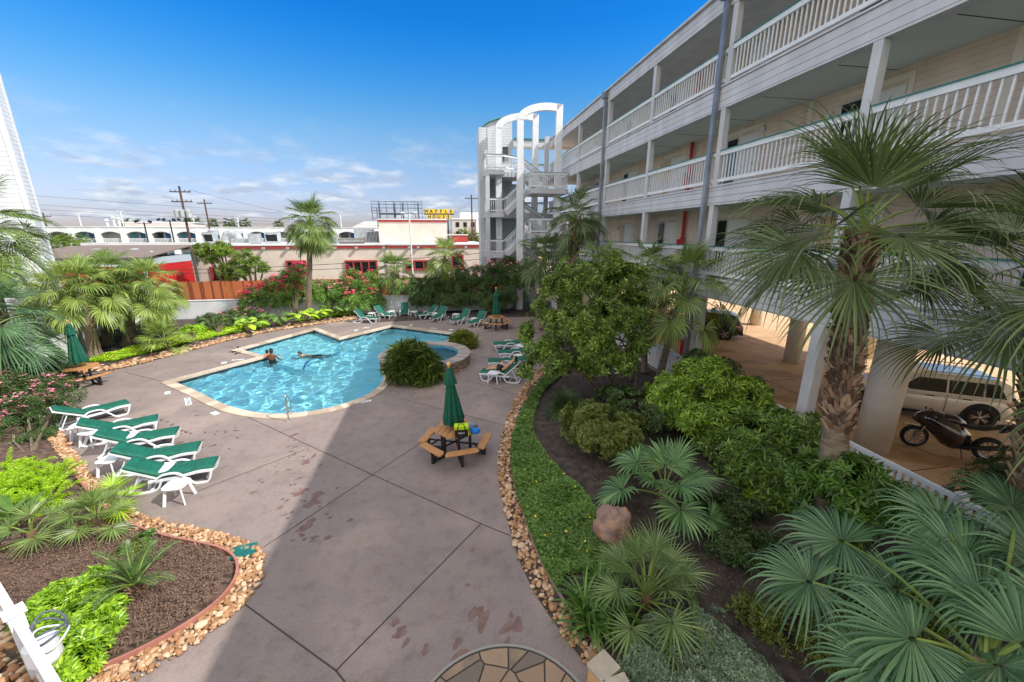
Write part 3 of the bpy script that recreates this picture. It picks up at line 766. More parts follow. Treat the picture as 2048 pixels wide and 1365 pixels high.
# ================================================================ the surroundings
M_CREAM = mat('cream_stucco', S(226, 214, 202), S(214, 200, 188), scale=.8, rough=.85, bump=.1)
M_BRICK = mat('old_brick', S(168, 112, 92), S(120, 78, 64), scale=9, rough=.9, stretch=(1, 1, 3.5), bump=.3, c3=S(190, 140, 120))
M_REDT = mat('red_trim', S(176, 62, 58), S(162, 54, 52), rough=.6)
M_SHINGLE = mat('weathered_shingle', S(140, 126, 118), S(104, 92, 86), scale=7, rough=.95, stretch=(1, 3, 3), bump=.4)
M_REDSIDE = siding('red_lap_siding', S(196, 34, 36), pitch=.22, dark=.5)
M_METALU = mat('unit_metal', S(190, 196, 198), S(160, 166, 170), scale=2, rough=.45, metal=.2)
rs = thing('restaurant', 'cream single storey restaurant with red trim, brick base and a raised box on its roof', 'building', UV(44, -8), TH)
rs['_o'] = [-8.0, 44.0, 0.0]
def Q(name, m, mb, par=None, **k): return mb.build(name, m, par or rs, **k)
Q('wall', M_CREAM, MB().box(-20, 4.6, 44, 58, 1.25, 4.35).box(-24.6, -20.003, 46.5, 58, 0, 4.3))
Q('brick_base', M_BRICK, MB().box(-20.06, 4.66, 43.92, 44.4, 0, 1.25))
Q('red_band', M_REDT, MB().box(-20.08, 4.68, 43.9, 44.2, 4.35, 4.62).box(-24.6, -20.083, 46.4, 46.6, 4.32, 4.55).box(4.5, 4.68, 44.203, 58, 4.35, 4.62))
Q('roof', M_ROOFW, MB().box(-20.12, 4.72, 43.85, 58.1, 4.625, 4.74).box(-24.7, -20.123, 46.3, 58.1, 4.55, 4.68))
Q('roof_box', M_CREAM, MB().box(-6.9, .8, 49.9, 57, 4.745, 7.1)); Q('roof_box_band', M_REDT, MB().box(-6.98, .88, 49.82, 57.1, 7.1, 7.32).box(-6.98, .88, 49.82, 57.1, 7.325, 7.34)); Q('roof_box_cap', M_ROOFW, MB().box(-7.03, .93, 49.77, 57.15, 7.34, 7.46))
def rwin(v, z0, w_, h_, n_):
    f = MB(); t_ = .16
    f.box(v-w_/2, v+w_/2, 43.82, 43.99, z0, z0+t_).box(v-w_/2, v+w_/2, 43.82, 43.99, z0+h_-t_, z0+h_)
    for i in range(n_+1):
        x = v-w_/2+(w_-t_)*i/n_; f.box(x, x+t_, 43.84, 43.99, z0+t_, z0+h_-t_)
    o = Q('window', M_REDT, f)
    g_ = MB().box(v-w_/2+.05, v+w_/2-.05, 43.9, 43.93, z0+.1, z0+h_-.1).build('pane', DGLASS, o, origin=(-8, 44, 0)); g_.location = (0, 0, 0)
def vat(px, U=44.0): r = ray(px, 520); return U/(r.x*UD.x+r.y*UD.y)*(r.x*VD.x+r.y*VD.y)
rwin(vat(592), 1.55, 1.9, 1.65, 2); rwin(vat(722), 1.65, 3.2, 1.5, 4); rwin(vat(838), 2.05, 3.0, 1.05, 3); rwin(vat(915), 2.2, 1.3, 1.4, 1)
for px in (532, 580, 616, 650, 674, 716, 770, 820, 838, 932): Q('roof_scupper', M_METALU, MB().box(vat(px)-.12, vat(px)+.12, 43.6, 43.88, 4.3, 4.5))
Q('wall', M_REDT, MB().box(4.75, 9, 45, 54, 2.9, 3.6)); Q('wall', M_CREAM, MB().box(4.75, 9, 45.3, 54, 0, 2.89)); Q('roof', M_ROOFW, MB().box(4.75, 9.1, 44.9, 54.1, 3.61, 3.75))
Q('window', DGLASS, MB().box(5.0, 6.2, 45.25, 45.29, 1.2, 2.7).box(6.6, 8, 45.25, 45.29, .2, 2.7))
Q('wall', M_REDT, MB().box(1.5, 3.4, 52, 54, 4.745, 5.6)); Q('roof_curb', M_ROOFW, MB().box(-.4, 3.5, 51.9, 54.1, 5.6, 5.7))
Q('window', M_REDT, MB().box(-23.6, -23.35, 46.35, 46.49, 1, 2.5).box(-22.0, -21.75, 46.35, 46.49, 1, 2.5)); Q('window', DGLASS, MB().box(-23.34, -22.01, 46.4, 46.49, 1.1, 2.4))
# rooftop machinery: each unit stands on the roof by itself
ulab = ['dark open hood of an exhaust fan at the left end of the restaurant roof', 'round silver exhaust fan on an orange stained curb', 'big curved duct elbow on the restaurant roof', 'pale square unit with a leaning fan beside it',
        'dark open hood unit right of the leaning fan', 'tall cylinder vent behind the tall palm trunk', 'low wide grey condenser just right of the palm trunk', 'long low brown unit on the restaurant roof', 'large pale air handler near the roof box', 'dark ribbed condenser against the roof box']
def unit(px, U, w_, d_, h_, kind, i):
    v = vat(px, U); p = UV(U, v, 4.74); o = thing('rooftop_unit', ulab[i], 'rooftop unit', p, TH, 'machines on the restaurant roof')
    m = MB(); m.box(-w_/2, w_/2, 0, d_, .08, h_); m.box(-w_/2+.05, w_/2-.05, .05, d_-.05, 0, .08)
    if kind == 'hood':
        m = MB().box(-w_/2, w_/2, 0, d_, 0, .25); m.prism([(-w_/2, 0), (w_/2, 0), (w_/2, d_), (-w_/2, d_)], h_*.8, h_).box(-w_/2, -w_/2+.06, 0, d_, .25, h_*.8).box(w_/2-.06, w_/2, 0, d_, .25, h_*.8)
        m.build('casing', M_METALU, o, bevel=.01); MB().box(-w_/2+.07, w_/2-.07, .3, d_-.1, .26, h_*.78).build('grille', BLACKM, o)
    elif kind == 'round':
        MB().box(-w_/2, w_/2, -w_/2, w_/2, 0, .35).build('curb', mat('stained_curb', S(220, 160, 90), rough=.8), o)
        MB().lathe((0, 0, .35), [(w_*.35, 0), (w_*.35, h_*.3), (w_*.55, h_*.45), (w_*.6, h_*.8), (w_*.2, h_)], 16).build('casing', M_METALU, o)
    elif kind == 'duct':
        MB().tube([(-.8, 0, 0), (-.8, 0, .5), (-.55, 0, .95), (-.1, 0, 1.1), (.4, 0, .9), (.5, 0, .4)], .42, 12).build('duct', M_METALU, o); MB().box(.3, 1.5, -.4, .4, .1, .55).build('casing', M_METALU, o, bevel=.01)
    elif kind == 'cyl':
        MB().lathe((0, 0, 0), [(w_/2, 0), (w_/2*.8, h_*.7), (w_/2*1.1, h_*.72), (w_/2*1.1, h_)], 16).build('casing', M_METALU, o)
    else:
        m.build('casing', M_METALU if kind != 'brown' else mat('brown_metal', S(120, 104, 92), S(90, 78, 70), rough=.7), o, bevel=.01)
        g_ = MB()
        for s_ in range(int(w_/.16)): g_.box(-w_/2+.08+s_*.16, -w_/2+.16+s_*.16, -.02, -.003, .15, h_-.1)
        g_.build('grille', BLACKM if kind == 'dark' else M_METALU, o)
for i, a_ in enumerate([(424, 48, 1.0, 1.0, 1.2, 'hood'), (437, 50, .8, .8, 1.3, 'round'), (475, 48, 1, 1, 1, 'duct'), (513, 47, .95, .9, 1.05, 'box'), (549, 48, 1.3, 1, 1.2, 'hood'), (638, 46, 1.1, 1, .9, 'cyl'),
                           (660, 48, 1.8, 1, .8, 'box'), (706, 46.5, 2.6, 1, .55, 'brown'), (732, 53, 2.2, 1.2, 1.7, 'box'), (748, 51.5, 1.3, 1.2, 1.35, 'dark')]): unit(*a_, i)
# red shed with shingle roof
sh = thing('red_shed', 'long low building with red boards and a weathered shingle roof left of the restaurant', 'building', UV(38, -26), TH)
sh['_o'] = [-26.0, 38.0, 0.0]; sh.location = UV(38, -27.9)
MB().box(-31.5, -22.2, 38, 44.5, 0, 3.25).build('wall', M_REDSIDE, sh)
MB().box(-31.52, -22.18, 37.98, 44.5, 3.253, 3.85).build('upper_wall', mat('pale_blue_board', S(176, 186, 196), rough=.8), sh)
MB().box(-31.4, -22.17, 37.93, 37.975, 3.2, 3.3).box(-22.3, -22.15, 37.9, 38.1, 0, 3.85).build('trim', WHITE, sh)
m = MB(); m.add([(-31.8, 37.8, 3.85), (-21.9, 37.8, 3.85), (-21.9, 44.2, 4.6), (-31.8, 44.2, 4.6), (-31.8, 37.8, 3.93), (-21.9, 37.8, 3.93), (-21.9, 44.2, 4.7), (-31.8, 44.2, 4.7)], [(3, 2, 1, 0), (4, 5, 6, 7), (0, 1, 5, 4), (2, 3, 7, 6), (0, 4, 7, 3), (1, 2, 6, 5)])
m.box(-30.5, -21.8, 44.2, 46, 4.3, 4.72)
m.build('roof', M_SHINGLE, sh)
MB().box(-31, -21.6, 44.3, 45.8, 4.73, 4.95).build('roof_edge', M_ROOFW, sh)
for v in (-28.3, -25.3): MB().lathe((v, 42.2, 4.2), [(.3, 0), (.45, .12), (.4, .25), (.1, .32)], 14).build('roof_vent', M_METALU, sh)
MB().lathe((-23, 40.5, 3.9), [(.12, 0), (.12, .3), (.2, .35), (.05, .45)], 10).build('roof_vent', M_METALU, sh)
for v in (-30, -24.6, -23.3): MB().box(v-.2, v+.2, 37.94, 37.975, 3.42, 3.7).build('louvre', M_SHINGLE, sh)
o = tag(MB().lathe((0, 0, 0), [(.28, 0), (.3, .1), (.3, 1.1), (.36, 1.14), (.36, 1.2), (.05, 1.26)], 16).build('rubbish_bin', mat('blue_plastic', S(30, 100, 170), rough=.4), loc=UV(38.6, -21.2, .25)), 'round blue plastic bin between the red shed and the restaurant', 'bin')
# motel
mo = thing('motel', 'long white two storey motel with arched bays and blue doors across the background', 'building', UV(85, -40), TH)
mo['_o'] = [-40.0, 85.0, 0.0]
M_WM = mat('motel_white', S(238, 240, 242), S(230, 232, 236), scale=.2, rough=.6)
M_BLUE = mat('blue_door', S(20, 96, 160), rough=.5); M_TGL = mat('teal_glass', S(96, 160, 170), rough=.15)
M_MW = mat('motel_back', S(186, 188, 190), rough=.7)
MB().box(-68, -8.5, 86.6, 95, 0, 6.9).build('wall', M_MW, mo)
MB().box(-68.5, -8, 84.9, 95.5, 6.35, 6.9).box(-68.6, -7.9, 84.8, 95.6, 6.9, 7.0).build('roof', M_WM, mo)
MB().box(-68, -8.5, 84.95, 86.6, 3.5, 3.8).build('walkway', M_WM, mo)
bays = 15; bwid = 4.0
for i in range(bays):
    v = -67.9+i*bwid
    m = MB(); m.box(v-.4, v+.42, 84.6, 85.2, 0, 6.34)
    for j in range(8):    # arch head: stepped wedge pieces between the piers
        x0 = v+.42+(bwid-.82)*j/8; x1 = v+.42+(bwid-.82)*(j+1)/8; tm = abs((j+.5)/8-.5)*2
        za = 6.15-.45*abs(j/8-.5)*2*abs(j/8-.5)*2; zb_ = 6.15-.45*(abs((j+1)/8-.5)*2)**2
        m.add([(x0, 84.7, za), (x1, 84.7, zb_), (x1, 84.7, 6.35), (x0, 84.7, 6.35), (x0, 85.1, za), (x1, 85.1, zb_), (x1, 85.1, 6.35), (x0, 85.1, 6.35)], [(0, 1, 2, 3), (7, 6, 5, 4), (0, 4, 5, 1)])
    m.build('arched_bay', M_WM, mo)
    m = MB(); m.box(v+.42, v+bwid-.4, 84.95, 85.0, 4.82, 4.95).box(v+.42, v+bwid-.4, 84.95, 85.0, 3.85, 3.93)
    for j in range(14): m.box(v+.5+j*.23, v+.6+j*.23, 84.96, 84.99, 3.93, 4.82)
    m.build('railing', M_WM, mo)
    if i not in (2, 9):
        for zf in (3.8, .2):
            dv = v*.021
            MB().box(v+2.75+dv, v+3.5+dv, 86.5, 86.59, zf, zf+2.1).build('door', M_BLUE, mo)
            f_ = MB().box(v+1.0+dv, v+2.3+dv, 86.52, 86.59, zf+.6, zf+2.1).build('window', M_TGL if i % 4 else GLASS, mo)
# apartment block far right, billboard frame, sign
ab = thing('apartment_block', 'pale grey and white flat roofed block far behind the yellow sign', 'building', UV(110, 8), TH)
ab['_o'] = [8.0, 110.0, 0.0]
MB().box(3.2, 9.5, 110, 120, 0, 9.4).build('wall', mat('pale_grey_wall', S(196, 194, 190), rough=.8), ab); MB().box(9.5, 20, 109, 118, 0, 9.2).build('wall', M_WM, ab)
MB().box(3, 10, 109.8, 120.2, 9.4, 9.7).box(5.5, 12, 111, 116, 9.7, 11.2).build('roof', M_WM, ab)
for v in (4.2, 6.2, 8.2):
    for z in (5.2, 7.5): MB().box(v, v+.9, 109.9, 109.99, z, z+1.2).build('window', DGLASS, ab)
far = thing('distant_hall', 'low white roofed building far beyond the right end of the motel', 'building', UV(130, -14), TH)
far['_o'] = [-14.0, 130.0, 0.0]
MB().box(-26, -13.5, 130, 150, 0, 7).build('wall', mat('orange_wall', S(206, 130, 80), rough=.8), far)
MB().add([(-27, 129, 7), (-12.5, 129, 7), (-17, 129, 9.3), (-22, 129, 9.3), (-27, 150, 7), (-12.5, 150, 7), (-17, 150, 9.3), (-22, 150, 9.3)], [(0, 1, 2, 3), (7, 6, 5, 4), (1, 5, 6, 2), (2, 6, 7, 3), (3, 7, 4, 0)]).build('roof', M_WM, far)
M_SILV = mat('galvanised_steel', S(120, 134, 150), S(96, 108, 124), rough=.5, metal=.3)
bb = thing('billboard_frame', 'empty steel billboard frame standing behind the restaurant roof', 'billboard', UV(75, -7), TH)
bb['_o'] = [-7.0, 75.0, 0.0]
m = MB()
for z in (8.3, 9.2, 10.1, 10.7, 11.15): m.bar((-11.4, 75, z), (-2.9, 75, z), .07, .07).bar((-11.4, 76, z), (-2.9, 76, z), .05, .05)
for j in range(8): x = -11.4+8.5*j/7; m.bar((x, 75, 8.1), (x, 75, 11.2), .07, .07).bar((x, 76, 7.9), (x, 75, 11.2), .05, .05)
m.build('lattice', M_SILV, bb)
for x in (-10.2, -7.6, -6.2, -3.6): MB().bar((x, 75.6, 0), (x, 75.6, 11.0), .26, .26).build('post', M_SILV, bb)
MB().tube([(-10, 75.3, 9.1), (-6, 75.3, 9.1)], .13, 8).build('crossbar', BLACKM, bb)
M_YEL = mat('yellow_sign', S(244, 206, 18), rough=.4)
sg = thing('letter_sign', 'yellow block letter sign on a dark frame beyond the restaurant reading WAFFLE HOUSE', 'sign', UV(70, 0), TH)
sg['_o'] = [0.0, 70.0, 0.0]
def row(word, va, vb, z, s_):
    n_ = len(word)
    for i, ch in enumerate(word):
        v = va+(vb-va)*(i+.5)/n_
        bx_ = MB().box(v-s_/2, v+s_/2, 70, 70.35, z, z+s_).build('letter_box', M_YEL, sg, bevel=.02)
        M = Matrix.Translation((v, -.02, z+s_/2)) @ Matrix.Rotation(PI/2, 4, 'X')
        text_obj(ch, s_*1.05, BLACKM, bx_, M, ext=.01, bold=.012)
row('WAFFLE', -2.45, 2.35, 9.0, .68); row('HOUSE', -1.95, 1.9, 8.18, .62)
MB().box(-2.5, 2.4, 70.02, 70.3, 8.82, 8.98).bar((-1.5, 70.2, 0), (-1.5, 70.2, 9), .2, .2).bar((1.4, 70.2, 0), (1.4, 70.2, 9), .2, .2).build('frame', BLACKM, sg)
# utility poles, lamps and wires
M_POLE = mat('creosote_wood', S(104, 82, 68), S(70, 56, 48), scale=4, rough=.9, stretch=(6, 6, .5))
def pole(px, U, ztop, label, cans=0, arms=1, r=.17, group='wooden utility poles'):
    p = UV(U, vat(px, U)); o = thing('utility_pole', label, 'utility pole', p, TH, group)
    MB().tube([(0, 0, 0), (0, 0, ztop)], [r, r*.65], 8).build('pole', M_POLE, o)
    for k in range(arms):
        MB().box(-1.1, 1.1, -.06, .06, ztop-.7-k*1.1, ztop-.58-k*1.1).build('crossarm', M_POLE, o)
        for x in (-1, -.5, .5, 1): MB().lathe((x, 0, ztop-.58-k*1.1), [(.05, 0), (.07, .08), (.03, .2)], 8).build('insulator', M_SILV, o)
    for k in range(cans):
        a_ = [-.62, -.05, .62][k]; MB().box(min(a_, 0), max(a_, 0)+.02, -.3, .02, ztop-2.9, ztop-2.84).build('bracket', M_SILV, o); MB().lathe((a_, -.3, ztop-3.6), [(.26, 0), (.3, .05), (.3, .85), (.2, .95)], 14).build('transformer', M_METALU, o, smooth=False)
    return o
pole(388, 56, 11.2, 'brown utility pole with three grey transformer cans behind the shed roof', 3, 2)
pole(431, 78, 11.3, 'thinner utility pole just right of the one with transformers')
pole(946, 72, 12.2, 'utility pole at the right near the stair tower with wires')
pole(113, 88, 9.4, 'short distant pole with two cans beside the left tower', 2)
pole(762, 100, 11.5, 'dark far pole left of the empty billboard frame', 0, 1, .14)
def lamp(px, U, z0, z1, label, col, heads=2, r=.06, group='floodlight poles'):
    p = UV(U, vat(px, U), z0); o = thing('light_pole', label, 'light pole', p, TH, group)
    MB().tube([(0, 0, 0), (0, 0, z1-z0)], r, 8).bar((-.6, 0, z1-z0-.1), (.6, 0, z1-z0-.1), .06, .06).build('pole', col, o)
    for s_ in ((-.6, .6) if heads == 2 else (-.9, -.45, .45, .9)):
        Mx = Matrix.Translation((s_, -.1, z1-z0+.05)) @ Matrix.Rotation(.5, 4, 'X') @ Matrix.Rotation(.3*(1 if s_ > 0 else -1), 4, 'Y')
        MB().box(-.15, .15, -.09, .09, -.08, .1, Mx).build('lamp_head', col, o, bevel=.02)
lamp(305, 47, 4.7, 6.9, 'black double floodlight on the left of the white roof edge', BLACKM)
lamp(356, 47, 4.7, 7.1, 'black floodlight pole with four heads near the brown pole', BLACKM, 4)
lamp(824, 42.6, 0, 7.7, 'tall white pole with two grey floodlights in front of the restaurant', WHITE, 2, .07)
for i, (px, U, z) in enumerate([(181, 120, 10.5), (264, 120, 11.2), (403, 130, 10.3), (489, 130, 10.4), (690, 130, 11.5)]):
    lamp(px, U, 0, z, ['far white parking lot mast left of the sailing masts', 'far white parking lot mast right of the sailing masts', 'far white mast just right of the brown utility pole', 'far white mast between the utility poles and the tall palm', 'far mast right of the tall palm crown'][i], M_WM, 2, .12, 'far parking lot masts')
M_WIRE = mat('wire', (.03, .03, .035), rough=.6)
def wire(a, b, sag, label, r=.014, group='overhead wires'):
    a = Vector(a); b = Vector(b); pts = [a.lerp(b, k/12)+Vector((0, 0, -sag*4*(k/12)*(1-k/12))) for k in range(13)]
    tag(MB().tube(pts, r, 4).build('overhead_wire', M_WIRE, origin=a), label, 'wire', group)
def W(px, py, U): r = ray(px, py); t = U/(r.x*UD.x+r.y*UD.y); return (r.x*t, r.y*t, H+r.z*t)
wire(W(60, 391, 60), W(640, 431, 60), .1, 'highest overhead wire crossing the sky on the left')
wire(W(60, 409, 60), W(640, 442, 60), .1, 'second overhead wire below the highest one')
wire(W(60, 418, 60), W(640, 447, 60), .1, 'third overhead wire down in the left sky')
wire(W(100, 430, 60), W(640, 452, 60), .1, 'lowest overhead wire in the left sky just above the motel')
wire(W(378, 380, 56), W(760, 452, 100), .8, 'sagging wire from the transformer pole towards the billboard')
wire(W(946, 398, 72), W(880, 440, 90), .3, 'upper wire from the right utility pole to the sign')
wire(W(946, 403, 72), W(870, 450, 90), .3, 'lower wire from the right utility pole to the sign')
wire(W(300, 541, 34), W(960, 507, 34), .25, 'upper wire in front of the cream restaurant wall', .02)
wire(W(300, 548, 34), W(960, 519, 34), .25, 'lower wire in front of the cream restaurant wall', .02)
# masts and small structures beyond the motel
tk = thing('roof_hut', 'low cream roof structure on the motel roof at the left', 'building', UV(95, -56), TH)
MB().box(-6, 6, 0, 5, 5, 7.9).build('wall', M_CREAM, tk); MB().box(-6.3, 6.3, -.3, 5.3, 7.9, 8.05).build('roof', M_ROOFW, tk)
for i, (px, h_) in enumerate([(233, 9.2), (247, 9.8), (257, 9.6)]):
    tag(MB().tube([(0, 0, 0), (0, 0, h_)], .25, 8).lathe((0, 0, h_-.5), [(.5, 0), (.5, .3)], 8).build('mast', M_WM, loc=UV(115, vat(px, 115))), ['short white mast nearest the left', 'middle white mast of the three, the tallest', 'right white mast of the three behind the motel'][i], 'mast', 'white masts behind the motel')
# ================================================================ pool furniture
def taper_path(mb, pts, w, h, y0):      # flat resin band following a side profile, width w across y
    V = []; n = len(pts)
    for i, (x, z) in enumerate(pts):
        a = Vector(pts[max(i-1, 0)]); b = Vector(pts[min(i+1, n-1)]); d = (b-a).normalized(); nx, nz = -d.y*h/2, d.x*h/2
        V += [(x-nx, y0-w/2, z-nz), (x-nx, y0+w/2, z-nz), (x+nx, y0+w/2, z+nz), (x+nx, y0-w/2, z+nz)]
    F = [(0, 1, 2, 3), (4*n-1, 4*n-2, 4*n-3, 4*n-4)]
    for i in range(n-1):
        for k in range(4): F.append((4*i+k, 4*i+4+k, 4*i+4+(k+1) % 4, 4*i+(k+1) % 4))
    mb.add(V, F); return mb
def sp2(pts, k=5): return [(p.x, p.y) for p in spline([Vector((a, b, 0)) for a, b in pts], k)]
M_CUSH = mat('green_cushion', S(8, 104, 84), S(3, 88, 70), scale=8, rough=.7, bump=.35, bscale=14)
def cushion(mb, x0, z0, x1, z1, w, th, n=9, seams=()):
    """padded slab lying along the line (x0,z0)-(x1,z1), pinched at its seams and edges"""
    V = []; d = Vector((x1-x0, z1-z0)); L = d.length; d.normalize(); nx, nz = -d.y, d.x; m = 7; N_ = 24
    for side in (1, 0):
        for i in range(N_+1):
            t = i/N_; pin = min(1, min(t, 1-t)*16+.35)
            for s_ in seams: pin = min(pin, .35+abs(t-s_)*9)
            pin = min(pin, 1)
            for j in range(m+1):
                q = j/m; e = min(1, min(q, 1-q)*6+.4); y = (q-.5)*w
                hh = th*.5*math.sqrt(pin)*math.sqrt(e); cxx = x0+(x1-x0)*t; czz = z0+(z1-z0)*t
                o_ = th/2+(hh if side else -hh)
                V.append((cxx+nx*o_, y, czz+nz*o_))
    k = (N_+1)*(m+1); F = []
    for i in range(N_):
        for j in range(m):
            a = i*(m+1)+j; F.append((a, a+m+1, a+m+2, a+1)); F.append((k+a, k+a+1, k+a+m+2, k+a+m+1))
    for i in range(N_):
        a = i*(m+1); F.append((a, k+a, k+a+m+1, a+m+1)); a += m; F.append((a, a+m+1, k+a+m+1, k+a))
    for j in range(m):
        F.append((j, j+1, k+j+1, k+j)); a = N_*(m+1)+j; F.append((a, k+a, k+a+1, a+1))
    mb.add(V, F)
def make_lounger(back):
    """x: 0 at the foot end to about 2 m at the head; back = recline angle in degrees"""
    t = thing('sun_lounger', 'x', 'sun lounger')
    f = MB()
    for y in (-.32, .32):
        taper_path(f, sp2([(0, .34), (.35, .36), (.75, .31), (1.15, .30), (1.45, .30)]), .05, .07, y)
    for x in [.02+.085*i for i in range(17)]: f.box(x, x+.05, -.30, .30, .315, .335)
    f.build('frame', PLASTIC, t)
    for y in (-.33, .33):
        taper_path(MB(), sp2([(.03, .36), (.08, .16), (.16, .03), (.30, .02), (.46, .04), (.58, .18), (.70, .31)]), .06, .05, y).build('leg', PLASTIC, t, bevel=.008)
        taper_path(MB(), sp2([(1.16, .31), (1.24, .12), (1.36, .03), (1.62, .02), (1.84, .04), (1.93, .10)]), .06, .05, y).build('leg', PLASTIC, t, bevel=.008)
        taper_path(MB(), sp2([(.66, .32), (.76, .41), (.88, .46), (1.08, .46), (1.2, .41), (1.30, .31)]), .065, .045, y*1.06).build('armrest', PLASTIC, t, bevel=.008)
    MB().box(1.40, 1.46, -.33, .33, .0, .05).box(1.86, 1.92, -.33, .33, .04, .09).build('base_rail', PLASTIC, t)
    a = R(back); L = .82; hx, hz = 1.22, .34; ex, ez = hx+L*math.cos(a), hz+L*math.sin(a)
    m = MB()
    for y in (-.29, .29): m.bar((hx, y, hz), (ex, y, ez), .05, .05)
    for i in range(7):
        q = .1+.14*i; m.bar((hx+(ex-hx)*q, -.29, hz+(ez-hz)*q), (hx+(ex-hx)*q, .29, hz+(ez-hz)*q), .05, .02)
    m.bar((ex, -.3, ez), (ex, .3, ez), .07, .05)
    m.build('backrest_frame', PLASTIC, t)
    q = .55
    for y in (-.22, .22): MB().bar((hx+L*q*math.cos(a), y, hz+L*q*math.sin(a)), (hx+L*q*math.cos(a)+.25, y, .06), .04, .03).build('prop', PLASTIC, t)
    m = MB(); cushion(m, .0, .345, 1.2, .345, .60, .10, seams=(.46,)); m.build('seat_cushion', M_CUSH, t, smooth=True)
    m = MB(); cushion(m, hx-.02, hz+.012, ex+.01*math.cos(a), ez+.02, .60, .10, seams=(.36, .68)); m.build('back_cushion', M_CUSH, t, smooth=True)
    return t
def place(o, foot, head, label, group, zf=.38, zh=.6):
    a = G(*foot, zf*.86); b = G(*head, zh*.86); o.location = (a.x, a.y, 0); o.scale = (.86, .9, .86)
    o.rotation_euler = (0, 0, math.atan2(b.y-a.y, b.x-a.x)); o['label'] = label; o['group'] = group
protos = {}
def lounger(back, foot, head, label, group, zh=.6, rot=None):
    if back not in protos: o = protos[back] = make_lounger(back)
    else: o = copy_tree(protos[back])
    place(o, foot, head, label, group, zh=zh)
    if rot is not None: o.rotation_euler = (0, 0, rot)
g1 = 'green cushioned loungers on the sunny left side'
for f_, h_, l_ in [((256, 804), (143, 812), 'farthest of the five sunlit green loungers on the left, by the pink oleander'), ((316, 836), (181, 843), 'second of the left loungers counting from the picnic table'),
                   ((355, 862), (205, 866), 'middle lounger of the sunny row of five on the left'), ((398, 893), (238, 898), 'second nearest lounger of the sunny left row'),
                   ((432, 925), (262, 930), 'nearest left lounger, beside the white table at the rock border')]:
    lounger(31, f_, h_, l_, g1, zh=.74)
g2 = 'green loungers along the far side of the pool'
for f_, h_, l_ in [((757, 636), (718, 621), 'leftmost far lounger with its back to the garden, in full sun'), ((786, 630), (757, 613), 'second far lounger from the left, next to a white table'),
                   ((808, 627), (811, 603), 'far lounger with a raised back seen straight from the front'), ((834, 630), (866, 612), 'far lounger just right of the front facing one'),
                   ((867, 636), (898, 610), 'far lounger in the middle of the shaded group of four'), ((907, 641), (938, 618), 'far lounger second from the closed umbrella'),
                   ((940, 646), (973, 621), 'far lounger beside the green umbrella, with a white headrest')]:
    lounger(48, f_, h_, l_, g2, zh=.95)
g3 = 'green loungers on the right side of the pool'
for f_, h_, l_, bk in [((987, 688), (1040, 683), 'farthest lounger of the right hand group partly behind the tree', 8), ((997, 704), (1048, 700), 'second lounger of the right hand group, flat', 8),
                       ((976, 722), (1034, 718), 'empty flat lounger right behind the reclining sunbather', 8), ((963, 742), (1030, 738), 'lounger with the reclining sunbather on it', 44)]:
    lounger(bk, f_, h_, l_, g3, zh=.45 if bk == 8 else .6)
# side tables
def make_table():
    t = thing('side_table', 'x', 'side table'); top = [(.23*math.copysign(abs(math.cos(a))**.55, math.cos(a)), .23*math.copysign(abs(math.sin(a))**.55, math.sin(a))) for a in [2*PI*k/28 for k in range(28)]]
    MB().prism(top, .40, .425).prism([(x*.86, y*.86) for x, y in top], .365, .399).build('table_top', PLASTIC, t, bevel=.006)
    for sx in (-1, 1):
        for sy in (-1, 1):
            MB().bar((sx*.15, sy*.15, .37), (sx*.205, sy*.205, 0), .06, .03, up=(sy, -sx, 0)).build('leg', PLASTIC, t, bevel=.006)
    return t
tb = None
for i, (x, y, l_) in enumerate([(353, 970, 'nearest white side table, in front of the closest left lounger'), (322, 937, 'white side table tucked between the two nearest left loungers'), (220, 919, 'white side table standing at the rock edge behind the left loungers'),
                  (253, 872, 'white side table between the middle left loungers'), (182, 864, 'white side table at the heads of the far left loungers'), (161, 851, 'white side table under the pink oleander'),
                  (743, 627, 'small white table between the first two far loungers'), (783, 623, 'small white table right of the second far lounger'), (828, 624, 'small white table beside the front facing lounger'),
                  (871, 627, 'small white table between the shaded far loungers'), (912, 629, 'small white table left of the last two far loungers'), (949, 637, 'small white table closest to the far umbrella'),
                  (1042, 692, 'white table between the two farthest right loungers'), (1039, 712, 'white table behind the sunbather under the tree'), (988, 746, 'small white table in front of the reclining sunbather')]):
    if tb is None: o = tb = make_table()
    else: o = copy_tree(tb)
    p = G(x, y, .4); o.location = (p.x, p.y, 0); o.rotation_euler = (0, 0, TH+.5*math.sin(i*3)); o['label'] = l_; o['group'] = 'white resin side tables'
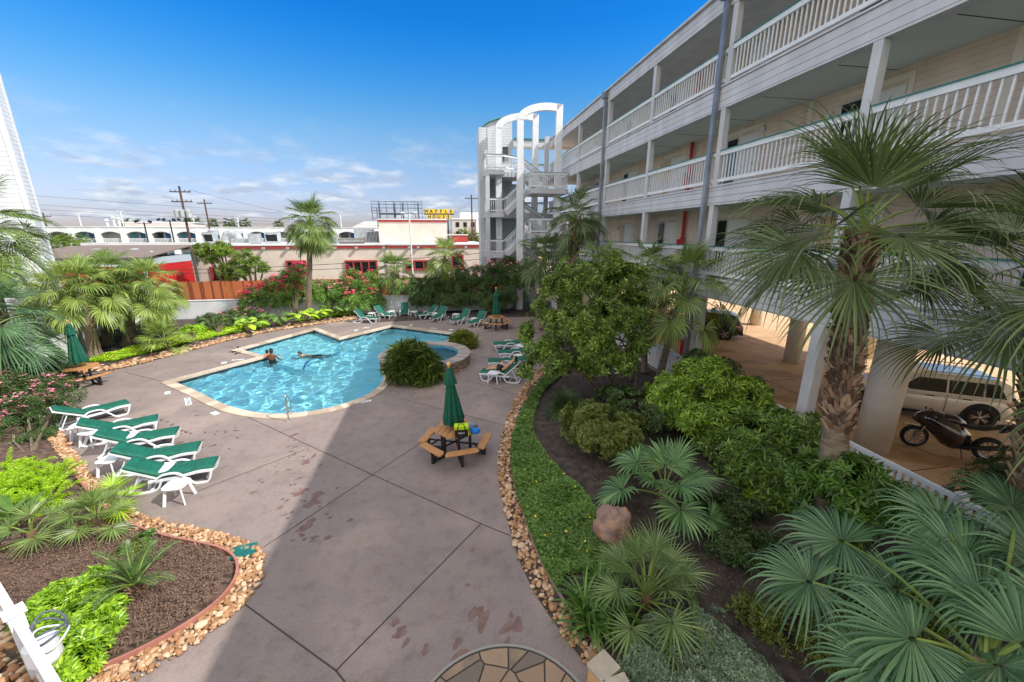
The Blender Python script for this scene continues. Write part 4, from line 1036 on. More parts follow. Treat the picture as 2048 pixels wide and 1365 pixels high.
# hexagonal picnic tables with closed umbrellas
M_TEAK = mat('orange_plastic_lumber', S(196, 146, 94), S(172, 120, 72), scale=5, rough=.6, stretch=(1, 6, 1), bump=.1)
M_FRAME = mat('dark_recycled_lumber', S(38, 36, 38), S(28, 26, 28), scale=6, rough=.6)
def make_picnic():
    t = thing('picnic_table', 'x', 'picnic table')
    RT = .74
    hx = [(RT*math.cos(R(60*k+30)), .66*math.sin(R(60*k+30))) for k in range(6)]
    m = MB(); n_ = 7
    for j in range(n_):                 # planks across the hexagon, clipped to its outline
        x0 = -.64+1.28*j/n_+.006; x1 = -.64+1.28*(j+1)/n_-.006
        f = lambda x: RT-abs(x)*math.tan(R(30))
        P_ = [(x0, -f(x0)), (x1, -f(x1)), (x1, f(x1)), (x0, f(x0))]
        if x0 < 0 < x1: P_ = [(x0, -f(x0)), (0, -RT), (x1, -f(x1)), (x1, f(x1)), (0, RT), (x0, f(x0))]
        m.prism(P_, .72, .755)
    m.build('table_top', M_TEAK, t, bevel=.004)
    for k in range(6):
        if k in (1, 2): continue
        a = R(60*k); Mx = Matrix.Rotation(a, 4, 'Z')
        P_ = [(.86, -.50), (.92, -.53), (1.08, -.62), (1.14, -.56), (1.14, .56), (1.08, .62), (.92, .53), (.86, .50)]
        P_ = [(.88, -.42), (.93, -.50), (1.10, -.55), (1.15, -.48), (1.15, .48), (1.10, .55), (.93, .50), (.88, .42)]
        s_ = MB().prism(P_, .415, .455, Mx).build('bench', M_TEAK, t, bevel=.006)
    for k in range(3):                  # three cross beams, the benches' posts and braces
        a = R(60*k+0); Mx = Matrix.Rotation(a, 4, 'Z'); z = .33+.03*k
        m = MB().box(-1.08, 1.08, -.03, .03, z-.045, z-.016, Mx)
        for s_ in (-1, 1):
            if k in (1, 2) and s_ == 1: continue
            m.box(s_*1.0-.04, s_*1.0+.04, -.04, .04, 0, .414, Mx); m.box(s_*.5-.04, s_*.5+.04, -.036, .036, .02, .719, Mx)
            A_ = Mx @ Vector((s_*.96, 0, .06)); B_ = Mx @ Vector((s_*.5, 0, .06)); m.bar(A_, B_, .07, .07)
            A_ = Mx @ Vector((s_*.97, 0, .1)); B_ = Mx @ Vector((s_*.62, 0, .32)); m.bar(A_, B_, .04, .05)
        m.build('support', M_FRAME, t)
    return t
def make_umbrella():
    t = thing('closed_umbrella', 'x', 'umbrella')
    MB().tube([(0, 0, .04), (0, 0, 2.5)], .02, 10).build('pole', mat('varnished_wood', S(196, 140, 80), rough=.4), t)
    MB().lathe((0, 0, 2.46), [(.035, 0), (.03, .03), (.05, .06), (.055, .09), (.045, .125), (.015, .145)], 14).build('finial', mat('brass_finial', S(226, 190, 110), rough=.3), t, smooth=True)
    def skirt(prof, nf, amp, seed):
        rr = random.Random(seed); ph = [rr.uniform(-.3, .3) for _ in range(nf)]; V = []; n_ = nf*6; F = []
        for r_, z, am in prof:
            for k in range(n_):
                a = 2*PI*k/n_; q = r_*(1+am*(abs(math.sin(nf*a/2+.3*math.sin(a+seed)))**.7-.5)*2)
                V.append((q*math.cos(a+.1*math.sin(z*4)), q*math.sin(a+.1*math.sin(z*4)), z+(.02*math.sin(nf*a) if z < .95 else 0)))
        for i in range(len(prof)-1):
            for k in range(n_): F.append((i*n_+k, i*n_+(k+1) % n_, (i+1)*n_+(k+1) % n_, (i+1)*n_+k))
        return MB().add(V, F)
    c = skirt([(.21, .90, .36), (.235, .97, .33), (.20, 1.2, .3), (.165, 1.5, .25), (.125, 1.8, .2), (.09, 2.08, .15), (.06, 2.3, .1), (.03, 2.45, 0)], 8, .3, 1)
    c.build('canopy', GREEN, t, smooth=True)
    skirt([(.155, 2.02, .25), (.14, 2.1, .2), (.10, 2.28, .12), (.05, 2.44, .05), (.025, 2.47, 0)], 8, .2, 2).build('vent_flap', GREEN, t, smooth=True)
    return t
pics = [((913, 903), -.2, 'hexagonal picnic table in the centre foreground with a bag on it', 'closed green umbrella rising from the foreground picnic table'),
        ((993, 656), .5, 'hexagonal picnic table in the shade at the far right of the pool', 'closed green umbrella of the far picnic table next to the loungers'),
        ((172, 768), -.2, 'hexagonal picnic table at the left by the pink oleander', 'closed green umbrella standing in the sun on the left')]
for i, (px, rz, l1, l2) in enumerate(pics):
    o, u_ = (make_picnic(), make_umbrella()) if i == 0 else (copy_tree(P0), copy_tree(Q0))
    if i == 0: P0, Q0 = o, u_
    p = G(*px); o.location = p; o.scale = (.8, .8, .96); o.rotation_euler = (0, 0, rz); u_.location = p; u_.rotation_euler = (R(2.0) if i == 0 else 0, R(-1.5), rz*3)
    tag(o, l1, 'picnic table', 'hexagonal picnic tables'); tag(u_, l2, 'umbrella', 'closed green umbrellas')
# bag, towels and cap on the near table
c = G(923, 872, .727)
bg_ = thing('cooler_bag', 'black and lime green carry bag standing on the nearest picnic table', 'bag', c, .15)
Mx = Matrix.Rotation(.12, 4, 'X')
MB().box(-.17, .17, -.09, .09, 0, .24, Mx).build('body', mat('black_fabric', S(34, 36, 38), rough=.8), bg_, bevel=.02)
LIME = mat('lime_fabric', S(186, 220, 20), rough=.7)
MB().box(-.175, .175, -.095, .095, .243, .33, Mx).box(.172, .185, -.09, .09, .01, .33, Mx).build('lid', LIME, bg_, bevel=.012)
for y in (-.105, .105): MB().tube([Mx @ Vector(q) for q in [(-.09, y, .06), (-.09, y, .34), (-.05, y, .43), (.05, y, .43), (.09, y, .34), (.09, y, .06)]], .011, 6).build('handle', BLACKM, bg_)
text_obj('iBeach', .075, WHITE, bg_, Mx @ Matrix.Translation((0, -.1, .15)) @ Matrix.Rotation(PI/2, 4, 'X'), ext=.001)

def cloth(c, r, h, seed, name, m, label, cat):
    rr = random.Random(seed); V, F = ico(); V = V.copy()
    for i in range(len(V)):
        q = noise.noise(Vector(V[i])*2.2+Vector((seed, 0, 0)))*.5+noise.noise(Vector(V[i])*5+Vector((seed, 3, 0)))*.22
        V[i] *= 1+q
    V[:, 2] = np.maximum(V[:, 2], -.35)
    tag(MB().add(V*np.array([r, r*.75, h])+np.array([0, 0, .35*h]), F).build(name, m, smooth=True, loc=c), label, cat)
cloth(G(950, 866, .727), .13, .11, 3, 'swim_cap', mat('blue_fabric', S(20, 120, 220), rough=.7), 'bright blue swim float lying on the nearest picnic table', 'swim float')
cloth(G(938, 857, .727), .2, .13, 9, 'towel', mat('grey_towel', S(150, 156, 170), S(120, 150, 170), scale=9, rough=.95), 'grey and pale blue towel heaped behind the bag on the picnic table', 'towel')
# handrail of the pool
hr = G(578, 843); e = G(575, 826); 
h_ = thing('pool_handrail', 'shiny bent steel handrail at the near edge of the pool', 'handrail', hr, math.atan2((G(596, 800)-hr).y, (G(596, 800)-hr).x))
MB().tube(spline([(0, 0, 0), (0, 0, .5), (.0, 0, .78), (.06, 0, .88), (.16, 0, .86), (.34, 0, .7), (.5, 0, .56), (.53, 0, .48), (.47, 0, .3), (.46, 0, .1), (.55, 0, -.3)], 4), .024, 10).build('rail', STEEL, h_, smooth=True)
MB().lathe((0, 0, 0), [(.06, .001), (.06, .012), (.03, .03)], 14).build('flange', CHROME, h_)
# sandals and towel on the far deck, drain grate, hose coil
MB_S = mat('dark_leather', S(40, 30, 28), rough=.7)
for i, (x, y, l_) in enumerate([(468, 704, 'pair of dark sandals on the deck nearest the rounded step'), (476, 707, 'pile of dark sandals and clothes at the coping of the left pool edge'), (475, 695, 'single dark sandal farthest up the deck by the pool')]):
    p = G(x, y); t = thing('sandals', l_, 'sandals', p, .5+i)
    for k in range([2, 3, 1][i]):
        cx_, cy_, a_ = .15*k-.1, .12*math.sin(k*4), .6*k
        Mx = Matrix.Translation((cx_, cy_, 0)) @ Matrix.Rotation(a_, 4, 'Z')
        MB().prism([(-.13, -.03), (-.05, -.045), (.08, -.05), (.13, -.02), (.13, .02), (.08, .05), (-.05, .045), (-.13, .03)], 0, .02, Mx).build('sole', MB_S, t)
        MB().tube([Mx @ Vector(q) for q in [(.02, -.045, .02), (.03, 0, .07), (.02, .045, .02)]], .012, 6).build('strap', MB_S, t)
gp = G(487, 1102, .05)
gr = thing('drain_grate', 'square teal drain grate at the tip of the rock border', 'drain grate', gp, .35)
gm = MB().box(-.2, .2, -.15, -.135, -.03, .02).box(-.2, .2, .135, .15, -.03, .02).box(-.2, -.185, -.134, .134, -.03, .02).box(.185, .2, -.134, .134, -.03, .02).box(-.006, .006, -.134, .134, -.01, .018)
for i in range(17): gm.box(-.18+i*.0215, -.168+i*.0215, -.134, .134, -.01, .016)
gm.build('grid', TEAL, gr); MB().box(-.19, .19, -.14, .14, -.04, -.031).build('sump', BLACKM, gr)


c = G(86, 1300, .62)
hb = thing('hose_reel', 'grey garden hose coiled over a white hanger on the bottom left railing', 'hose reel', (c.x, c.y, .45), nf.rotation_euler.z)
MB().lathe((0, 0, 0), [(.14, .0), (.16, .05), (.16, .3), (.1, .34)], 18).build('drum', PLASTIC, hb)
M_HOSE = mat('grey_hose', S(92, 100, 112), rough=.5)
for k in range(3):
    MB().tube([(.24*math.cos(a)*(1-.05*k), .1+.16*math.sin(a), .3+.09*k+.05*math.sin(2*a+k)) for a in [2*PI*q/24 for q in range(25)]], .013, 7).build('hose_loop', M_HOSE if k else PLASTIC, hb, smooth=True)
# ---------------------------------------------------------------- people
M_SKIN = mat('skin', S(206, 160, 130), S(190, 142, 112), scale=10, rough=.55)
M_SKIND = mat('brown_skin', S(124, 80, 60), S(108, 68, 50), scale=10, rough=.5)
M_HAIR = mat('black_hair', (.012, .01, .01), rough=.6, bump=.4, bscale=60)
M_ORANGE = mat('orange_float', S(240, 110, 30), rough=.5); M_BSUIT = mat('black_swimwear', (.01, .01, .012), rough=.7)
def person(label, loc, rz, J, skin, hair, hands=True, face=True, clothes=(), headr=.1):
    """J: joints name->(x,y,z) ; one skinned, continuous body"""
    t = thing('person', label, 'person', loc, rz)
    bm = bmesh.new(); lay = bm.verts.layers.skin.verify(); vs = {}
    rad = dict(pelvis=.13, waist=.115, chest=.135, neckb=.075, neck=.055, head=.085, top=.08, sl=.06, sr=.06, el=.042, er=.042, wl=.028, wr=.028, pl=.032, pr=.032,
               hl=.09, hr=.09, kl=.058, kr=.058, al=.038, ar=.038, tl=.03, tr=.03)
    def V(n, co, r):
        v = bm.verts.new(co); v[lay].radius = (r, r); vs[n] = v; return v
    for n in J: V(n, J[n], rad.get(n, .05))
    vs['pelvis'][lay].use_root = True
    for a, b in [('pelvis', 'waist'), ('waist', 'chest'), ('chest', 'neckb'), ('neckb', 'neck'), ('neck', 'head'), ('chest', 'sl'), ('chest', 'sr'), ('sl', 'el'), ('sr', 'er'), ('el', 'wl'), ('er', 'wr'), ('wl', 'pl'), ('wr', 'pr'),
                 ('pelvis', 'hl'), ('pelvis', 'hr'), ('hl', 'kl'), ('hr', 'kr'), ('kl', 'al'), ('kr', 'ar'), ('al', 'tl'), ('ar', 'tr')]:
        if a in vs and b in vs: bm.edges.new((vs[a], vs[b]))
    if hands:
        for s_ in 'lr':
            if 'p'+s_ not in vs: continue
            w_ = Vector(J['w'+s_]); p_ = Vector(J['p'+s_]); d = (p_-w_).normalized(); sd = d.cross(Vector((0, 0, 1)))
            sd = sd.normalized() if sd.length > .1 else Vector((1, 0, 0)); nn = sd.cross(d)
            for k, ln in enumerate((.062, .072, .068, .052)):
                q = p_+sd*(k-1.5)*.019+d*.03; a_ = V(f'f{s_}{k}a', q, .008); bm.edges.new((vs['p'+s_], a_))
                b_ = V(f'f{s_}{k}b', q+d*ln*.5-nn*.012, .008); c_ = V(f'f{s_}{k}c', q+d*ln*.85-nn*.035, .007); bm.edges.new((a_, b_)); bm.edges.new((b_, c_))
            a_ = V(f't{s_}a', w_.lerp(p_, .5)-sd*.045, .010); b_ = V(f't{s_}b', w_.lerp(p_, .5)-sd*.06+d*.05-nn*.01, .009); bm.edges.new((vs['w'+s_], a_)); bm.edges.new((a_, b_))
    me = bpy.data.meshes.new('body'); bm.to_mesh(me); bm.free()
    o = bpy.data.objects.new('body', me); C.objects.link(o)
    sk = o.modifiers.new('s', 'SKIN'); sk.use_smooth_shade = True; sb = o.modifiers.new('d', 'SUBSURF'); sb.levels = 2; sb.render_levels = 2
    bpy.context.view_layer.update()
    m2 = bpy.data.meshes.new_from_object(o.evaluated_get(bpy.context.evaluated_depsgraph_get())); bpy.data.objects.remove(o)
    # the head: skull, jaw, nose and ears joined to the same surface object
    hd = Vector(J['head']); up = (hd-Vector(J['neck'])).normalized(); fw = Vector(J['face']).normalized() if 'face' in J else Vector((0, -1, 0))
    fw = (fw-up*fw.dot(up)).normalized(); rt = fw.cross(up)
    Rm = Matrix((rt, fw, up)).transposed()
    hm = MB(); r_ = headr; c = hd+up*.04
    hm.ell(c, (r_*.78, r_*.95, r_*1.15), Rm); hm.ell(c+fw*r_*.25-up*r_*.7, (r_*.5, r_*.55, r_*.42), Rm); hm.ell(c+fw*r_*.98-up*r_*.1, (r_*.14, r_*.2, r_*.22), Rm)
    for s_ in (-1, 1): hm.ell(c+rt*s_*r_*.8-up*r_*.05, (r_*.1, r_*.18, r_*.26), Rm)
    h_ = hm.build('head', skin, t, smooth=True)
    bm = bmesh.new(); bm.from_mesh(m2); bm.from_mesh(h_.data); m3 = bpy.data.meshes.new('body'); bm.to_mesh(m3); bm.free()
    bpy.data.objects.remove(h_)
    for p in m3.polygons: p.use_smooth = True
    m3.materials.clear(); m3.materials.append(skin)
    b = bpy.data.objects.new('body', m3); C.objects.link(b); b.parent = t
    for s_ in (-1, 1): MB().ell(c+rt*s_*r_*.32+fw*r_*.86+up*r_*.05, (r_*.13, r_*.08, r_*.08), Rm, lo=True).build('eye', WHITE if False else BLACKM, t)
    MB().ell(c+fw*r_*.83-up*r_*.62, (r_*.25, r_*.06, r_*.06), Rm, lo=True).build('mouth', mat('lips', S(150, 80, 76), rough=.5), t)
    V_, F_ = ico(); V_ = V_.copy(); q = V_*np.array([r_*.86, r_*1.04, r_*1.24])
    q[:, 1] = np.where(V_[:, 1] > 0.35, q[:, 1]*.82, q[:, 1]); q[:, 2] = np.where((V_[:, 1] > .1) & (V_[:, 2] < .35), r_*.45, q[:, 2])
    q = q @ np.array(Rm.to_3x3()).T + np.array(c+up*r_*.05-fw*r_*.06)
    hh = MB().add(q, F_)
    if hair == 'bun': hh.ell(c+up*r_*.95-fw*r_*.7, (r_*.5, r_*.5, r_*.5), Rm)
    if hair == 'long': hh.ell(c-fw*r_*.75-up*r_*.9, (r_*.6, r_*.35, r_*1.1), Rm)
    hh.build('hair', M_HAIR, t, smooth=True)
    for nm, fn, m_ in clothes: fn().build(nm, m_, t, smooth=True)
    return t
wl = wz
p = G(545, 722, wl)
# adult standing in the water with the back to the camera, holding a child
person('person with dark hair standing in the pool, back to the camera, holding a child', (p.x, p.y, dz), 0,
       dict(pelvis=(0, 0, .9), waist=(0, 0, 1.08), chest=(0, 0, 1.3), neckb=(0, 0, 1.44), neck=(0, .01, 1.5), head=(0, .02, 1.57), face=(0, 1, 0), sl=(-.17, 0, 1.40), sr=(.17, 0, 1.40), el=(-.30, .06, 1.22), wl=(-.34, .26, 1.14), pl=(-.34, .33, 1.14),
            er=(.30, .05, 1.2), wr=(.36, .2, 1.06), pr=(.37, .28, 1.05), hl=(-.1, 0, .84), hr=(.1, 0, .84), kl=(-.12, .03, .46), kr=(.13, .02, .46), al=(-.13, 0, .08), ar=(.14, 0, .08), tl=(-.14, .14, .03), tr=(.15, .14, .03)),
       M_SKIND, 'bun', clothes=[('swimsuit', lambda: MB().lathe((0, 0, 0), [(.155, .82), (.17, .92), (.15, 1.08), (.155, 1.2)], 20, cap=False), M_BSUIT)])
q = G(536, 716, wl)
person('small child in orange arm floats held beside the adult in the pool', (q.x, q.y, dz+.52), 0,
       dict(pelvis=(0, 0, .48), waist=(0, 0, .58), chest=(0, 0, .70), neckb=(0, 0, .79), neck=(0, 0, .83), head=(0, 0, .88), face=(-.4, 1, 0), sl=(-.1, 0, .76), sr=(.1, 0, .76), el=(-.18, .06, .68), wl=(-.2, .16, .66), pl=(-.2, .2, .66),
            er=(.18, .06, .68), wr=(.2, .16, .68), pr=(.2, .2, .68), hl=(-.06, 0, .45), hr=(.06, 0, .45), kl=(-.07, .05, .28), kr=(.07, .05, .28), al=(-.07, 0, .1), ar=(.07, 0, .1)),
       M_SKIN, 'short', hands=True, headr=.088, clothes=[('arm_float', lambda: MB().lathe((0, 0, 0), [(.13, .58), (.17, .62), (.17, .76), (.12, .8)], 16, cap=False), M_ORANGE)])
q = G(608, 712, wl)
person('dark haired swimmer doing breaststroke in the middle of the pool', (q.x, q.y, wl-.04), 0,
       dict(pelvis=(.45, .12, -.1), waist=(.28, .08, -.06), chest=(.1, .03, -.02), neckb=(-.06, 0, .02), neck=(-.12, 0, .06), head=(-.17, 0, .12), face=(-1, -.3, .2), sl=(0, -.17, -.02), sr=(.02, .18, -.02), el=(-.18, -.36, -.08), wl=(-.4, -.3, -.1), pl=(-.47, -.28, -.1),
            er=(-.16, .38, -.08), wr=(-.38, .32, -.1), pr=(-.45, .3, -.1), hl=(.52, .02, -.12), hr=(.52, .22, -.12), kl=(.9, -.02, -.2), kr=(.9, .36, -.2), al=(1.26, .1, -.26), ar=(1.26, .4, -.26), tl=(1.38, .1, -.28), tr=(1.38, .42, -.28)),
       M_SKIN, 'short', clothes=[('swim_shorts', lambda: MB().tube([(.38, .1, -.09), (.56, .13, -.13), (.78, .17, -.17)], [.16, .17, .13], 14), M_BSUIT)])
# sunbather: lies in the lounger's own frame (x towards the head)
lg = [o for o in bpy.data.objects if o.get('label') == 'lounger with the reclining sunbather on it'][0]
a = R(44)
person('person with long black hair reclining on a lounger, reading, in shorts', lg.location, lg.rotation_euler.z,
       dict(pelvis=(1.06, 0, .55), waist=(1.22, 0, .66), chest=(1.38, 0, .84), neckb=(1.48, 0, .95), neck=(1.52, 0, 1.0), head=(1.56, 0, 1.07), face=(-1, 0, .3), sl=(1.42, .17, .90), sr=(1.42, -.17, .90), el=(1.2, .27, .72), wl=(1.02, .14, .86), pl=(.97, .09, .9),
            er=(1.2, -.27, .72), wr=(1.02, -.14, .86), pr=(.97, -.09, .9), hl=(1.0, .1, .53), hr=(1.0, -.1, .53), kl=(.66, .13, .66), kr=(.66, -.1, .62), al=(.3, .1, .49), ar=(.28, -.08, .49), tl=(.22, .11, .62), tr=(.2, -.09, .62)),
       M_SKIN, 'long', clothes=[('shorts', lambda: MB().tube([(1.1, 0, .57), (.95, .06, .58), (.74, .12, .64)], [.15, .125, .09], 14).tube([(.98, -.06, .56), (.74, -.1, .61)], [.115, .09], 14), M_BSUIT),
                                ('bikini_top', lambda: MB().tube([(1.30, 0, .76), (1.40, 0, .87)], [.155, .165], 16), mat('patterned_top', S(190, 190, 200), S(60, 90, 110), scale=30, rough=.7))])
sb2 = [o for o in bpy.data.objects if str(o.get('label')).startswith('person with long black hair')][0]; sb2.scale = (.9, .9, .88)
bk = tag(MB().box(-.09, .09, -.012, .012, 0, .13, Matrix.Rotation(.5, 4, 'X')).build('book', mat('book_cover', S(120, 70, 60), rough=.6), loc=lg.matrix_basis @ Vector((.95, 0, .92))), 'small book held by the reclining sunbather', 'book')
bk.rotation_euler = (0, 0, lg.rotation_euler.z+PI/2)
# ================================================================ plants
def leafmat(name, a, b, c=None, tr=.25, rough=.38, sc_=1.2, lo=.1, hi=.9, k=.62):
    k *= 1.12; a = tuple(x*k*.5 for x in a[:3]); b = tuple(x*k*1.4 for x in b[:3]); c = tuple(x*k for x in c[:3]) if c else None
    return mat(name, a, b, scale=sc_, rough=rough, island=True, trans=tr, c3=c, lo=lo, hi=hi, spec=.55)
L_PALM = leafmat('palm_green', S(96, 128, 62), S(142, 164, 88), S(118, 146, 74), k=.75)
L_PALMD = leafmat('palm_deep_green', S(84, 110, 62), S(136, 156, 96), S(102, 128, 74))
L_PALMY = leafmat('palm_yellow_green', S(108, 140, 62), S(176, 192, 104), S(136, 162, 76), k=.78)
L_BLUE = leafmat('fan_palm_blue_green', S(88, 134, 92), S(140, 178, 124), S(108, 154, 106), tr=.25, k=.55)
L_FAN = leafmat('fan_palm_green', S(96, 142, 84), S(150, 190, 118), S(118, 164, 98), tr=.25)
L_DEAD = leafmat('dead_frond', S(150, 120, 80), S(190, 160, 112), tr=.2)
L_LIME = leafmat('lime_leaf', S(120, 168, 30), S(184, 212, 60), S(150, 192, 40), k=.95)
L_MID = leafmat('mid_green_leaf', S(78, 122, 48), S(132, 170, 74), S(102, 146, 58))
L_BRIGHT = leafmat('bright_green_leaf', S(108, 146, 44), S(172, 200, 80), S(128, 166, 56), k=.78)
L_DARK = leafmat('dark_green_leaf', S(60, 88, 46), S(104, 134, 66), S(80, 110, 54))
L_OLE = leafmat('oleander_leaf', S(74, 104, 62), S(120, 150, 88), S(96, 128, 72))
L_OLIVE = leafmat('small_olive_leaf', S(96, 116, 44), S(146, 158, 70), S(118, 134, 52))
L_GREYG = leafmat('grey_green_leaf', S(128, 154, 126), S(178, 196, 162), S(148, 176, 142), tr=.2)
L_FERN = leafmat('fern_green', S(140, 186, 30), S(192, 220, 60), S(160, 200, 40), k=.9)
L_CYC = leafmat('cycad_green', S(70, 112, 60), S(120, 156, 92), tr=.15)
L_COVER = leafmat('ground_cover_leaf', S(84, 124, 50), S(136, 170, 76), S(104, 146, 58), k=.72)
L_CROTON = leafmat('croton_leaf', S(120, 140, 60), S(190, 150, 70), S(90, 130, 50))
F_PINK = leafmat('pink_blossom', S(236, 110, 150), S(248, 166, 190), tr=.3, k=1)
F_RED = leafmat('crimson_blossom', S(222, 40, 96), S(240, 90, 130), tr=.3, k=1)
F_YEL = leafmat('yellow_blossom', S(250, 214, 30), S(255, 232, 90), tr=.2, k=1)
M_BARK = mat('palm_trunk', S(150, 134, 116), S(104, 90, 76), scale=5, rough=.95, stretch=(1, 1, 6), bump=.6, bscale=18)
M_BARKD = mat('grey_bark', S(128, 112, 94), S(84, 72, 60), scale=6, rough=.95, bump=.5, bscale=25)
M_BOOT = mat('palm_boot', S(176, 150, 124), S(92, 72, 58), scale=3, rough=.9, island=True, c3=S(138, 108, 84))
M_PETI = mat('petiole', S(128, 150, 70), S(110, 130, 60), scale=3, rough=.5)
def nrm(v): return v/np.maximum(np.linalg.norm(v, axis=-1, keepdims=True), 1e-9)
def fan_leaf(mb, hub, d, up, Rr, nseg=36, arc=4.4, split=.45, droop=.7, steps=5, fold=.35, costa=.35, rng=RN, wk=1.0):
    """one palmate blade. hub: position, d: direction away from the stalk, up: leaf normal side"""
    d = nrm(np.array(d, float)); up = np.array(up, float); up = nrm(up-d*np.dot(up, d)); s = np.cross(d, up)
    ph = (np.arange(nseg)+.5)/nseg*arc-arc/2; ph = ph+rng.normal(0, .012, nseg)
    dphi = arc/nseg
    Ls = Rr*(.62+.38*np.cos(ph/arc*2.6))*(1+rng.normal(0, .075, nseg))
    D0 = np.cos(ph)[:, None]*d+np.sin(ph)[:, None]*s
    D0 = nrm(D0+up*(fold*np.abs(np.sin(ph*.5))**1.2)[:, None])           # cupped blade
    start = hub+costa*Rr*.35*np.cos(ph*.5)[:, None]**2*d*.5
    ts = np.linspace(0, 1, steps+1)
    P = start+D0*Ls[:, None]*.03; pos = [P]; dirs = [D0]
    Dc = D0.copy(); prev = 0
    for t in ts[1:]:
        dt = t-prev; prev = t
        g = droop*max(0, t-.38)**1.4*3.0*np.clip(1+rng.normal(0, .5, nseg), .2, 3)
        Dc = nrm(Dc+np.array([0, 0, -1.0])*(g*dt*2)[:, None]); P = P+Dc*(Ls*dt)[:, None]; pos.append(P); dirs.append(Dc)
    pos = np.array(pos); dirs = np.array(dirs)                             # (steps+1, nseg, 3)
    side = nrm(np.cross(D0, up)); tt = ts[:, None]
    w_full = np.maximum(Ls*tt, Rr*.02)*dphi*.52
    wsp = Ls*split*dphi*.52
    w_ = np.where(tt <= split, w_full, wsp*np.clip((1-tt)/(1-split), 0, 1)**.8*wk+.0008)
    nn = nrm(np.cross(side[None], dirs)); nn = np.where((nn@up)[..., None] < 0, -nn, nn)
    pl = (w_*.55)[..., None]*nn
    Lf = pos-side[None]*w_[..., None]+pl*.5; Rt = pos+side[None]*w_[..., None]+pl*.5; Md = pos-pl*.5
    V = np.stack([Lf, Md, Rt], axis=2).reshape(-1, 3)                      # index (i*nseg+k)*3+c
    F = []
    i = np.arange(steps)[:, None]; k = np.arange(nseg)[None]
    a = ((i*nseg+k)*3).ravel(); b = (((i+1)*nseg+k)*3).ravel()
    F = np.concatenate([np.stack([a, a+1, b+1, b], 1), np.stack([a+1, a+2, b+2, b+1], 1)])
    mb.add(V, F)
def petiole(mb, a, b, r, sag=.08):
    a = Vector(a); b = Vector(b); L = (b-a).length
    pts = [a.lerp(b, k/5)+Vector((0, 0, sag*L*math.sin(PI*k/5))) for k in range(6)]
    mb.tube(pts, [r*1.5, r*1.2, r, r*.9, r*.8, r*.7], 5, cap=False); return (pts[-1]-pts[-2]).normalized()
def fan_crown(top, n, Rr, stalk, el0=80, el1=-45, nseg=36, steps=5, droop=.7, arc=4.4, split=.45, seed=0, r=.016, az0=0, jit=.12, wk=1.0, fold=.35):
    rng = np.random.default_rng(seed); lm, pm = MB(), MB()
    for i in range(n):
        q = (i+.5)/n; az = az0+i*2.39996+rng.normal(0, .15); el = R(el0+(el1-el0)*q**.9+rng.normal(0, 6)); L = stalk*(.75+.35*q)*(1+rng.normal(0, jit))
        d = np.array([math.cos(az)*math.cos(el), math.sin(az)*math.cos(el), math.sin(el)])
        base = np.array(top)+np.array([0, 0, .12*(1-q)-.15*q]); hub = base+d*L+np.array([0, 0, -.12*L*q])
        dd = petiole(pm, base, hub, r)
        up = np.array([0, 0, 1.0]) if abs(d[2]) < .93 else np.array([-math.cos(az), -math.sin(az), .2])
        up = up*(1.0) + np.array([math.cos(az), math.sin(az), 0])*(-.4 if el > .6 else .15)+rng.normal(0, .15, 3)
        dn = np.array([dd.x, dd.y, dd.z])+np.array([0, 0, -.25-.25*q])
        fan_leaf(lm, hub, dn, up, Rr*(1+rng.normal(0, .08)), nseg, arc*(.62+.38*min(1, q*2.2)), split, droop*(1+.4*q), steps, rng=rng, wk=wk, fold=fold)
    return lm, pm
def trunk_mesh(base, top, r0, r1, seed=0, bend=.0, n=14, rings=40, rough=.04, flare=1.35):
    rr = random.Random(seed); base = Vector(base); top = Vector(top); L = (top-base).length
    bx, by = rr.uniform(-1, 1)*bend, rr.uniform(-1, 1)*bend
    pts = []; rs = []
    for i in range(rings+1):
        t = i/rings; p = base.lerp(top, t)+Vector((bx, by, 0))*math.sin(PI*t); pts.append(p)
        rs.append((r0+(r1-r0)*t)*(1+(flare-1)*max(0, 1-t*9)**2)*(1+rr.uniform(-rough, rough)))
    return MB().tube(pts, rs, n), pts, rs
def boots(pts, rs, t0, t1, n, size, seed=0):
    """old leaf bases: upward pointing wedges in a spiral round the trunk"""
    rr = random.Random(seed); mb = MB(); m = len(pts)-1
    for i in range(n):
        t = t0+(t1-t0)*i/n; f = t*m; k = min(int(f), m-1); p = pts[k].lerp(pts[k+1], f-k); r = rs[k]
        a = i*2.39996+rr.uniform(-.1, .1); o = Vector((math.cos(a), math.sin(a), 0)); s = Vector((-o.y, o.x, 0)); up = (pts[k+1]-pts[k]).normalized()
        L = size*rr.uniform(.8, 1.3); w_ = size*.26*rr.uniform(.8, 1.2); th = size*.15
        b = p+o*(r*.82); tip = p+o*(r+size*.5*rr.uniform(.6, 1.25))+up*L
        sw = s*((.28 if i % 2 else -.28)+rr.uniform(-.1, .1))*L
        V = [b-s*w_, b+s*w_, b+s*w_*.9+o*th*1.6, b-s*w_*.9+o*th*1.6, tip-s*w_*.45+sw-o*th, tip+s*w_*.45+sw-o*th, tip+s*w_*.4+sw+o*th*.4, tip-s*w_*.4+sw+o*th*.4]
        mb.add(V, [(0, 1, 5, 4), (3, 7, 6, 2), (1, 2, 6, 5), (0, 4, 7, 3), (4, 5, 6, 7), (0, 3, 2, 1)])
    return mb
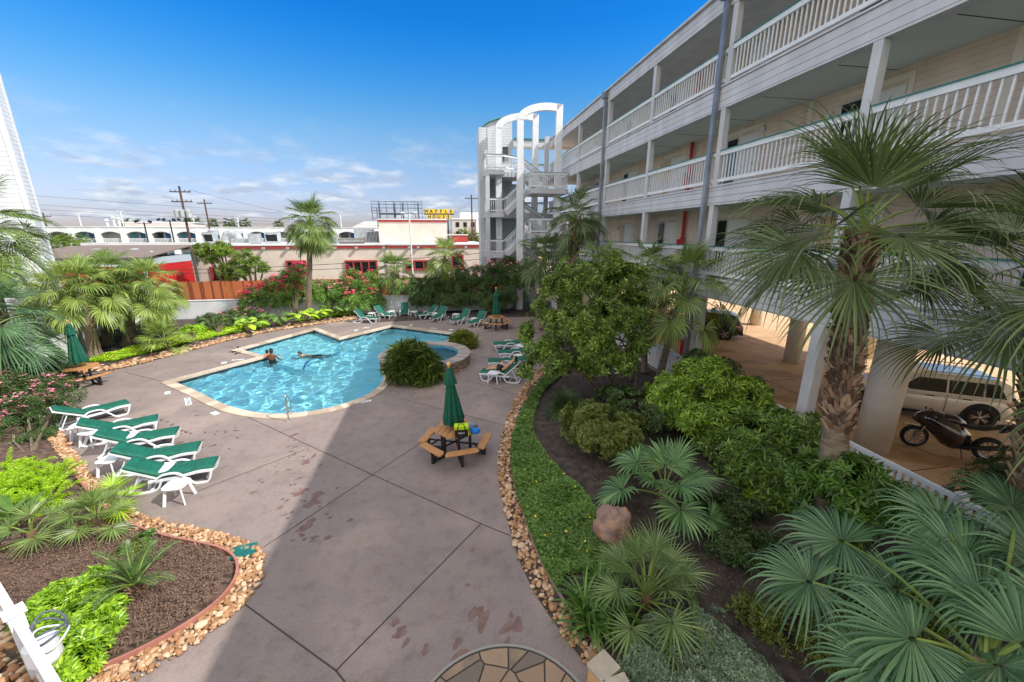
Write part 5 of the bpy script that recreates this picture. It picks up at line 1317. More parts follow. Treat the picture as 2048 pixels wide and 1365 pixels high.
def fan_palm(name, label, cat, base, top, r0, r1, n, Rr, stalk, leaf=L_PALM, seed=0, group=None, boot=None, dead=0, bend=.05, **k):
    base = Vector(base); t = thing(name, label, cat, base, 0, group, world=True)
    tm, pts, rs = trunk_mesh(base, top, r0, r1, seed, bend); tm.build('trunk', M_BARK, t, smooth=True)
    if boot: boots(pts, rs, boot[0], boot[1], boot[2], boot[3], seed).build('leaf_base', M_BOOT, t)
    top = pts[-1]
    lm, pm = fan_crown(top, n, Rr, stalk, seed=seed, **k)
    lm.build('crown', leaf, t); pm.build('leaf_stalk', M_PETI, t)
    if dead:
        lm, pm = fan_crown(top-Vector((0, 0, .2)), dead, Rr*.85, stalk*.7, el0=-45, el1=-75, seed=seed+5, nseg=20, droop=1.2, steps=4); lm.build('dead_frond', L_DEAD, t)
    return t
def low_fan(label, base, n, Rr, stalk, leaf, seed, name='fan_palm', group=None, h=.25, **k):
    base = Vector(base); t = thing(name, label, 'palm', base, 0, group, world=True)
    lm, pm = fan_crown(base+Vector((0, 0, h)), n, Rr, stalk, seed=seed, **k); lm.build('crown', leaf, t); pm.build('leaf_stalk', M_PETI, t)
    trunk_mesh(base, base+Vector((0, 0, h+.1)), .09, .07, seed)[0].build('trunk', M_BOOT, t)
    return t
def clusters(lobes, n, L, k=6, w=.3, spread=.9, shell=.35, seed=0, up=.35, pts=None, jit=.3, flat=False, zmin=None, gap=.34, thr=-.12):
    """whorls of pointed folded leaves spread through ellipsoid lobes [(x,y,z,rx,ry,rz),...]"""
    rng = np.random.default_rng(seed)
    if pts is None:
        Lb = np.array(lobes, float); vol = (Lb[:, 3]*Lb[:, 4]*Lb[:, 5])**.67; pick = rng.choice(len(Lb), n, p=vol/vol.sum())
        d = nrm(rng.normal(0, 1, (n, 3))); d[:, 2] = np.where(d[:, 2] < -.55, -d[:, 2], d[:, 2])
        nz = np.array([noise.noise(Vector((*(q*2.3), )) + Vector((p*3.1, seed, 0))) for q, p in zip(d, pick)])
        rr = (1-shell*rng.random(n)**1.6)*(1+.28*nz)
        C_ = Lb[pick, :3]+d*Lb[pick, 3:]*rr[:, None]
        # drop those buried deep in another lobe, and leave gaps between clumps
        gs = gap*(.5+Lb[:, 3].mean())
        fld = np.array([noise.noise(Vector((x/gs, y/gs, z/gs))) for x, y, z in C_])
        keep = fld > thr
        C_ = C_+d*(np.clip(fld, -.3, .4)*Lb[pick, 3:].mean(1)*.28)[:, None]
        for j in range(len(Lb)):
            q = (((C_-Lb[j, :3])/Lb[j, 3:])**2).sum(1); keep &= ~((q < .36) & (pick != j))
        C_ = C_[keep]; d = d[keep]
    else:
        C_ = np.array(pts, float); d = np.tile([0, 0, 1.0], (len(C_), 1))
    if zmin is not None: m_ = C_[:, 2] > zmin; C_ = C_[m_]; d = d[m_]
    m = len(C_); ax = nrm(d+np.array([0, 0, up])+rng.normal(0, jit, (m, 3)))
    t1 = nrm(np.cross(ax, rng.normal(0, 1, (m, 3)))); t2 = np.cross(ax, t1)
    ang = (np.arange(k)/k*2*PI)[None]+rng.uniform(0, 2*PI, (m, 1)); ang = ang+rng.normal(0, .2, ang.shape)
    el = rng.uniform(1-spread, 1.15-spread*.5, (m, k))
    dr = nrm(np.cos(ang)[..., None]*t1[:, None]+np.sin(ang)[..., None]*t2[:, None]+ax[:, None]*el[..., None])
    sd = nrm(np.cross(dr, ax[:, None])); nn = np.cross(sd, dr); l_ = (L*rng.uniform(.7, 1.25, (m, k)))[..., None]
    B0 = C_[:, None]+dr*l_*.08; mid = B0+dr*l_*.5+nn*l_*.06; tip = B0+dr*l_-nn*l_*.10
    V = np.stack([B0, mid-sd*l_*w*.5, tip, mid+sd*l_*w*.5], axis=2).reshape(-1, 3)
    q = (np.arange(m*k)*4)[:, None]
    F = np.concatenate([q+np.array([0, 1, 2]), q+np.array([0, 2, 3])])
    return MB().add(V, F), C_
def shrub(name, label, cat, base, lobes, n, L, leaf, seed=0, k=6, w=.32, flowers=None, stems=5, group=None, bark=M_BARKD, core=True, kind=None, **kw):
    base = Vector(base); t = thing(name, label, cat, base, 0, group, world=True); rr = random.Random(seed)
    lb = [(base.x+a, base.y+b, base.z+c, d, e, f) for a, b, c, d, e, f in lobes]
    mb, P_ = clusters(lb, n, L, k, w, seed=seed, **kw); mb.build('foliage', leaf, t)
    sm_ = MB()
    for i in range(stems):
        l_ = lb[i % len(lb)]; e = Vector((l_[0], l_[1], l_[2]))+Vector((rr.uniform(-.4, .4)*l_[3], rr.uniform(-.4, .4)*l_[4], l_[5]*.3))
        s_ = base+Vector((rr.uniform(-.12, .12), rr.uniform(-.12, .12), -.05)); md = s_.lerp(e, .5)+Vector((rr.uniform(-.1, .1), rr.uniform(-.1, .1), .05))
        sm_.tube([s_, md, e], [.035, .022, .008], 6)
        for j in range(4):
            q = md.lerp(e, rr.random()); sm_.tube([q, q+Vector((rr.uniform(-1, 1)*l_[3]*.6, rr.uniform(-1, 1)*l_[4]*.6, rr.uniform(0, 1)*l_[5]*.5))], [.012, .005], 4)
    sm_.build('stem', bark, t)
    if flowers:
        fm_, cnt, sz = flowers; rng = np.random.default_rng(seed+9)
        hi = P_[P_[:, 2] > np.percentile(P_[:, 2], 30)]; c_ = hi[rng.choice(len(hi), cnt)]
        pts_ = (c_[:, None]+rng.normal(0, sz*1.1, (cnt, 5, 3))).reshape(-1, 3)+np.array([0, 0, sz])
        m2, _ = clusters(None, 0, sz, 5, .8, seed=seed+1, pts=pts_, spread=.8); m2.build('blossom', fm_, t)
    return t
def strap_clump(mb, c, n, L, w_, seed, el=(40, 80), droop=1.0, az=None, steps=6):
    rng = np.random.default_rng(seed); c = np.array(c, float)
    a = rng.uniform(0, 2*PI, n) if az is None else rng.uniform(*az, n); e = np.radians(rng.uniform(*el, n)); l_ = L*rng.uniform(.65, 1.15, n)
    D_ = np.stack([np.cos(a)*np.cos(e), np.sin(a)*np.cos(e), np.sin(e)], 1); P = c+rng.normal(0, .05, (n, 3))*[1, 1, .2]
    sd = np.stack([-np.sin(a), np.cos(a), 0*a], 1); rows = []
    for i in range(steps+1):
        t = i/steps; wv = w_*math.sin(PI*min(.97, .12+t*.86))**.6
        rows.append(np.stack([P-sd*wv/2, P+sd*wv/2], 1)); D_ = nrm(D_+np.array([0, 0, -1])*droop*(.08+.35*t)); P = P+D_*(l_/steps)[:, None]
    V = np.array(rows).transpose(1, 0, 2, 3).reshape(-1, 3)                # n, steps+1, 2
    q = (np.arange(n)*(steps+1)*2)[:, None, None]; i = (np.arange(steps)*2)[None, :, None]
    mb.add(V, (q+i+np.array([0, 1, 3, 2])[None, None]).reshape(-1, 4)); return mb
def feather_crown(c, n, L, nl, ll, seed, el=(15, 75), droop=.6, lw=.012, up_l=.25, stiff=.5):
    """pinnate fronds: a rachis with rows of leaflets"""
    rng = np.random.default_rng(seed); lm, rm_ = MB(), MB(); c = np.array(c, float)
    for i in range(n):
        a = i*2.39996+rng.normal(0, .2); e = math.radians(rng.uniform(*el)); l_ = L*rng.uniform(.8, 1.1)
        d = np.array([math.cos(a)*math.cos(e), math.sin(a)*math.cos(e), math.sin(e)]); P = c.copy(); pts = [P.copy()]; ds = [d.copy()]
        for s_ in range(10): d = nrm(d+np.array([0, 0, -1])*droop*(.05+.03*s_)); P = P+d*l_/10; pts.append(P.copy()); ds.append(d.copy())
        pts = np.array(pts); ds = np.array(ds); rm_.tube([Vector(p) for p in pts], np.linspace(.016, .003, 11), 5, cap=False)
        t = np.linspace(.12, .99, nl); f = t*10; k = np.minimum(f.astype(int), 9); q = pts[k]+(pts[k+1]-pts[k])*(f-k)[:, None]; dd = ds[k]
        sd = nrm(np.cross(dd, [0, 0, 1.0])); un = np.cross(sd, dd)
        for s_ in (-1, 1):
            ln = ll*np.sin(PI*np.clip(t*.92+.06, 0, 1))**.5*rng.uniform(.9, 1.1, nl); dr = nrm(dd*stiff+sd*s_+un*up_l+rng.normal(0, .05, (nl, 3)))
            B0 = q; mid = q+dr*ln[:, None]*.5; tip = q+dr*ln[:, None]-np.array([0, 0, 1])*ln[:, None]*.12; w2 = nrm(np.cross(dr, un))*lw
            V = np.stack([B0, mid-w2, tip, mid+w2], 1).reshape(-1, 3); qq = (np.arange(nl)*4)[:, None]
            lm.add(V, np.concatenate([qq+[0, 1, 2], qq+[0, 2, 3]]))
    return lm, rm_
def broad_leaves(c, n, L, w_, seed, stalk=.5, el=(35, 75), droop=.5, az=None):
    rng = np.random.default_rng(seed); lm, pm = MB(), MB(); c = np.array(c, float)
    for i in range(n):
        a = i*2.39996+rng.normal(0, .3) if az is None else rng.uniform(*az); e = math.radians(rng.uniform(*el)); d = np.array([math.cos(a)*math.cos(e), math.sin(a)*math.cos(e), math.sin(e)])
        s0 = c+rng.normal(0, .04, 3)*[1, 1, 0]; hub = s0+d*stalk*rng.uniform(.7, 1.1); pm.tube([Vector(s0), Vector(hub)], [.014, .009], 5, cap=False)
        d = nrm(d+np.array([math.cos(a), math.sin(a), 0])*.6); sd = np.array([-math.sin(a), math.cos(a), 0]); P = hub.copy(); V = []; l_ = L*rng.uniform(.75, 1.15)
        for s_ in range(9):
            t = s_/8; wv = w_*l_/L*(math.sin(PI*min(1, t*.9+.08))**.7); un = np.cross(sd, d); cup = wv*.25+rng.normal(0, .01)
            V += [P-sd*wv/2+un*abs(cup), P, P+sd*wv/2+un*abs(cup)]; d = nrm(d+np.array([0, 0, -1])*droop*.22*(1+t)); P = P+d*l_/8
        F = []
        for s_ in range(8):
            for j in (0, 1): F.append((s_*3+j, s_*3+j+1, s_*3+j+4, s_*3+j+3))
        lm.add(np.array(V), F)
    return lm, pm
# ================================================================ garden beds
# --- right bed: rock strip, ground cover, soil
r_out = P2([(1090, 728), (1062, 758), (1040, 785), (1018, 830), (1002, 880), (997, 940), (1005, 1000), (1020, 1060), (1042, 1130), (1078, 1200), (1120, 1262), (1160, 1315), (1205, 1375)])
r_in = P2([(1112, 735), (1086, 762), (1066, 788), (1043, 832), (1027, 880), (1022, 930), (1033, 985), (1052, 1050), (1080, 1125), (1118, 1195), (1160, 1255), (1196, 1300), (1250, 1368)])
r_gc = P2([(1150, 742), (1112, 768), (1088, 790), (1070, 830), (1066, 870), (1082, 905), (1118, 950), (1168, 1000), (1200, 1048), (1225, 1090), (1215, 1135), (1140, 1160), (1128, 1160)])
RO, RI = spline(r_out, 5), spline(r_in, 5)
soil_r = [p.to_2d() for p in RO]+[Vector(G(1330, 1480).to_2d()), UV(-1.5, 8.95).to_2d(), UV(24, 8.95).to_2d(), UV(24, 6.6).to_2d(), UV(21, 5.9).to_2d()]
def mound(name, label, poly, m, hmax, seed, parent=None, res=.35, edge=.8):
    """soil laid a little above the deck and rising from its edges"""
    A_ = np.array([[p[0], p[1]] for p in poly]); lo, hi = A_.min(0), A_.max(0)
    bm = bmesh.new(); vs = [bm.verts.new((p[0], p[1], 0)) for p in A_]
    es = [bm.edges.new((vs[i], vs[(i+1) % len(vs)])) for i in range(len(vs))]
    bmesh.ops.triangle_fill(bm, use_beauty=True, edges=es)
    for ax, a0, a1 in ((0, lo[0], hi[0]), (1, lo[1], hi[1])):
        q = a0+res
        while q < a1:
            co = (q, 0, 0) if ax == 0 else (0, q, 0); no = (1, 0, 0) if ax == 0 else (0, 1, 0)
            bmesh.ops.bisect_plane(bm, geom=bm.verts[:]+bm.edges[:]+bm.faces[:], plane_co=co, plane_no=no); q += res
    seg = [(A_[i], A_[(i+1) % len(A_)]) for i in range(len(A_))]
    a = np.array([s_[0] for s_ in seg]); b = np.array([s_[1] for s_ in seg]); ab = b-a; l2 = (ab**2).sum(1)+1e-12
    for v in bm.verts:
        p = np.array(v.co[:2]); t = np.clip(((p-a)*ab).sum(1)/l2, 0, 1); dmin = np.sqrt((((a+ab*t[:, None])-p)**2).sum(1).min())
        k = min(1, dmin/edge); v.co.z = .012+hmax*k*k*(3-2*k)+noise.noise(Vector((p[0]*1.3, p[1]*1.3, seed)))*.04*k
    for f in bm.faces:
        if f.normal.z < 0: f.normal_flip()
        f.smooth = True
    me = bpy.data.meshes.new(name); bm.to_mesh(me); bm.free(); me.materials.append(m)
    o = bpy.data.objects.new(name, me); C.objects.link(o); struct(o); return o
mound('garden_soil', '', ccw(soil_r), M_SOIL, .10, 1)
def rocks(label, A_, B_, dens, size, seed, z0=.01, lo=True):
    """river stones filling the strip between two curves"""
    rng = np.random.default_rng(seed); poly = [Vector((p[0], p[1])) for p in A_]+[Vector((p[0], p[1])) for p in B_[::-1]]
    ar = abs(sum(poly[i-1][0]*poly[i][1]-poly[i][0]*poly[i-1][1] for i in range(len(poly))))/2
    n = int(ar*dens); P_ = scatter(poly, n); V0_, F0 = ico(); mb = MB()
    for i, p in enumerate(P_):
        s_ = size*rng.lognormal(0, .32); Vv = np.clip(V0_*(1+.2*np.sin(V0_[:, [1, 2, 0]]*rng.uniform(1, 3, 3)+rng.uniform(0, 6, 3))), -rng.uniform(.55, 1, 3), rng.uniform(.55, 1, 3))
        Vv = Vv*np.array([s_*rng.uniform(.9, 1.45), s_*rng.uniform(.75, 1.05), s_*rng.uniform(.5, .8)]); a_ = rng.uniform(0, 6.28); ca, sa = math.cos(a_), math.sin(a_)
        tl_ = rng.normal(0, .25); Vv = np.stack([Vv[:, 0], Vv[:, 1]*math.cos(tl_)-Vv[:, 2]*math.sin(tl_), Vv[:, 1]*math.sin(tl_)+Vv[:, 2]*math.cos(tl_)], 1)
        Vv = np.stack([Vv[:, 0]*ca-Vv[:, 1]*sa, Vv[:, 0]*sa+Vv[:, 1]*ca, Vv[:, 2]], 1)+[p[0], p[1], z0+s_*.35+rng.uniform(0, size*.55)]
        mb.add(Vv, F0)
    return tag(mb.build('river_rocks', M_ROCK, smooth=True, origin=(poly[0].x, poly[0].y, 0)), label, 'river rocks', kind='stuff')
rocks('curved band of brown river stones between the deck and the right hand bed', RO, RI, 380, .034, 1)
def edging(label, pts, m, h=.08, w_=.04):
    mb = MB(); q = resample([Vector((p[0], p[1], 0)) for p in pts], .12)
    taper = [(p.x, p.y, h/2+.01) for p in q]
    for a, b in zip(taper, taper[1:]): mb.bar(a, b, w_, h)
    return tag(mb.build('bed_edging', m, origin=q[0]), label, 'edging')
edging('thin pale edging strip between the stones and the ground cover on the right', RI, mat('pale_edging', S(150, 132, 118), rough=.7), .10, .025)
def cover(label, poly, n, L, seed, leaf=L_COVER, h=.14, fl=0, k=5, z0=.06):
    t = thing('ground_cover', label, 'ground cover', (poly[0][0], poly[0][1], 0), world=True); t['kind'] = 'stuff'
    rng = np.random.default_rng(seed); P_ = scatter(poly, n)
    z = z0+h*(.55+.45*np.array([noise.noise(Vector((x*1.7, y*1.7, seed))) for x, y in P_]))*rng.uniform(.5, 1.05, n)
    mb, _ = clusters(None, 0, L, k, .5, seed=seed, pts=np.column_stack([P_, z]), spread=.75); mb.build('foliage', leaf, t)
    if fl:
        i = rng.choice(n, fl); q = np.column_stack([P_[i], z[i]+.045]); clusters(None, 0, .028, 5, .9, seed=seed+1, pts=q)[0].build('blossom', F_YEL, t)
    return t
g_in = [RI[i] for i in range(0, int(len(RI)*.76))]
GCc = spline(r_gc, 4)
cover('thick green ground cover band following the stones on the right', [p.to_2d() for p in g_in]+[p.to_2d() for p in GCc[::-1]], 17000, .055, 3, fl=45, h=.24)
# --- left bed
l_out = P2([(120, 860), (165, 925), (215, 985), (262, 1020), (320, 1042), (400, 1058), (452, 1072), (500, 1088), (526, 1105), (530, 1135), (518, 1170), (490, 1208), (440, 1255), (375, 1302), (320, 1335), (240, 1380)])
l_in = P2([(95, 880), (130, 925), (175, 985), (235, 1040), (318, 1075), (395, 1092), (440, 1103), (467, 1118), (477, 1140), (470, 1170), (440, 1208), (400, 1240), (350, 1272), (275, 1312), (200, 1345), (140, 1370)])
LO, LI = spline(l_out, 5), spline(l_in, 5)
M_EDGR = mat('terracotta_edging', S(176, 120, 106), S(160, 106, 94), rough=.7)
bedL = [Vector((p[0], p[1])) for p in LI]+[G(60, 1480).to_2d(), G(-250, 1380).to_2d(), UV(4.2, -12).to_2d(), UV(9, -15.5).to_2d(), UV(16, -15.6).to_2d(), G(55, 820).to_2d()]
mound('mulch_bed', '', ccw(bedL), M_MULCH, .10, 2)
rocks('band of tan river stones curving round the left bed to the drain', LO, LI, 560, .032, 2)
edging('terracotta coloured edging strip around the mulch bed on the left', LI[8:], M_EDGR, .10, .04)
def poly_px(pts): return [p for p in P2(pts)]
rocks('loose river stones below the railing in the bottom left corner', [Vector(p) for p in P2([(-40, 1195), (80, 1330), (110, 1400)])], [Vector(p) for p in P2([(-120, 1290), (-60, 1400), (40, 1480)])], 200, .05, 4, z0=.06)
# mulch chips on the left bed
def chips(label, poly, n, seed, L=.045):
    rng = np.random.default_rng(seed); P_ = scatter(poly, n); m, _ = clusters(None, 0, L, 2, .35, seed=seed, pts=np.column_stack([P_, np.full(n, .115)+rng.uniform(0, .03, n)]), spread=1.0, jit=.8)
    return tag(m.build('mulch_chips', leafmat('mulch_chip', S(190, 164, 144), S(100, 78, 66), S(146, 120, 102), tr=0, sc_=1.5, rough=.9, k=.75), origin=(P_[0][0], P_[0][1], 0)), label, 'mulch', kind='stuff')
chips('shredded bark mulch scattered over the left bed', [Vector(p) for p in P2([(180, 1040), (320, 1085), (440, 1110), (470, 1140), (430, 1205), (340, 1270), (200, 1340), (110, 1350), (20, 1200), (0, 1100)])], 8000, 5)
# --- far bed: soil, two flowering strips, stones
f_out = P2([(128, 752), (240, 738), (330, 716), (420, 692), (520, 668), (600, 655), (680, 643), (712, 640)])
f_in = P2([(128, 743), (236, 729), (326, 707), (418, 684), (518, 661), (598, 648), (678, 636), (710, 633)])
FO, FI = spline(f_out, 4), spline(f_in, 4)
bedF = [Vector((p[0], p[1])) for p in FO]+[G(740, 626).to_2d(), UV(27.6, -4.2).to_2d(), UV(27.8, 2.0).to_2d(), UV(27.4, 8.6).to_2d(), UV(30.85, 8.6).to_2d(), UV(30.85, -20.6).to_2d(), UV(25.6, -18.9).to_2d(), UV(19.5, -16.4).to_2d()]
mound('far_garden_soil', '', ccw(bedF), M_SOIL, .10, 3, res=.8)
rocks('thin row of stones along the far flower bed', FO, FI, 200, .055, 6)
cover('low lime green strip with yellow flowers on the far left', [Vector(p) for p in P2([(165, 733), (236, 727), (326, 704), (430, 679), (540, 656), (520, 652), (430, 660), (340, 680), (270, 700), (180, 722)])], 9000, .08, 7, leaf=L_LIME, h=.22, fl=900, k=5)
cover('short lime green strip of ground cover near the far loungers', [Vector(p) for p in P2([(592, 648), (650, 639), (712, 632), (708, 626), (650, 630), (598, 640)])], 3000, .08, 8, leaf=L_LIME, h=.22, fl=60, k=5)
# flagstone circle and stone planter wall at the bottom
fc = Vector(G(1008, 1500).to_2d()); fr_ = (G(1005, 1294).to_2d()-fc).length
M_FLAG = mat('flagstone', S(150, 126, 104), S(118, 106, 94), scale=3, rough=.8, island=True, bump=.4, bscale=14, c3=S(160, 138, 110))
fg = thing('flagstone_circle', 'round patch of brown flagstones set in the deck at the bottom centre', 'paving', (fc.x, fc.y, 0), world=True); tag(fg, kind='structure')
rng = np.random.default_rng(4); seeds = []
for i in range(4000):
    a = rng.uniform(0, 2*PI); r = fr_*math.sqrt(rng.random())*.98; p = np.array([fc.x+r*math.cos(a), fc.y+r*math.sin(a)])
    if all(np.hypot(*(p-q)) > .17+.2*abs(math.sin(3.1*p[0]+5*p[1])) for q in seeds): seeds.append(p)
    if len(seeds) > 110: break
def clip(poly, n_, d_):
    o = []
    for i in range(len(poly)):
        a, b = poly[i-1], poly[i]; fa, fb = a@n_-d_, b@n_-d_
        if (fa <= 0) != (fb <= 0): o.append(a+(b-a)*fa/(fa-fb))
        if fb <= 0: o.append(b)
    return o
fm_ = MB()
for i, s_ in enumerate(seeds):
    poly = [np.array([fc.x+(fr_-.03)*math.cos(2*PI*k/40), fc.y+(fr_-.03)*math.sin(2*PI*k/40)]) for k in range(40)]
    for j, q in enumerate(seeds):
        if j == i: continue
        nn_ = q-s_; d_ = np.linalg.norm(nn_)
        if d_ > 1.4: continue
        nn_ = nn_/d_; poly = clip(poly, nn_, (s_@nn_)+d_/2-.012)
        if len(poly) < 3: break
    if len(poly) >= 3: fm_.prism([tuple(p) for p in poly], .0, .012+.004*rng.random())
fm_.build('flagstones', M_FLAG, fg)
MB().lathe((fc.x, fc.y, 0), [(fr_+.0, .002), (fr_, .014), (fr_+.035, .014), (fr_+.035, .002)], 60, cap=False).build('mortar_ring', mat('pale_mortar', S(150, 150, 142), rough=.8), fg)
mbd = sheet('mortar_bed', [[Vector((fc.x+fr_*math.cos(2*PI*k/40), fc.y+fr_*math.sin(2*PI*k/40))) for k in range(40)]], .006, mat('dark_mortar', S(70, 64, 58), rough=.9)); mbd.parent = fg; mbd.location = -Vector(fg['_o'])
M_SANDST = mat('sandstone_block', S(206, 168, 116), S(186, 140, 92), scale=3, rough=.8, bump=.2); M_CAPST = mat('sandstone_cap', S(190, 178, 156), S(168, 158, 140), scale=5, rough=.75, bump=.2)
pw = [G(1190, 1312, .42), G(1225, 1352, .42), G(1262, 1420, .42), G(1280, 1500, .42)]
pwt = thing('planter_wall', 'low curved sandstone wall with grey capstones at the bottom right of the deck', 'wall', (pw[0].x, pw[0].y, 0), world=True)
for a, b in zip(pw, pw[1:]):
    a, b = Vector((a.x, a.y, .18)), Vector((b.x, b.y, .18)); d = (b-a).normalized()*.004
    MB().bar(a+d, b-d, .26, .36).build('block', M_SANDST, pwt, bevel=.012); MB().bar(a+d+Vector((0, 0, .215)), b-d+Vector((0, 0, .215)), .33, .07).build('capstone', M_CAPST, pwt, bevel=.01)
# boulder
bc = G(1228, 1075, .1); V_, F_ = ico(); bm = bmesh.new(); bmesh.ops.create_icosphere(bm, subdivisions=4, radius=1)
for v in bm.verts:
    q = v.co.copy(); n_ = noise.noise(q*1.6)*.35+noise.noise(q*4)*.12+abs(noise.noise(Vector((q.x*1.5, q.y*1.5, q.z*6))))*.12
    v.co = Vector((q.x*.36, q.y*.42, q.z*.48))*(1+n_)
    v.co.z = max(v.co.z, -.2)
for f in bm.faces: f.smooth = True
me = bpy.data.meshes.new('boulder'); bm.to_mesh(me); bm.free()
me.materials.append(mat('sandstone_boulder', S(186, 128, 86), S(120, 100, 92), scale=3.2, rough=.9, bump=1.0, bscale=9, c3=S(150, 124, 112), stretch=(1, 1, 2.5)))
bo = bpy.data.objects.new('boulder', me); C.objects.link(bo); bo.location = bc+Vector((0, 0, .15)); tag(bo, 'orange and grey sandstone boulder beside the ground cover on the right', 'boulder')
# ================================================================ planting, right side
def at(px, py, z=0.1): return G(px, py, z)
# the big cabbage palm
bp_ = Vector((5.6, 5.95, .08)); ct = D(1722, 470, 6.25)
fan_palm('cabbage_palm', 'large cabbage palm with a rough booted trunk in front of the galleries', 'palm', bp_, ct, .20, .17, 20, 1.38, .85, L_PALMD, seed=24, boot=(.44, 1.0, 420, .15), nseg=44, steps=8, droop=1.0, el0=80, el1=-26, r=.02, arc=3.6, split=.38, az0=.9, wk=.85, bend=.03, fold=.5)
b2 = Vector((7.9, 4.9, .08)); ct = D(2105, 600, 5.3)
fan_palm('cabbage_palm', 'cabbage palm at the right edge whose drooping fronds hang over the champagne coloured car', 'palm', b2, ct, .19, .16, 18, 1.15, 1.1, L_PALMD, seed=5, boot=(.2, 1.0, 300, .15), nseg=40, steps=8, droop=1.1, el0=80, el1=-28, r=.018, arc=3.7, split=.4, az0=1.0, wk=.85, fold=.5)
# slim multi-leaved fan palm
s1 = at(1312, 778)
fan_palm('mexican_fan_palm', 'slender trunked fan palm with broad glossy leaves behind the shrubs', 'palm', s1, s1+Vector((.7, .3, 3.6)), .15, .1, 26, .95, 1.3, L_PALM, seed=33, nseg=34, steps=6, droop=1.3, el0=84, el1=-45, arc=4.6, split=.5, r=.02)
s2 = at(1290, 745)
fan_palm('mexican_fan_palm', 'second fan palm crown left of the slender trunked one against the railings', 'palm', s2, s2+Vector((-.2, .6, 3.9)), .13, .1, 22, .9, 1.2, L_PALM, seed=36, nseg=30, steps=5, droop=1.3, el0=84, el1=-40, arc=4.6, split=.5, r=.02)
# palm by the stair tower
q = UV(21.5, 7.2, .1); tp_ = D(1150, 438, q.y+.2)
fan_palm('cabbage_palm', 'cabbage palm standing in front of the stair tower', 'palm', q, tp_-Vector((0, 0, .1)), .22, .2, 28, 1.0, 1.0, L_PALMD, seed=41, boot=(.6, 1, 90, .28), nseg=28, steps=4, droop=.8, el0=84, el1=-55, arc=4.2, az0=.3)
q = UV(23.5, 6.0, .1); fan_palm('cabbage_palm', 'shorter dark palm below the one at the stair tower', 'palm', q, q+Vector((0, 0, 4.2)), .2, .18, 26, 1.0, 1.0, L_PALMD, seed=43, nseg=26, steps=4, droop=.8)
q = UV(19.5, 8.0, .1); fan_palm('mexican_fan_palm', 'low fan palm crown among the bushes right of the stair tower', 'palm', q, q+Vector((0, 0, 3.9)), .17, .15, 22, .95, 1.0, L_PALM, seed=44, nseg=26, steps=4, droop=.8)
# big glossy tree with several stems
tb_ = at(1242, 812); Z = lambda a: tuple(a)
tt = thing('glossy_tree', 'bushy multi stemmed tree with glossy leaves and pale blossom in the middle right', 'tree', tb_, 0, world=True)
sm_ = MB(); rr = random.Random(8)
lob = []
for px, py, Yd, rx, rz in [(1100, 630, 14.2, .75, .6), (1125, 580, 14.3, .7, .5), (1175, 560, 14.0, .8, .55), (1235, 565, 13.8, .7, .6), (1150, 650, 13.2, .85, .65), (1215, 640, 13.2, .85, .75), (1265, 630, 13.4, .6, .7),
                         (1090, 700, 13.4, .65, .5), (1140, 735, 12.6, .75, .4), (1225, 725, 12.6, .75, .5), (1275, 700, 13.0, .45, .5), (1062, 668, 13.8, .4, .4), (1140, 535, 14.6, .45, .35), (1215, 520, 14.3, .45, .3), (1180, 690, 12.8, .7, .6), (1060, 740, 13.0, .35, .3), (1270, 560, 13.8, .4, .4)]:
    p = D(px, py, Yd); lob.append((p.x, p.y, p.z, rx, rx*1.05, rz))
mb, _P = clusters(lob, 12000, .165, 6, .34, seed=12, shell=.75, spread=.9, gap=.5, thr=-.07); mb.build('crown', leafmat('glossy_tree_leaf', S(84, 112, 50), S(160, 190, 80), S(108, 138, 58), tr=.3, rough=.35, k=.72), tt)
for i, (x, y) in enumerate([(-.25, .1), (-.1, 0), (.1, .08), (.2, -.05), (0, .2), (.3, .1)]):
    l_ = lob[(i*2+4) % len(lob)]; e = Vector(l_[:3]); s_ = tb_+Vector((x*.5, y, -.05)); md = s_.lerp(e, .5)+Vector((x*.8, y, -.15)); sm_.tube(spline([s_, s_.lerp(md, .5)+Vector((x*.3, 0, 0)), md, e], 4), [.075-.0045*k for k in range(13)], 8)
    for j in range(5):
        f_ = Vector(lob[rr.randrange(len(lob))][:3]); sm_.tube([md.lerp(e, rr.random()), md.lerp(f_, .6)+Vector((0, 0, .2)), f_], [.03, .02, .006], 6)
sm_.build('trunk', M_BARKD, tt, smooth=True)
clusters(None, 0, .05, 5, .7, seed=3, pts=_P[::9]+RN.normal(0, .05, _P[::9].shape)+[0, 0, .07])[0].build('blossom', leafmat('pale_blossom', S(205, 208, 190), S(180, 184, 160), tr=.2), tt)
# shrubs (positions are where the photo shows them)
def lobs(px):     # lobes given as (px, py, distance Y, rx, rz)
    o = []
    for a in px: p = D(a[0], a[1], a[2]); o.append((p.x, p.y, p.z, a[3], a[3]*(a[5] if len(a) > 5 else 1), a[4]))
    return o
def shrub_px(name, label, base, px, n, L, leaf, **k):
    b = at(*base); lb = [(x-b.x, y-b.y, z-b.z, rx, ry, rz) for x, y, z, rx, ry, rz in lobs(px)]
    return shrub(name, label, 'shrub', b, lb, n, L, leaf, **k)
shrub_px('pittosporum', 'large bright green shrub with whorled leaves in the middle of the right bed', (1400, 890), [(1350, 795, 11.0, .8, .5), (1410, 765, 10.9, .75, .6), (1480, 800, 10.5, .75, .5), (1420, 840, 10.1, .95, .5), (1325, 825, 10.6, .45, .35), (1505, 850, 9.8, .5, .4), (1380, 750, 11.4, .4, .4)], 3900, .19, L_BRIGHT, seed=3, k=7, w=.28)
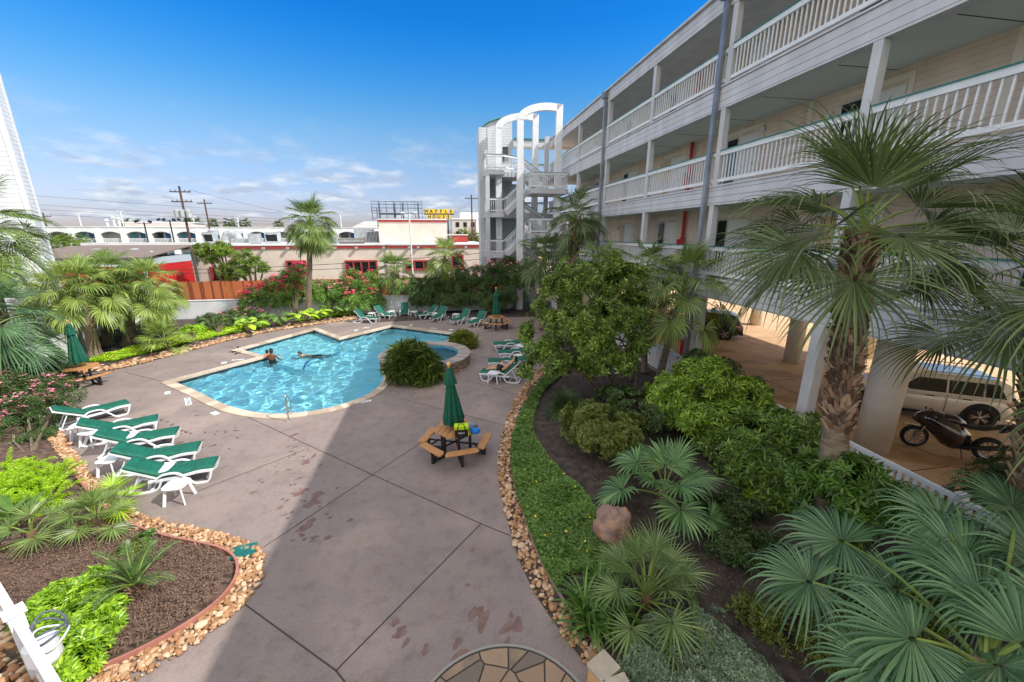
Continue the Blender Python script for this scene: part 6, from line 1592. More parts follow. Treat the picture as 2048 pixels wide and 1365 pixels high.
shrub_px('pittosporum', 'darker whorled shrub in front of the picket fence, right of the bright one', (1590, 1000), [(1510, 880, 9.1, .8, .6), (1590, 880, 8.8, .75, .6), (1610, 940, 8.1, .7, .6), (1530, 950, 8.2, .75, .6), (1480, 920, 8.6, .5, .45), (1570, 1000, 7.6, .6, .45), (1440, 885, 9.2, .5, .4)], 4600, .18, leafmat('pittosporum_dark', S(82, 116, 50), S(150, 178, 84), S(106, 142, 62), k=.8), seed=4, k=7, w=.28)
shrub_px('pittosporum', 'whorled green shrub beneath the big palm near the lower end of the fence', (1735, 1060), [(1640, 960, 6.3, .5, .35), (1700, 960, 5.8, .42, .38), (1770, 1010, 5.6, .45, .38), (1660, 1030, 5.7, .5, .35)], 1700, .15, L_MID, seed=5, k=7, w=.28)
shrub_px('yellow_leaved_shrub', 'small yellow green shrub tucked under the dark whorled one', (1530, 1050), [(1530, 1015, 7.6, .38, .3), (1500, 1000, 7.8, .25, .22)], 700, .10, L_LIME, seed=6, k=7)
shrub_px('boxwood', 'rounded small leaved bush left of the bright shrub', (1205, 895), [(1185, 850, 9.9, .85, .55), (1235, 862, 9.6, .7, .48), (1155, 835, 10.4, .55, .42), (1205, 880, 9.3, .6, .35)], 8500, .075, L_OLIVE, seed=7, k=5, w=.5)
shrub_px('box_bush', 'low dark bush behind the rounded one at the foot of the tree', (1290, 845), [(1270, 815, 11.2, .7, .5), (1310, 835, 10.6, .6, .45), (1225, 800, 11.8, .6, .4)], 2600, .1, L_DARK, seed=8, k=5, w=.45)
shrub_px('wild_bush', 'sprawling dark twiggy bush along the picket fence', (1470, 770), [(1440, 745, 12.4, .7, .45), (1500, 775, 11.8, .6, .35), (1395, 725, 12.9, .6, .4)], 2600, .08, L_DARK, seed=9, shell=.8)
shrub_px('germander_bush', 'grey green fine leaved bush at the bottom of the picture', (1370, 1370), [(1280, 1290, 4.6, .36, .28), (1350, 1250, 4.75, .36, .26), (1330, 1300, 4.35, .42, .30), (1400, 1290, 4.4, .48, .32), (1460, 1330, 4.1, .42, .30), (1360, 1345, 4.0, .5, .3), (1290, 1340, 4.1, .34, .26), (1420, 1245, 4.9, .4, .22), (1500, 1370, 3.9, .4, .3)], 11500, .055, L_GREYG, seed=10, k=7, w=.30, shell=.5, gap=.5, thr=-.33)
# grass clump, lily clump
def clump(name, label, c, n, L, w_, leaf, seed, cat='plant', **k):
    c = Vector(c); return tag(strap_clump(MB(), c, n, L, w_, seed, **k).build(name, leaf, origin=c), label, cat)
clump('grass_clump', 'dark tufted grass clump at the left end of the right bed', at(1132, 830), 900, .95, .016, L_DARK, 3, droop=1.3, el=(35, 85))
for i, (x, y) in enumerate([(1170, 1225), (1200, 1180), (1225, 1235), (1180, 1260)]):
    clump('lily_clump', ['strap leaved lily clump at the lower edge of the ground cover', 'strap leaved lily clump below the low fan palm', 'strap leaved lily clump touching the grey green bush', 'strap leaved lily clump nearest the sandstone wall'][i], at(x, y), 60, .62, .035, L_MID, 10+i, droop=1.15, el=(35, 80))
# fan palms of the foreground
low_fan('fan palm with five big blue green leaves beside the boulder', at(1325, 1015), 12, .62, .78, L_FAN, 51, nseg=30, arc=5.0, split=.55, droop=.45, el0=80, el1=2, az0=.4, h=.35)
low_fan('many leaved low fan palm below the boulder', at(1290, 1215), 26, .45, .72, leafmat('low_fan_green', S(104, 134, 72), S(152, 176, 108), S(126, 156, 88)), 52, nseg=24, arc=4.6, split=.35, droop=.25, el0=84, el1=8, h=.2)
lv = G(2000, 1480, 0); lv = Vector((4.9, 3.1, 0))
t = thing('livistona_palm', 'huge fan palm at the lower right corner with drooping ribbon tipped leaves', 'palm', lv, 0, world=True)
lm, pm = MB(), MB(); rngl = np.random.default_rng(77)
for (px, py, Yd, dv, uv_, rr_) in [(1690, 1085, 4.9, (-.75, .25, .1), (0, -.45, 1), .92), (1625, 1165, 4.25, (-.8, -.05, .1), (0, -.4, 1), .80), (1832, 1278, 3.25, (-.8, -.15, .0), (0, -.35, 1), .88), (1935, 1130, 4.1, (-.35, .75, .5), (-.3, -.7, .9), 1.0),
                              (1968, 1215, 3.5, (.1, .6, .5), (.0, -.8, .8), .85), (2075, 1120, 4.0, (.4, .5, .4), (0, -.6, 1), .9), (2040, 1290, 3.1, (.5, -.1, .2), (.3, -.5, 1), .8), (1800, 1180, 4.2, (-.5, .4, .2), (0, -.5, 1), .85),
                              (1900, 1380, 2.9, (-.2, -.6, -.1), (0, -.2, 1), .8), (2120, 1230, 3.3, (.6, .1, .3), (0, -.4, 1), .8), (2030, 1020, 4.7, (.1, .8, .5), (0, -.6, .8), .8), (1890, 1050, 4.6, (-.3, .8, .5), (0, -.6, .8), .8), (1990, 1330, 3.0, (.3, -.3, .2), (0, -.2, 1), .75), (1760, 1330, 3.1, (-.6, -.4, -.1), (0, -.2, 1), .7)]:
    hub = np.array(D(px, py, Yd)); base = np.array([lv.x, lv.y, 1.45])
    dd = petiole(pm, base, hub, .02, sag=.10)
    fan_leaf(lm, hub, np.array(dv)+np.array([dd.x, dd.y, dd.z])*.4, uv_, rr_*1.04, 52, 5.3, .46, 2.6, 10, rng=rngl, fold=.12, wk=.85)
lm.build('crown', L_BLUE, t); pm.build('leaf_stalk', M_PETI, t); trunk_mesh(lv, lv+Vector((0, 0, 1.5)), .16, .12, 3)[0].build('trunk', M_BARK, t)
for i, (x, y, Yd) in enumerate([(1760, 1230, 4.6), (1850, 1190, 4.9), (1960, 1120, 5.2), (1720, 1300, 4.1), (1980, 1000, 6.4), (2040, 900, 7.2)]):
    b = at(x+10, y+70); p = D(x, y, Yd)
    shrub('understory_bush', ['low fine leaved bush between the big fan leaves', 'low bush behind the big fan leaves in the lower right', 'dark bush at the right under the fan leaves', 'low bush below the lowest large fan leaf', 'dark leafy bush in front of the motorcycle', 'loose dark bush at the right edge by the car'][i], 'shrub', (p.x, p.y, 0.08),
          [(0, 0, .35 if i < 4 else .6, .65, .6, .38 if i < 4 else .6), (.5, .2, .3, .5, .5, .3)], 1700, .085, [L_OLIVE, L_MID, L_MID, L_OLIVE, L_DARK, L_DARK][i], seed=60+i, shell=.6, k=6, w=.25)
# fire extinguisher cabinet on a post by the columns
fp = G(1411, 745, .1)
fe = thing('extinguisher_cabinet', 'small red fire extinguisher cabinet on a post beside the car park', 'extinguisher cabinet', UV(fp.dot(UD), 9.75, 0), TH)
MB().box(-.14, .14, -.08, .12, .95, 1.6).build('cabinet', RED, fe, bevel=.012); MB().box(-.09, .09, -.085, -.081, 1.05, 1.5).build('label_plate', WHITE, fe); MB().box(-.03, .03, 0, .06, 0, .949).build('post', GREYW, fe)
# rhapis bush by the spa and small one behind it
rb = at(825, 768, 0)
shrub('lady_palm', 'dense round lady palm bush between the pool and the hot tub', 'shrub', rb, [(0, .45, .55, .85, .75, .6), (-.1, .4, .9, .65, .6, .5), (.35, .3, .4, .6, .5, .45), (-.45, .3, .4, .55, .5, .42)], 900, .5, leafmat('lady_palm_leaf', S(70, 98, 46), S(150, 170, 76), S(98, 124, 56)), seed=31, k=8, w=.13, spread=1.0, thr=-.2, stems=8, up=.5)
sb_ = at(928, 694, 0)
shrub('spiky_plant', 'small spiky yellow green plant behind the hot tub', 'shrub', sb_, [(0, 0, .3, .6, .55, .36)], 300, .36, leafmat('spiky_leaf', S(110, 132, 50), S(170, 180, 80)), seed=32, k=8, w=.12, stems=3)

# litter: fallen leaves and twigs on the dark soil
def litter(label, poly, n, seed):
    rng = np.random.default_rng(seed); P_ = scatter(poly, n); m, _ = clusters(None, 0, .05, 1, .45, seed=seed, pts=np.column_stack([P_, np.full(n, .115)+rng.uniform(0, .03, n)]), spread=1.0, jit=.9)
    tag(m.build('leaf_litter', leafmat('dry_leaf', S(150, 120, 84), S(84, 66, 50), S(120, 104, 66), tr=0, rough=.9, k=.8), origin=(P_[0][0], P_[0][1], 0)), label, 'leaf litter', kind='stuff')
litter('dry fallen leaves and bark scattered on the dark soil of the right bed', [Vector(p) for p in P2([(1090, 800), (1240, 800), (1500, 880), (1750, 1100), (1700, 1340), (1500, 1340), (1250, 1100), (1180, 980), (1090, 890)])], 5200, 31)
for i, (x, y, Yd, L_) in enumerate([(1480, 1180, 5.9, 0), (1560, 1290, 4.6, 1), (1455, 1060, 7.0, 0)]):
    p = D(x, y, Yd); shrub('understory_bush', ['low sprawling bush on dark soil between the low fan palm and big fan leaves', 'low bush right of the grey green one under the big fan leaves', 'small dark bush below the five leaved fan palm'][i], 'shrub', (p.x, p.y, .08), [(0, 0, .2, .5, .45, .28), (.35, .15, .18, .42, .4, .24), (-.3, .2, .16, .35, .35, .2)], 900, .09, L_DARK if L_ == 0 else L_OLIVE, seed=200+i, shell=.7, w=.3, stems=3)
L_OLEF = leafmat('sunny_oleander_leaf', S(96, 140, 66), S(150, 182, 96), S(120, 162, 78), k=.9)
# ================================================================ planting, far side
pb = at(616, 640); pt_ = D(621, 450, pb.y-.5)
fan_palm('cabbage_palm', 'tall slim cabbage palm rising alone above the far flower bed', 'palm', pb, pt_, .2, .15, 34, 1.05, 1.0, L_PALM, seed=61, nseg=30, steps=4, droop=.7, el0=88, el1=-58, arc=4.2, bend=.12, dead=9, r=.02)
for i, (x, y, ty, l_, hh) in enumerate([(793, 620, 545, 'medium fan palm behind the front facing lounger', 1), (893, 618, 520, 'medium fan palm with bright yellow stalks left of the pink shrubs', 1)]):
    b = at(x, y); fan_palm('cabbage_palm', l_, 'palm', b, D(x-3, ty, b.y), .26, .22, 26, 1.0, 1.05, L_PALMY if i else L_PALM, seed=63+i, nseg=28, steps=4, droop=.65, el0=86, el1=-52, arc=4.2, boot=(.2, 1, 60, .22), r=.022)
for i, (x, y, z) in enumerate([(945, 612, 1.3), (990, 610, 1.6), (1030, 600, 1.8), (1065, 590, 2.0), (865, 612, 1.0), (1085, 575, 2.6)]):
    b = at(x, y); low_fan(['low dark fan palm left of the far umbrella', 'low fan palm right behind the far umbrella', 'fan palm right of the far umbrella', 'fan palm in front of the stair tower foot', 'low fan palm behind the shaded far loungers', 'taller low palm beside the stair tower foot'][i], b, 20, .8, .9, L_PALMD if i % 2 else L_PALM, 70+i, h=z*.5, nseg=20, steps=4, droop=.6, el0=84, el1=-10)
ole = [((530, 642), [(520, 600, 28.4, 1.0, .9), (560, 585, 28.8, 1.1, 1.1), (500, 610, 28.2, .8, .7)], F_RED, 'red flowering oleander at the left of the tall palm', 60),
       ((595, 640), [(590, 570, 28.9, .9, 1.2), (575, 600, 28.4, 1.0, .8), (598, 555, 29, .6, .8)], F_RED, 'tall red oleander right beside the tall palm trunk', 45),
       ((650, 632), [(645, 590, 28.8, 1.1, 1.0), (680, 590, 28.8, .8, .8)], F_PINK, 'pink flowering oleander right of the tall palm', 22),
       ((720, 625), [(705, 575, 29.3, .95, 1.2), (735, 585, 29.2, .95, 1.0), (715, 605, 28.8, 1.3, .8), (745, 560, 29.5, .6, .6)], F_RED, 'large green oleander with red blossom behind the sunlit far loungers', 30),
       ((1000, 600), [(985, 555, 30.3, 1.2, 1.1), (1025, 555, 30.3, 1.1, 1.1), (955, 560, 30.3, .9, .9)], F_PINK, 'dark oleander with a few pink blossoms near the stair tower', 30),
       ((1045, 590), [(1045, 560, 29.0, .9, 1.0), (1015, 540, 30.0, .7, .9)], F_PINK, 'dark oleander against the foot of the stair tower', 14),
       ((930, 600), [(925, 565, 30.2, 1.0, 1.0), (870, 575, 30.2, 1.2, .8), (830, 580, 30.2, 1.1, .8)], F_PINK, 'dark shrub mass behind the shaded far loungers', 6)]
ole += [((900, 606), [(880, 598, 29.6, .9, .8), (925, 598, 29.6, .9, .9), (850, 602, 29.4, .7, .7), (900, 608, 29.0, .9, .5)], F_PINK, 'dark low shrubs directly behind the shaded far loungers', 2),
        ((970, 606), [(965, 598, 29.4, 1.0, .9), (1010, 598, 29.2, .9, .9), (985, 608, 29.0, 1.0, .5)], F_PINK, 'dark low shrubs hiding the wall behind the far umbrella', 3),
        ((820, 612), [(755, 606, 29.0, .5, .6), (835, 600, 29.4, .5, .6)], F_PINK, 'small dark shrubs either side of the fan palm behind the front facing lounger', 2)]
for i, (b, px, fm0, l_, nf_) in enumerate(ole):
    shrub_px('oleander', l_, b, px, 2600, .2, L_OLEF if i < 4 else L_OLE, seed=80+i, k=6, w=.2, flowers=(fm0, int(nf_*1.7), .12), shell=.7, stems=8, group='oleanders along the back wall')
for i, (x, y) in enumerate([(470, 655), (497, 665), (528, 655), (560, 650), (640, 640), (660, 636), (700, 632), (600, 648), (430, 658)]):
    c = at(x, y); t = thing('elephant_ear', ['low plant with broad leaves left of the pink rose bush', 'broad leaved plant just left of the bare soil', 'broad leaved plant with a bent stem in the far bed', 'broad leaved plant left of the tall palm foot', 'bright broad leaved plant right of the tall palm', 'second bright broad leaved plant right of the tall palm', 'broad leaved plant in front of the large oleander', 'yellowish broad leaved plant at the tall palm foot', 'broad leaved plant at the left end of the far bed'][i], 'plant', c, 0, 'broad leaved plants in the far bed', world=True)
    lm, pm = broad_leaves(c, 9, .75, .36, 90+i, stalk=.75, el=(45, 82), droop=.8); lm.build('foliage', L_LIME if i % 3 == 1 else L_MID, t); pm.build('leaf_stalk', M_PETI, t)
shrub_px('rose_bush', 'low bush with pale pink flowers left of the red oleanders', (495, 650), [(480, 632, 26.2, .7, .45), (510, 634, 26.2, .6, .4)], 1100, .11, L_MID, seed=95, flowers=(F_PINK, 30, .07))
shrub_px('grey_bush', 'rounded grey green bush right of the left palm group', (435, 672), [(428, 645, 24.0, .85, .55), (450, 640, 24.4, .6, .5)], 1500, .10, L_OLE, seed=96, flowers=(F_PINK, 8, .06))
shrub_px('lime_bush', 'bright lime bush at the end of the flowering strip', (395, 690), [(385, 665, 22.4, .6, .4)], 800, .1, L_LIME, seed=97)
shrub_px('yellow_bush', 'small orange yellow shrub in the bare soil of the far bed', (498, 672), [(498, 660, 23.6, .35, .28)], 300, .08, leafmat('orange_leaf', S(200, 180, 60), S(160, 150, 50)), seed=98)
# trees behind the fence
def jun(label, px, U, z0, lob_px, n, seed, name='juniper_tree'):
    b = UV(U, vat(px, U), z0); t = thing(name, label, 'tree', b, 0, 'trees behind the cedar fence', world=True); lb = []
    sm2 = MB()
    for (x, y, rx, rz) in lob_px:
        p = W(x, y, U); lb.append((p[0], p[1], p[2], rx, rx, rz)); q = Vector(p); sm2.tube([b, b.lerp(q, .5)+Vector((.3, 0, .1)), q], [.16, .1, .04], 6)
    clusters(lb, n, .2, 6, .3, seed=seed, shell=.5, up=.8)[0].build('crown', leafmat('juniper_green', S(96, 136, 40), S(160, 186, 64), S(124, 160, 50)), t); sm2.build('trunk', M_BARKD, t)
jun('twisted juniper left of the restaurant windows', 437, 41, 0, [(415, 505, 1.1, .75), (440, 500, 1.1, .7), (418, 520, .8, .7), (450, 508, .6, .5)], 1900, 101)
jun('clipped juniper in front of the cream restaurant wall', 487, 40, 0, [(490, 520, .9, .9), (510, 530, .8, .8), (473, 535, .7, .6), (485, 545, .8, .6), (527, 540, .5, .45), (450, 545, .6, .7), (465, 555, .5, .5)], 2200, 102)
jun('dark round headed tree at the left beyond the palms', 140, 62, 0, [(135, 495, 2.3, 1.5), (152, 492, 1.7, 1.4), (112, 500, 1.8, 1.5)], 3000, 103, 'round_tree')
for i, (px, U, z) in enumerate([(270, 150, 9.6), (290, 155, 9.8), (392, 150, 10), (408, 150, 9.8), (440, 155, 9.8), (472, 150, 10.2), (502, 150, 10), (568, 150, 9.6), (945, 90, 6.0), (960, 85, 5.6), (930, 95, 6.6), (916, 92, 5.4), (975, 80, 5.2)]):
    v = vat(px, U); b = UV(U, v, 0); 
    fan_palm('distant_palm', ['tiny far palm above the motel roof left of the black floodlight', 'tiny far palm just left of the black floodlight', 'tiny far palm left of the brown utility pole', 'tiny far palm right of the brown utility pole', 'tiny far palm at the thinner pole', 'tiny far palm right of the thinner pole', 'tiny far palm midway to the tall palm', 'tiny far palm just left of the tall palm trunk',
              'dusty palm beside the right utility pole', 'dusty palm right of the right utility pole', 'dusty tall palm left of the right utility pole', 'dusty low palm under the apartment block', 'dusty palm next to the stair tower edge'][i], 'palm', b, b+Vector((0, 0, z-1.2)), .3, .25, 13, 1.7, 1.0, L_OLIVE if i > 7 else L_DARK, seed=110+i, nseg=12, steps=3, group='distant palms', wk=1.6)
# ================================================================ planting, left side
for i, (x, y, ty, tx, l_, n_, R_) in enumerate([(192, 712, 585, 165, 'fan palm with a pale leaning trunk behind the left umbrella', 24, 1.15), (256, 692, 592, 262, 'fan palm with a short thick trunk in the left palm group', 24, 1.1), (300, 690, 575, 300, 'dense fan palm at the right of the left palm group', 22, 1.05),
                                 (215, 690, 560, 215, 'fan palm in the middle back of the left palm group', 24, 1.15), (150, 700, 600, 120, 'pale leaved fan palm nearest the white tower', 18, 1.2)]):
    b = at(x, y); fan_palm('mexican_fan_palm', l_, 'palm', b, D(tx, ty, b.y+.1), .26, .17, n_+6, R_*.84, 1.1, L_PALMY if i in (0, 2, 4) else L_PALM, seed=130+i, nseg=36, steps=6, droop=1.5, el0=84, el1=-48, arc=4.4, split=.45, r=.02, wk=1.0, group='fan palms of the left group')
low_fan('small bright palmetto in front of the left palm group', at(335, 700), 14, .75, .75, L_PALMY, 141, h=.3, nseg=26, droop=.45, el0=85, el1=5)
shrub_px('yellow_flowering_bush', 'tangled yellow green shrub behind the left palms', (205, 680), [(205, 630, 22.5, 1.3, 1.0), (170, 620, 22.5, 1.0, 1.0), (185, 600, 23, .8, .8)], 2400, .13, L_LIME, seed=142, flowers=(F_YEL, 40, .06))
shrub_px('dark_undergrowth', 'dark undergrowth between the trunks of the left palms', (230, 700), [(225, 680, 21.6, 1.6, .5), (290, 668, 22.6, 1.4, .5)], 1300, .14, L_DARK, seed=143)
# two palms cut by the left edge
b = at(40, 770); fan_palm('cabbage_palm', 'cabbage palm cut by the left edge high in front of the white tower', 'palm', b, D(-55, 462, b.y), .22, .18, 28, 1.25, 1.25, L_PALM, seed=150, nseg=42, steps=5, droop=.7, el0=84, el1=-50, arc=4.2, split=.4, r=.02, dead=4)
b = at(5, 790); fan_palm('cabbage_palm', 'cabbage palm with grey green fronds above the pink oleander on the left', 'palm', b, D(-15, 655, b.y-.2), .22, .18, 26, 1.15, 1.1, L_BLUE, seed=151, nseg=44, steps=5, droop=.85, el0=80, el1=-40, arc=4.2, split=.4, r=.022)
shrub_px('oleander', 'big pink flowering oleander at the left beside the loungers', (60, 900), [(30, 800, 12.4, 1.0, .85), (90, 790, 12.8, .9, .7), (60, 840, 11.6, 1.0, .8), (110, 830, 12.0, .6, .65), (20, 870, 10.8, .9, .7), (85, 890, 10.6, .55, .5), (-40, 800, 12.0, 1.2, 1.0)], 5200, .16, L_OLE, seed=152, k=6, w=.17, flowers=(F_PINK, 210, .05), shell=.6)
shrub_px('bronze_bush', 'bronze green bush above the pink oleander at the left', (60, 790), [(75, 745, 14.6, .9, .5), (30, 740, 14.4, .8, .6), (120, 750, 14.8, .5, .4)], 1600, .14, L_OLE, seed=153)
c = at(45, 735); t = thing('philodendron', 'plant with large divided leaves beneath the left palm', 'plant', c, 0, world=True)
lm, rm_ = feather_crown(at(95, 760, .3), 9, .9, 16, .3, 5, el=(30, 75), lw=.03); lm.build('foliage', L_MID, t); rm_.build('leaf_stalk', M_PETI, t)
# foxtail ferns
for i, (x, y) in enumerate([(50, 985), (110, 965), (10, 1000), (90, 1010), (30, 955)]):
    c = at(x, y); t = thing('foxtail_fern', ['bright foxtail fern in the middle of the fern patch on the left', 'bright foxtail fern nearest the left loungers', 'foxtail fern at the left picture edge', 'lowest foxtail fern of the left patch', 'foxtail fern directly beneath the pink oleander'][i], 'fern', c, 0, 'foxtail ferns', world=True)
    rng = np.random.default_rng(160+i); P_ = []
    fm_ = MB()
    for j in range(34):
        a_ = rng.uniform(0, 2*PI); e_ = math.radians(rng.uniform(25, 75)); d_ = np.array([math.cos(a_)*math.cos(e_), math.sin(a_)*math.cos(e_), math.sin(e_)]); p = np.array(c)+rng.normal(0, .08, 3)*[1, 1, 0]; l_ = rng.uniform(.45, .75)
        for s_ in range(26):
            d_ = nrm(d_+np.array([0, 0, -1])*.045); p = p+d_*l_/26
            if s_ > 3: P_ += [p.copy()]*(2 if s_ < 22 else 1)
    clusters(None, 0, .055, 6, .22, seed=i, pts=np.array(P_), jit=1.2, spread=1.1)[0].build('foliage', L_FERN, t)
# foreground left bed
low_fan('small fan palm in the middle of the mulch bed, by the nearest lounger', at(200, 1060), 15, .36, .42, L_PALM, 171, h=.22, nseg=24, split=.35, droop=.25, el0=85, el1=10)
low_fan('small fan palm beside the rock border under the nearest lounger', at(235, 1020), 8, .34, .36, L_LIME, 172, h=.12, nseg=22, split=.35, droop=.25, el0=75, el1=8)
low_fan('small fan palm at the left edge of the mulch bed', at(70, 1085), 9, .42, .45, L_PALM, 173, h=.15, nseg=24, split=.35, droop=.3, el0=70, el1=5)
c = at(25, 1055); t = thing('bird_of_paradise', 'clump of broad upright paddle leaves at the left edge', 'plant', c, 0, world=True); lm, pm = broad_leaves(c, 14, .5, .16, 5, stalk=.32, el=(55, 85), droop=.25); lm.build('foliage', L_MID, t); pm.build('leaf_stalk', M_PETI, t)
c = at(275, 1188); t = thing('sago_cycad', 'feathery sago cycad on a brown stump in the mulch bed', 'cycad', c, 0, world=True)
lm, rm_ = feather_crown(c+Vector((0, 0, .18)), 17, .78, 46, .13, 7, el=(28, 78), droop=.55, lw=.005, stiff=.7, up_l=.35); lm.build('foliage', L_CYC, t); rm_.build('leaf_stalk', M_PETI, t)
tm, pts, rs_ = trunk_mesh(c, c+Vector((0, 0, .2)), .13, .11, 4, flare=1.0); tm.build('stump', M_BOOT, t); boots(pts, rs_, 0, 1, 60, .07, 4).build('leaf_base', M_BOOT, t)
shrub_px('schefflera', 'bright lime green bush in the lower left corner', (150, 1290), [(120, 1200, 5.1, .30, .22), (180, 1178, 5.2, .26, .2), (85, 1230, 4.8, .26, .2), (170, 1235, 4.7, .32, .22), (125, 1270, 4.45, .30, .2), (205, 1222, 4.85, .24, .18), (160, 1300, 4.2, .26, .18), (212, 1258, 4.6, .2, .15), (150, 1335, 4.0, .24, .15)], 2100, .10, leafmat('schefflera_leaf', S(74, 120, 30), S(170, 200, 50), S(130, 176, 40), k=.85), seed=181, k=8, w=.42, up=.9, shell=.7)
shrub_px('croton', 'small yellow green plant between the lime bush and the fan palm', (105, 1165), [(105, 1145, 5.9, .22, .16)], 130, .12, L_CROTON, seed=182, k=7, w=.35, up=1.0)
for i, (x, y, r_) in enumerate([(293, 1085, .18), (265, 1108, .15), (250, 1112, .12)]):
    shrub_px('small_bush', ['small green bush behind the cycad fronds', 'small yellow green bush left behind the cycad', 'tiny sprout bush beside the cycad'][i], (x, y+8), [(x, y-6, G(x, y+6).y, r_, .13)], 160, .07, L_MID if i == 0 else L_OLIVE, seed=183+i, k=6, w=.4, up=.8)
# ================================================================ vehicles
M_SILVER = mat('champagne_car_paint', S(222, 220, 214), rough=.28, metal=.35, coat=.6)
M_DARKCAR = mat('dark_bronze_car_paint', S(58, 46, 38), rough=.25, metal=.4, coat=.6)
M_TYRE = mat('tyre_rubber', (.018, .018, .02), rough=.85); M_TRIM = mat('black_trim', (.015, .015, .016), rough=.6)
M_RIM = mat('alloy_rim', (.55, .55, .56), rough=.25, metal=.9); M_TAIL = mat('tail_light', S(190, 10, 20), rough=.15, coat=1); M_HEAD = mat('head_light', (.7, .75, .8), rough=.1, coat=1)
def wheel(par, x, y, r, w_, side, rimm, spokes=5):
    Mx = Matrix.Translation((x, y, r)) @ Matrix.Rotation(PI/2*(-side), 4, 'X')
    def lz(prof, name, m, p, n=28, cap=False):
        mb = MB(); mb.lathe((0, 0, 0), prof, n, cap=cap); V = np.concatenate(mb.v); mb.v = [np.array([(Mx @ Vector(q))[:] for q in V])]; return mb.build(name, m, p, smooth=True)
    wl_ = lz([(r*.66, -w_/2), (r*.94, -w_/2), (r, -w_*.32), (r, w_*.32), (r*.94, w_/2), (r*.66, w_/2), (r*.66, -w_/2)], 'wheel', M_TYRE, par)
    lz([(r*.66, w_*.3), (r*.64, w_*.45), (r*.6, w_*.45), (r*.58, w_*.2), (.01, w_*.15)], 'rim', M_TRIM, wl_)
    m = MB()
    for k in range(spokes):
        for dq in (-.16, .16):
            a = 2*PI*k/spokes; p0_ = Vector((math.cos(a+dq*.7)*r*.12, math.sin(a+dq*.7)*r*.12, w_*.42)); p1_ = Vector((math.cos(a+dq)*r*.63, math.sin(a+dq)*r*.63, w_*.42))
            m.bar(Mx @ p0_, Mx @ p1_, r*.09, .025, up=(0, 1, 0))
    m.lathe((0, 0, 0), [(.01, 0)], 3, cap=False) if False else None
    m.build('spokes', rimm, wl_)
    lz([(r*.15, w_*.2), (r*.15, w_*.46), (.01, w_*.48)], 'hub', rimm, wl_)
def loft(sts, half, n=10):
    """stations (x, z0, z1, w): closed rounded sections"""
    V = []; F = []
    for (x, z0, z1, w_, tuck) in sts:
        h = z1-z0
        sec = [(-w_*.82, z0), (-w_*.97, z0+h*.12), (-w_, z0+h*.45), (-w_*(1-tuck*.4), z0+h*.8), (-w_*(1-tuck), z1-.012), (-w_*(1-tuck)*.9, z1)]
        sec = sec+[(-a, b) for a, b in sec[::-1]]
        V += [(x, a, b) for a, b in sec]
    k = 12
    for i in range(len(sts)-1):
        for j in range(k): F.append((i*k+j, (i+1)*k+j, (i+1)*k+(j+1) % k, i*k+(j+1) % k))
    F.append(tuple(range(k-1, -1, -1))); F.append(tuple((len(sts)-1)*k+j for j in range(k)))
    return MB().add(V, F)
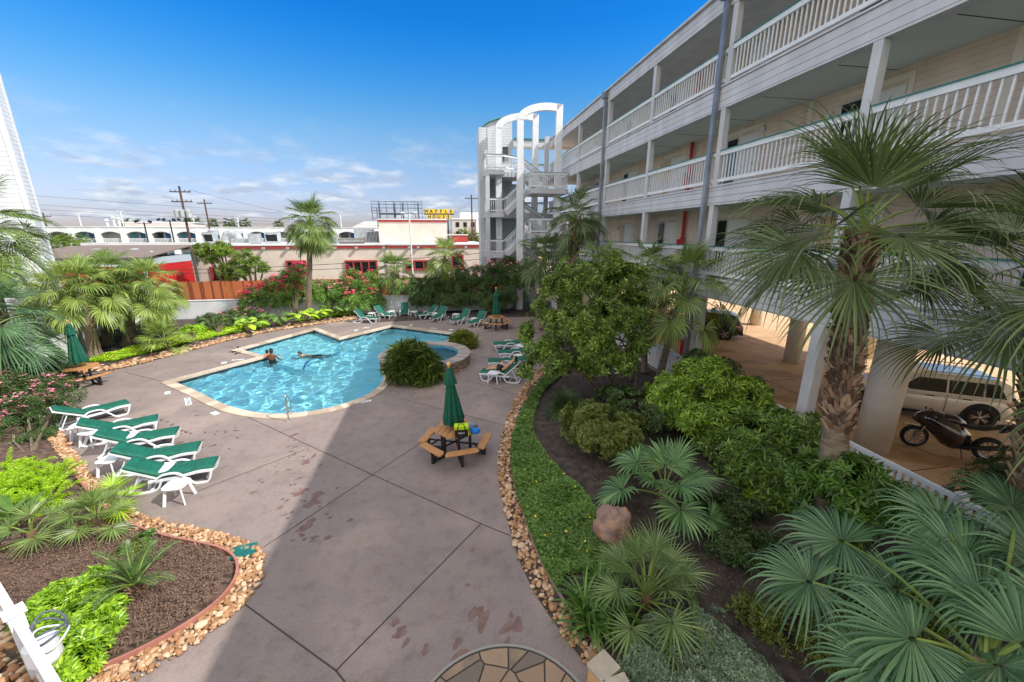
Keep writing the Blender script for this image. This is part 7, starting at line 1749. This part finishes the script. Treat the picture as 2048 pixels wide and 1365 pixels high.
def car(name, label, loc, rz, paint, L=4.5, Hh=1.64, W_=.91, wb=2.69, r=.35, suv=True, group=None):
    """x forward; the rear wheel stands at the origin of x"""
    t = thing(name, label, 'car', loc, rz, group); s = Hh/1.64
    xr, xf = -.92, wb+.86
    hull = [(xr+.02, .42, .82*s, W_*.80, .06), (xr+.10, .33, .98*s, W_*.92, .06), (xr+.45, .26, 1.02*s, W_*.99, .05), (0.0, .25, 1.02*s, W_, .05), (.8, .22, 1.0*s, W_, .05), (wb-.75, .22, .98*s, W_, .05), (wb-.45, .24, .97*s, W_*.99, .06), (wb+.1, .27, .91*s, W_*.98, .09), (wb+.55, .31, .84*s, W_*.93, .14), (xf-.05, .38, .74*s, W_*.8, .16), (xf, .45, .62*s, W_*.66, .18)]
    b = loft(hull, W_).build('body', paint, t, smooth=False); 
    for p in b.data.polygons: p.use_smooth = len(p.vertices) == 4
    zt = Hh; cab = [(xr+.16, .96*s, 1.02*s, W_*.9, .03), (xr+.34, .96*s, zt-.16, W_*.92, .16), (xr+.62, .96*s, zt-.04, W_*.94, .19), (.5, .96*s, zt, W_*.95, .20), (1.2, .96*s, zt-.01, W_*.95, .20), (1.75, .96*s, zt-.10, W_*.94, .19), (wb-.42, .96*s, 1.02*s, W_*.93, .05)]
    V = []; F = []
    for (x, z0, z1, w_, tk) in cab: V += [(x, -w_, z0), (x, -w_*(1-tk*.95), z1-.06), (x, -w_*(1-tk)*.93, z1-.012), (x, -w_*.5, z1), (x, w_*.5, z1), (x, w_*(1-tk)*.93, z1-.012), (x, w_*(1-tk*.95), z1-.06), (x, w_, z0)]
    for i in range(len(cab)-1):
        for j in range(8): F.append((i*8+j, (i+1)*8+j, (i+1)*8+(j+1) % 8, i*8+(j+1) % 8))
    F += [tuple(range(7, -1, -1)), tuple((len(cab)-1)*8+j for j in range(8))]
    c = MB().add(V, F).build('cabin', paint, t)
    g = MB()                                     # side glass, three panes a side, following the cabin's lean
    def sideglass(xa, xb, xc, xd, y):             # bottom from xa to xb, top from xd to xc
        zb_, zt_ = 1.045*s, zt-.17
        yb, yt = W_*.935+.012, W_*.80+.012
        for sg_ in (1, -1):
            MB().add([(xa, sg_*yb, zb_), (xb, sg_*yb, zb_), (xc, sg_*yt, zt_), (xd, sg_*yt, zt_), (xa, sg_*(yb-.03), zb_), (xb, sg_*(yb-.03), zb_), (xc, sg_*(yt-.03), zt_), (xd, sg_*(yt-.03), zt_)],
                     [(0, 1, 2, 3), (7, 6, 5, 4), (0, 4, 5, 1), (2, 6, 7, 3)]).build('side_window', DGLASS, t)
    sideglass(-.48, -.02, -.02, -.30, 0); g = MB(); sideglass(.03, .82, .82, .03, 0); g = MB(); sideglass(.88, 1.98, 1.55, .88, 0)
    MB().add([(xr+.19, -W_*.76, 1.07*s), (xr+.19, W_*.76, 1.07*s), (xr+.35, W_*.68, zt-.2), (xr+.35, -W_*.68, zt-.2), (xr+.24, -W_*.76, 1.07*s), (xr+.24, W_*.76, 1.07*s), (xr+.40, W_*.68, zt-.2), (xr+.40, -W_*.68, zt-.2)], [(3, 2, 1, 0), (4, 5, 6, 7), (0, 1, 5, 4), (2, 3, 7, 6)]).build('rear_window', DGLASS, t)
    MB().add([(wb-.44, -W_*.8, 1.06*s), (wb-.44, W_*.8, 1.06*s), (1.80, W_*.7, zt-.115), (1.80, -W_*.7, zt-.115), (wb-.48, -W_*.8, 1.02*s), (wb-.48, W_*.8, 1.02*s), (1.76, W_*.7, zt-.15), (1.76, -W_*.7, zt-.15)], [(0, 1, 2, 3), (7, 6, 5, 4), (0, 4, 5, 1), (2, 6, 7, 3)]).build('windscreen', DGLASS, t)
    for x in (0, wb):
        for sg_ in (-1, 1):
            m = MB()                               # black wheel arch
            for k in range(14):
                a0, a1 = PI*k/14-.05, PI*(k+1)/14+.05
                q = [(x+math.cos(a)*rr_, r+math.sin(a)*rr_) for a, rr_ in ((a0, r+.03), (a1, r+.03), (a1, r+.10), (a0, r+.10))]
                m.add([(a, sg_*(W_+.006), b) for a, b in q]+[(a, sg_*(W_-.10), b) for a, b in q], [(0, 1, 2, 3), (7, 6, 5, 4), (2, 6, 7, 3), (0, 4, 5, 1)])
            m.build('wheel_arch', M_TRIM, t)
            MB().lathe((0, 0, 0), [(r+.05, 0), (r+.05, .01)], 24)
            d_ = MB(); V = [(x+math.cos(2*PI*k/24)*(r+.05), sg_*(W_-.0+.002), r+math.sin(2*PI*k/24)*(r+.05)) for k in range(24)]; d_.add(V+[(a, sg_*(W_-.06), b) for a, _, b in V], [tuple(range(24)), tuple(range(47, 23, -1))]).build('arch_liner', M_TRIM, t)
            wheel(t, x, sg_*(W_-.075), r, .22, sg_, M_RIM)
    MB().box(.3, wb-.3, -W_-.005, W_+.005, .24, .33).box(xr+.0, xr+.12, -W_*.8, W_*.8, .30, .5).build('sill_trim', M_TRIM, t, bevel=.01)
    for sg_ in (-1, 1):
        MB().add([(xr+.05, sg_*W_*.86, .93*s), (xr+.42, sg_*W_*1.0, .98*s), (xr+.36, sg_*W_*1.0, .84*s), (xr+.04, sg_*W_*.84, .82*s), (xr+.05, sg_*W_*.55, .93*s), (xr+.04, sg_*W_*.55, .82*s)], [(0, 1, 2, 3), (0, 3, 5, 4)]).build('tail_light', M_TAIL, t)
        MB().box(xf-.42, xf-.1, sg_*W_*.80-.06, sg_*W_*.80+.06, .66*s, .78*s).build('headlight', M_HEAD, t, bevel=.02)
        for x in (.28, 1.15): MB().box(x, x+.2, sg_*(W_+.0)-.02, sg_*(W_)+.02, .90*s, .925*s).build('door_handle', M_TRIM, t)
        m = MB().box(wb-.85, wb-.68, sg_*(W_+.12)-.07, sg_*(W_+.12)+.07, 1.0*s, 1.13*s); m.build('mirror', paint, t, bevel=.02)
        MB().box(.84, .852, sg_*W_-.004, sg_*W_+.004, .4, 1.0*s).box(.0+1.96, 1.972, sg_*W_-.004, sg_*W_+.004, .4, .98*s).build('door_gap', M_TRIM, t)
        if suv: MB().tube([(-.45, sg_*.68, zt-.01), (-.35, sg_*.68, zt+.045), (1.3, sg_*.68, zt+.045), (1.45, sg_*.68, zt-.03)], .016, 6).build('roof_rail', CHROME, t)
    return t
a, b = G(1952, 856), G(1725, 824); rz = math.atan2(b.y-a.y, b.x-a.x)
nrm_ = Vector((math.sin(rz), -math.cos(rz), 0)) 
side = Vector((-math.sin(rz), math.cos(rz), 0)); side = side if side.y > 0 else -side
car('parked_suv', 'champagne coloured sport utility car parked behind the large round column', a+side*.9, rz, M_SILVER, Hh=1.56)
a = G(1447, 681); car('parked_car', 'dark bronze car parked deep under the building behind the palm fronds', a+side*.9, rz, M_DARKCAR, Hh=1.48, suv=False)
# motorcycle
a, b = G(1822, 892), G(1985, 925); d = (b-a); d.z = 0; rz = math.atan2(-d.y, -d.x)
t = thing('motorcycle', 'black sport motorcycle parked in front of the champagne coloured car', 'motorcycle', b*0+a+d.normalized()*1.42, rz); t.scale = (1.0, 1.08, 1.08)
M_BLK = mat('gloss_black_fairing', (.010, .010, .012), rough=.18, coat=1)
def mw(x, r, w_):
    Mx = Matrix.Translation((x, 0, r)) @ Matrix.Rotation(PI/2, 4, 'X')
    def lz(prof, name, m, p):
        mb = MB().lathe((0, 0, 0), prof, 32, cap=False); V = np.concatenate(mb.v); mb.v = [np.array([(Mx @ Vector(q))[:] for q in V])]; return mb.build(name, m, p, smooth=True)
    w0 = lz([(r*.72, -w_/2), (r*.9, -w_*.48), (r, 0), (r*.9, w_*.48), (r*.72, w_/2), (r*.72, -w_/2)], 'wheel', M_TYRE, t)
    lz([(r*.73, -w_*.4), (r*.67, -w_*.3), (r*.67, w_*.3), (r*.73, w_*.4)], 'rim', M_RIM, w0)
    m = MB()
    for k in range(10): q = 2*PI*k/10; m.bar((x, 0, r), (x+math.cos(q)*r*.76, 0, r+math.sin(q)*r*.76), .022, .02, up=(0, 1, 0))
    m.build('spokes', M_RIM, w0)
    lz([(r*.42, w_*.55), (r*.48, w_*.55), (r*.48, w_*.6), (r*.42, w_*.6), (r*.42, w_*.55)], 'brake_disc', CHROME, w0)
mw(1.42, .30, .15); mw(0, .31, .2)
def lofty(st, name, m, n=14):
    V = []; F = []
    for x, z, ry, rz_ in st: V += [(x+.0, ry*math.cos(2*PI*k/n), z+rz_*math.sin(2*PI*k/n)) for k in range(n)]
    for i in range(len(st)-1):
        for k in range(n): F.append((i*n+k, i*n+(k+1) % n, (i+1)*n+(k+1) % n, (i+1)*n+k))
    F += [tuple(range(n-1, -1, -1)), tuple((len(st)-1)*n+k for k in range(n))]
    return MB().add(V, F).build(name, m, t, smooth=True)
lofty([(1.55, .78, .03, .03), (1.48, .82, .14, .12), (1.30, .84, .22, .22), (1.12, .76, .25, .31), (.9, .62, .24, .40), (.65, .50, .2, .36), (.40, .42, .15, .22)], 'fairing', M_BLK)
lofty([(1.05, .90, .08, .05), (.95, .92, .15, .12), (.75, .92, .16, .12), (.55, .84, .11, .08)], 'fuel_tank', M_BLK)
lofty([(.6, .82, .08, .03), (.45, .80, .14, .05), (.2, .82, .14, .05), (-.1, .93, .11, .05), (-.42, 1.02, .04, .03)], 'seat', M_TRIM)
lofty([(-.1, .82, .08, .06), (-.35, .95, .07, .05), (-.55, 1.02, .02, .02)], 'tail_unit', M_BLK)
MB().tube([(1.42, -.1, .3), (1.2, -.1, .88)], .028, 8).tube([(1.42, .1, .3), (1.2, .1, .88)], .028, 8).box(1.15, 1.25, -.12, .12, .86, .9).build('front_fork', CHROME, t)
MB().tube([(1.12, .34, .90), (1.2, .14, .93), (1.22, 0, .93), (1.2, -.14, .93), (1.12, -.34, .90)], .018, 8).build('handlebar', M_TRIM, t)
MB().add([(1.48, -.13, .88), (1.48, .13, .88), (1.22, .10, 1.10), (1.22, -.10, 1.10), (1.46, -.13, .87), (1.46, .13, .87), (1.2, .10, 1.09), (1.2, -.10, 1.09)], [(0, 1, 2, 3), (7, 6, 5, 4), (0, 4, 5, 1), (1, 5, 6, 2), (0, 3, 7, 4)]).build('windscreen', DGLASS, t)
MB().tube([(.5, .14, .3), (.1, .17, .38), (-.32, .18, .52)], [.04, .06, .065], 12).build('exhaust', M_TRIM, t, smooth=True)
MB().box(-.05, .65, -.04, .04, .27, .36).box(.35, .8, -.14, .14, .22, .5).build('engine', M_TRIM, t, bevel=.02)
MB().tube([(.55, .12, .3), (.5, .3, .01)], .012, 6).build('kickstand', M_TRIM, t)
for s_ in (-1, 1): MB().ell((1.24, s_*.33, 1.0), (.03, .07, .04)).build('mirror', M_BLK, t)
MB().box(1.2, 1.7, -.06, .06, .58, .6).build('front_mudguard', M_BLK, t, bevel=.008)
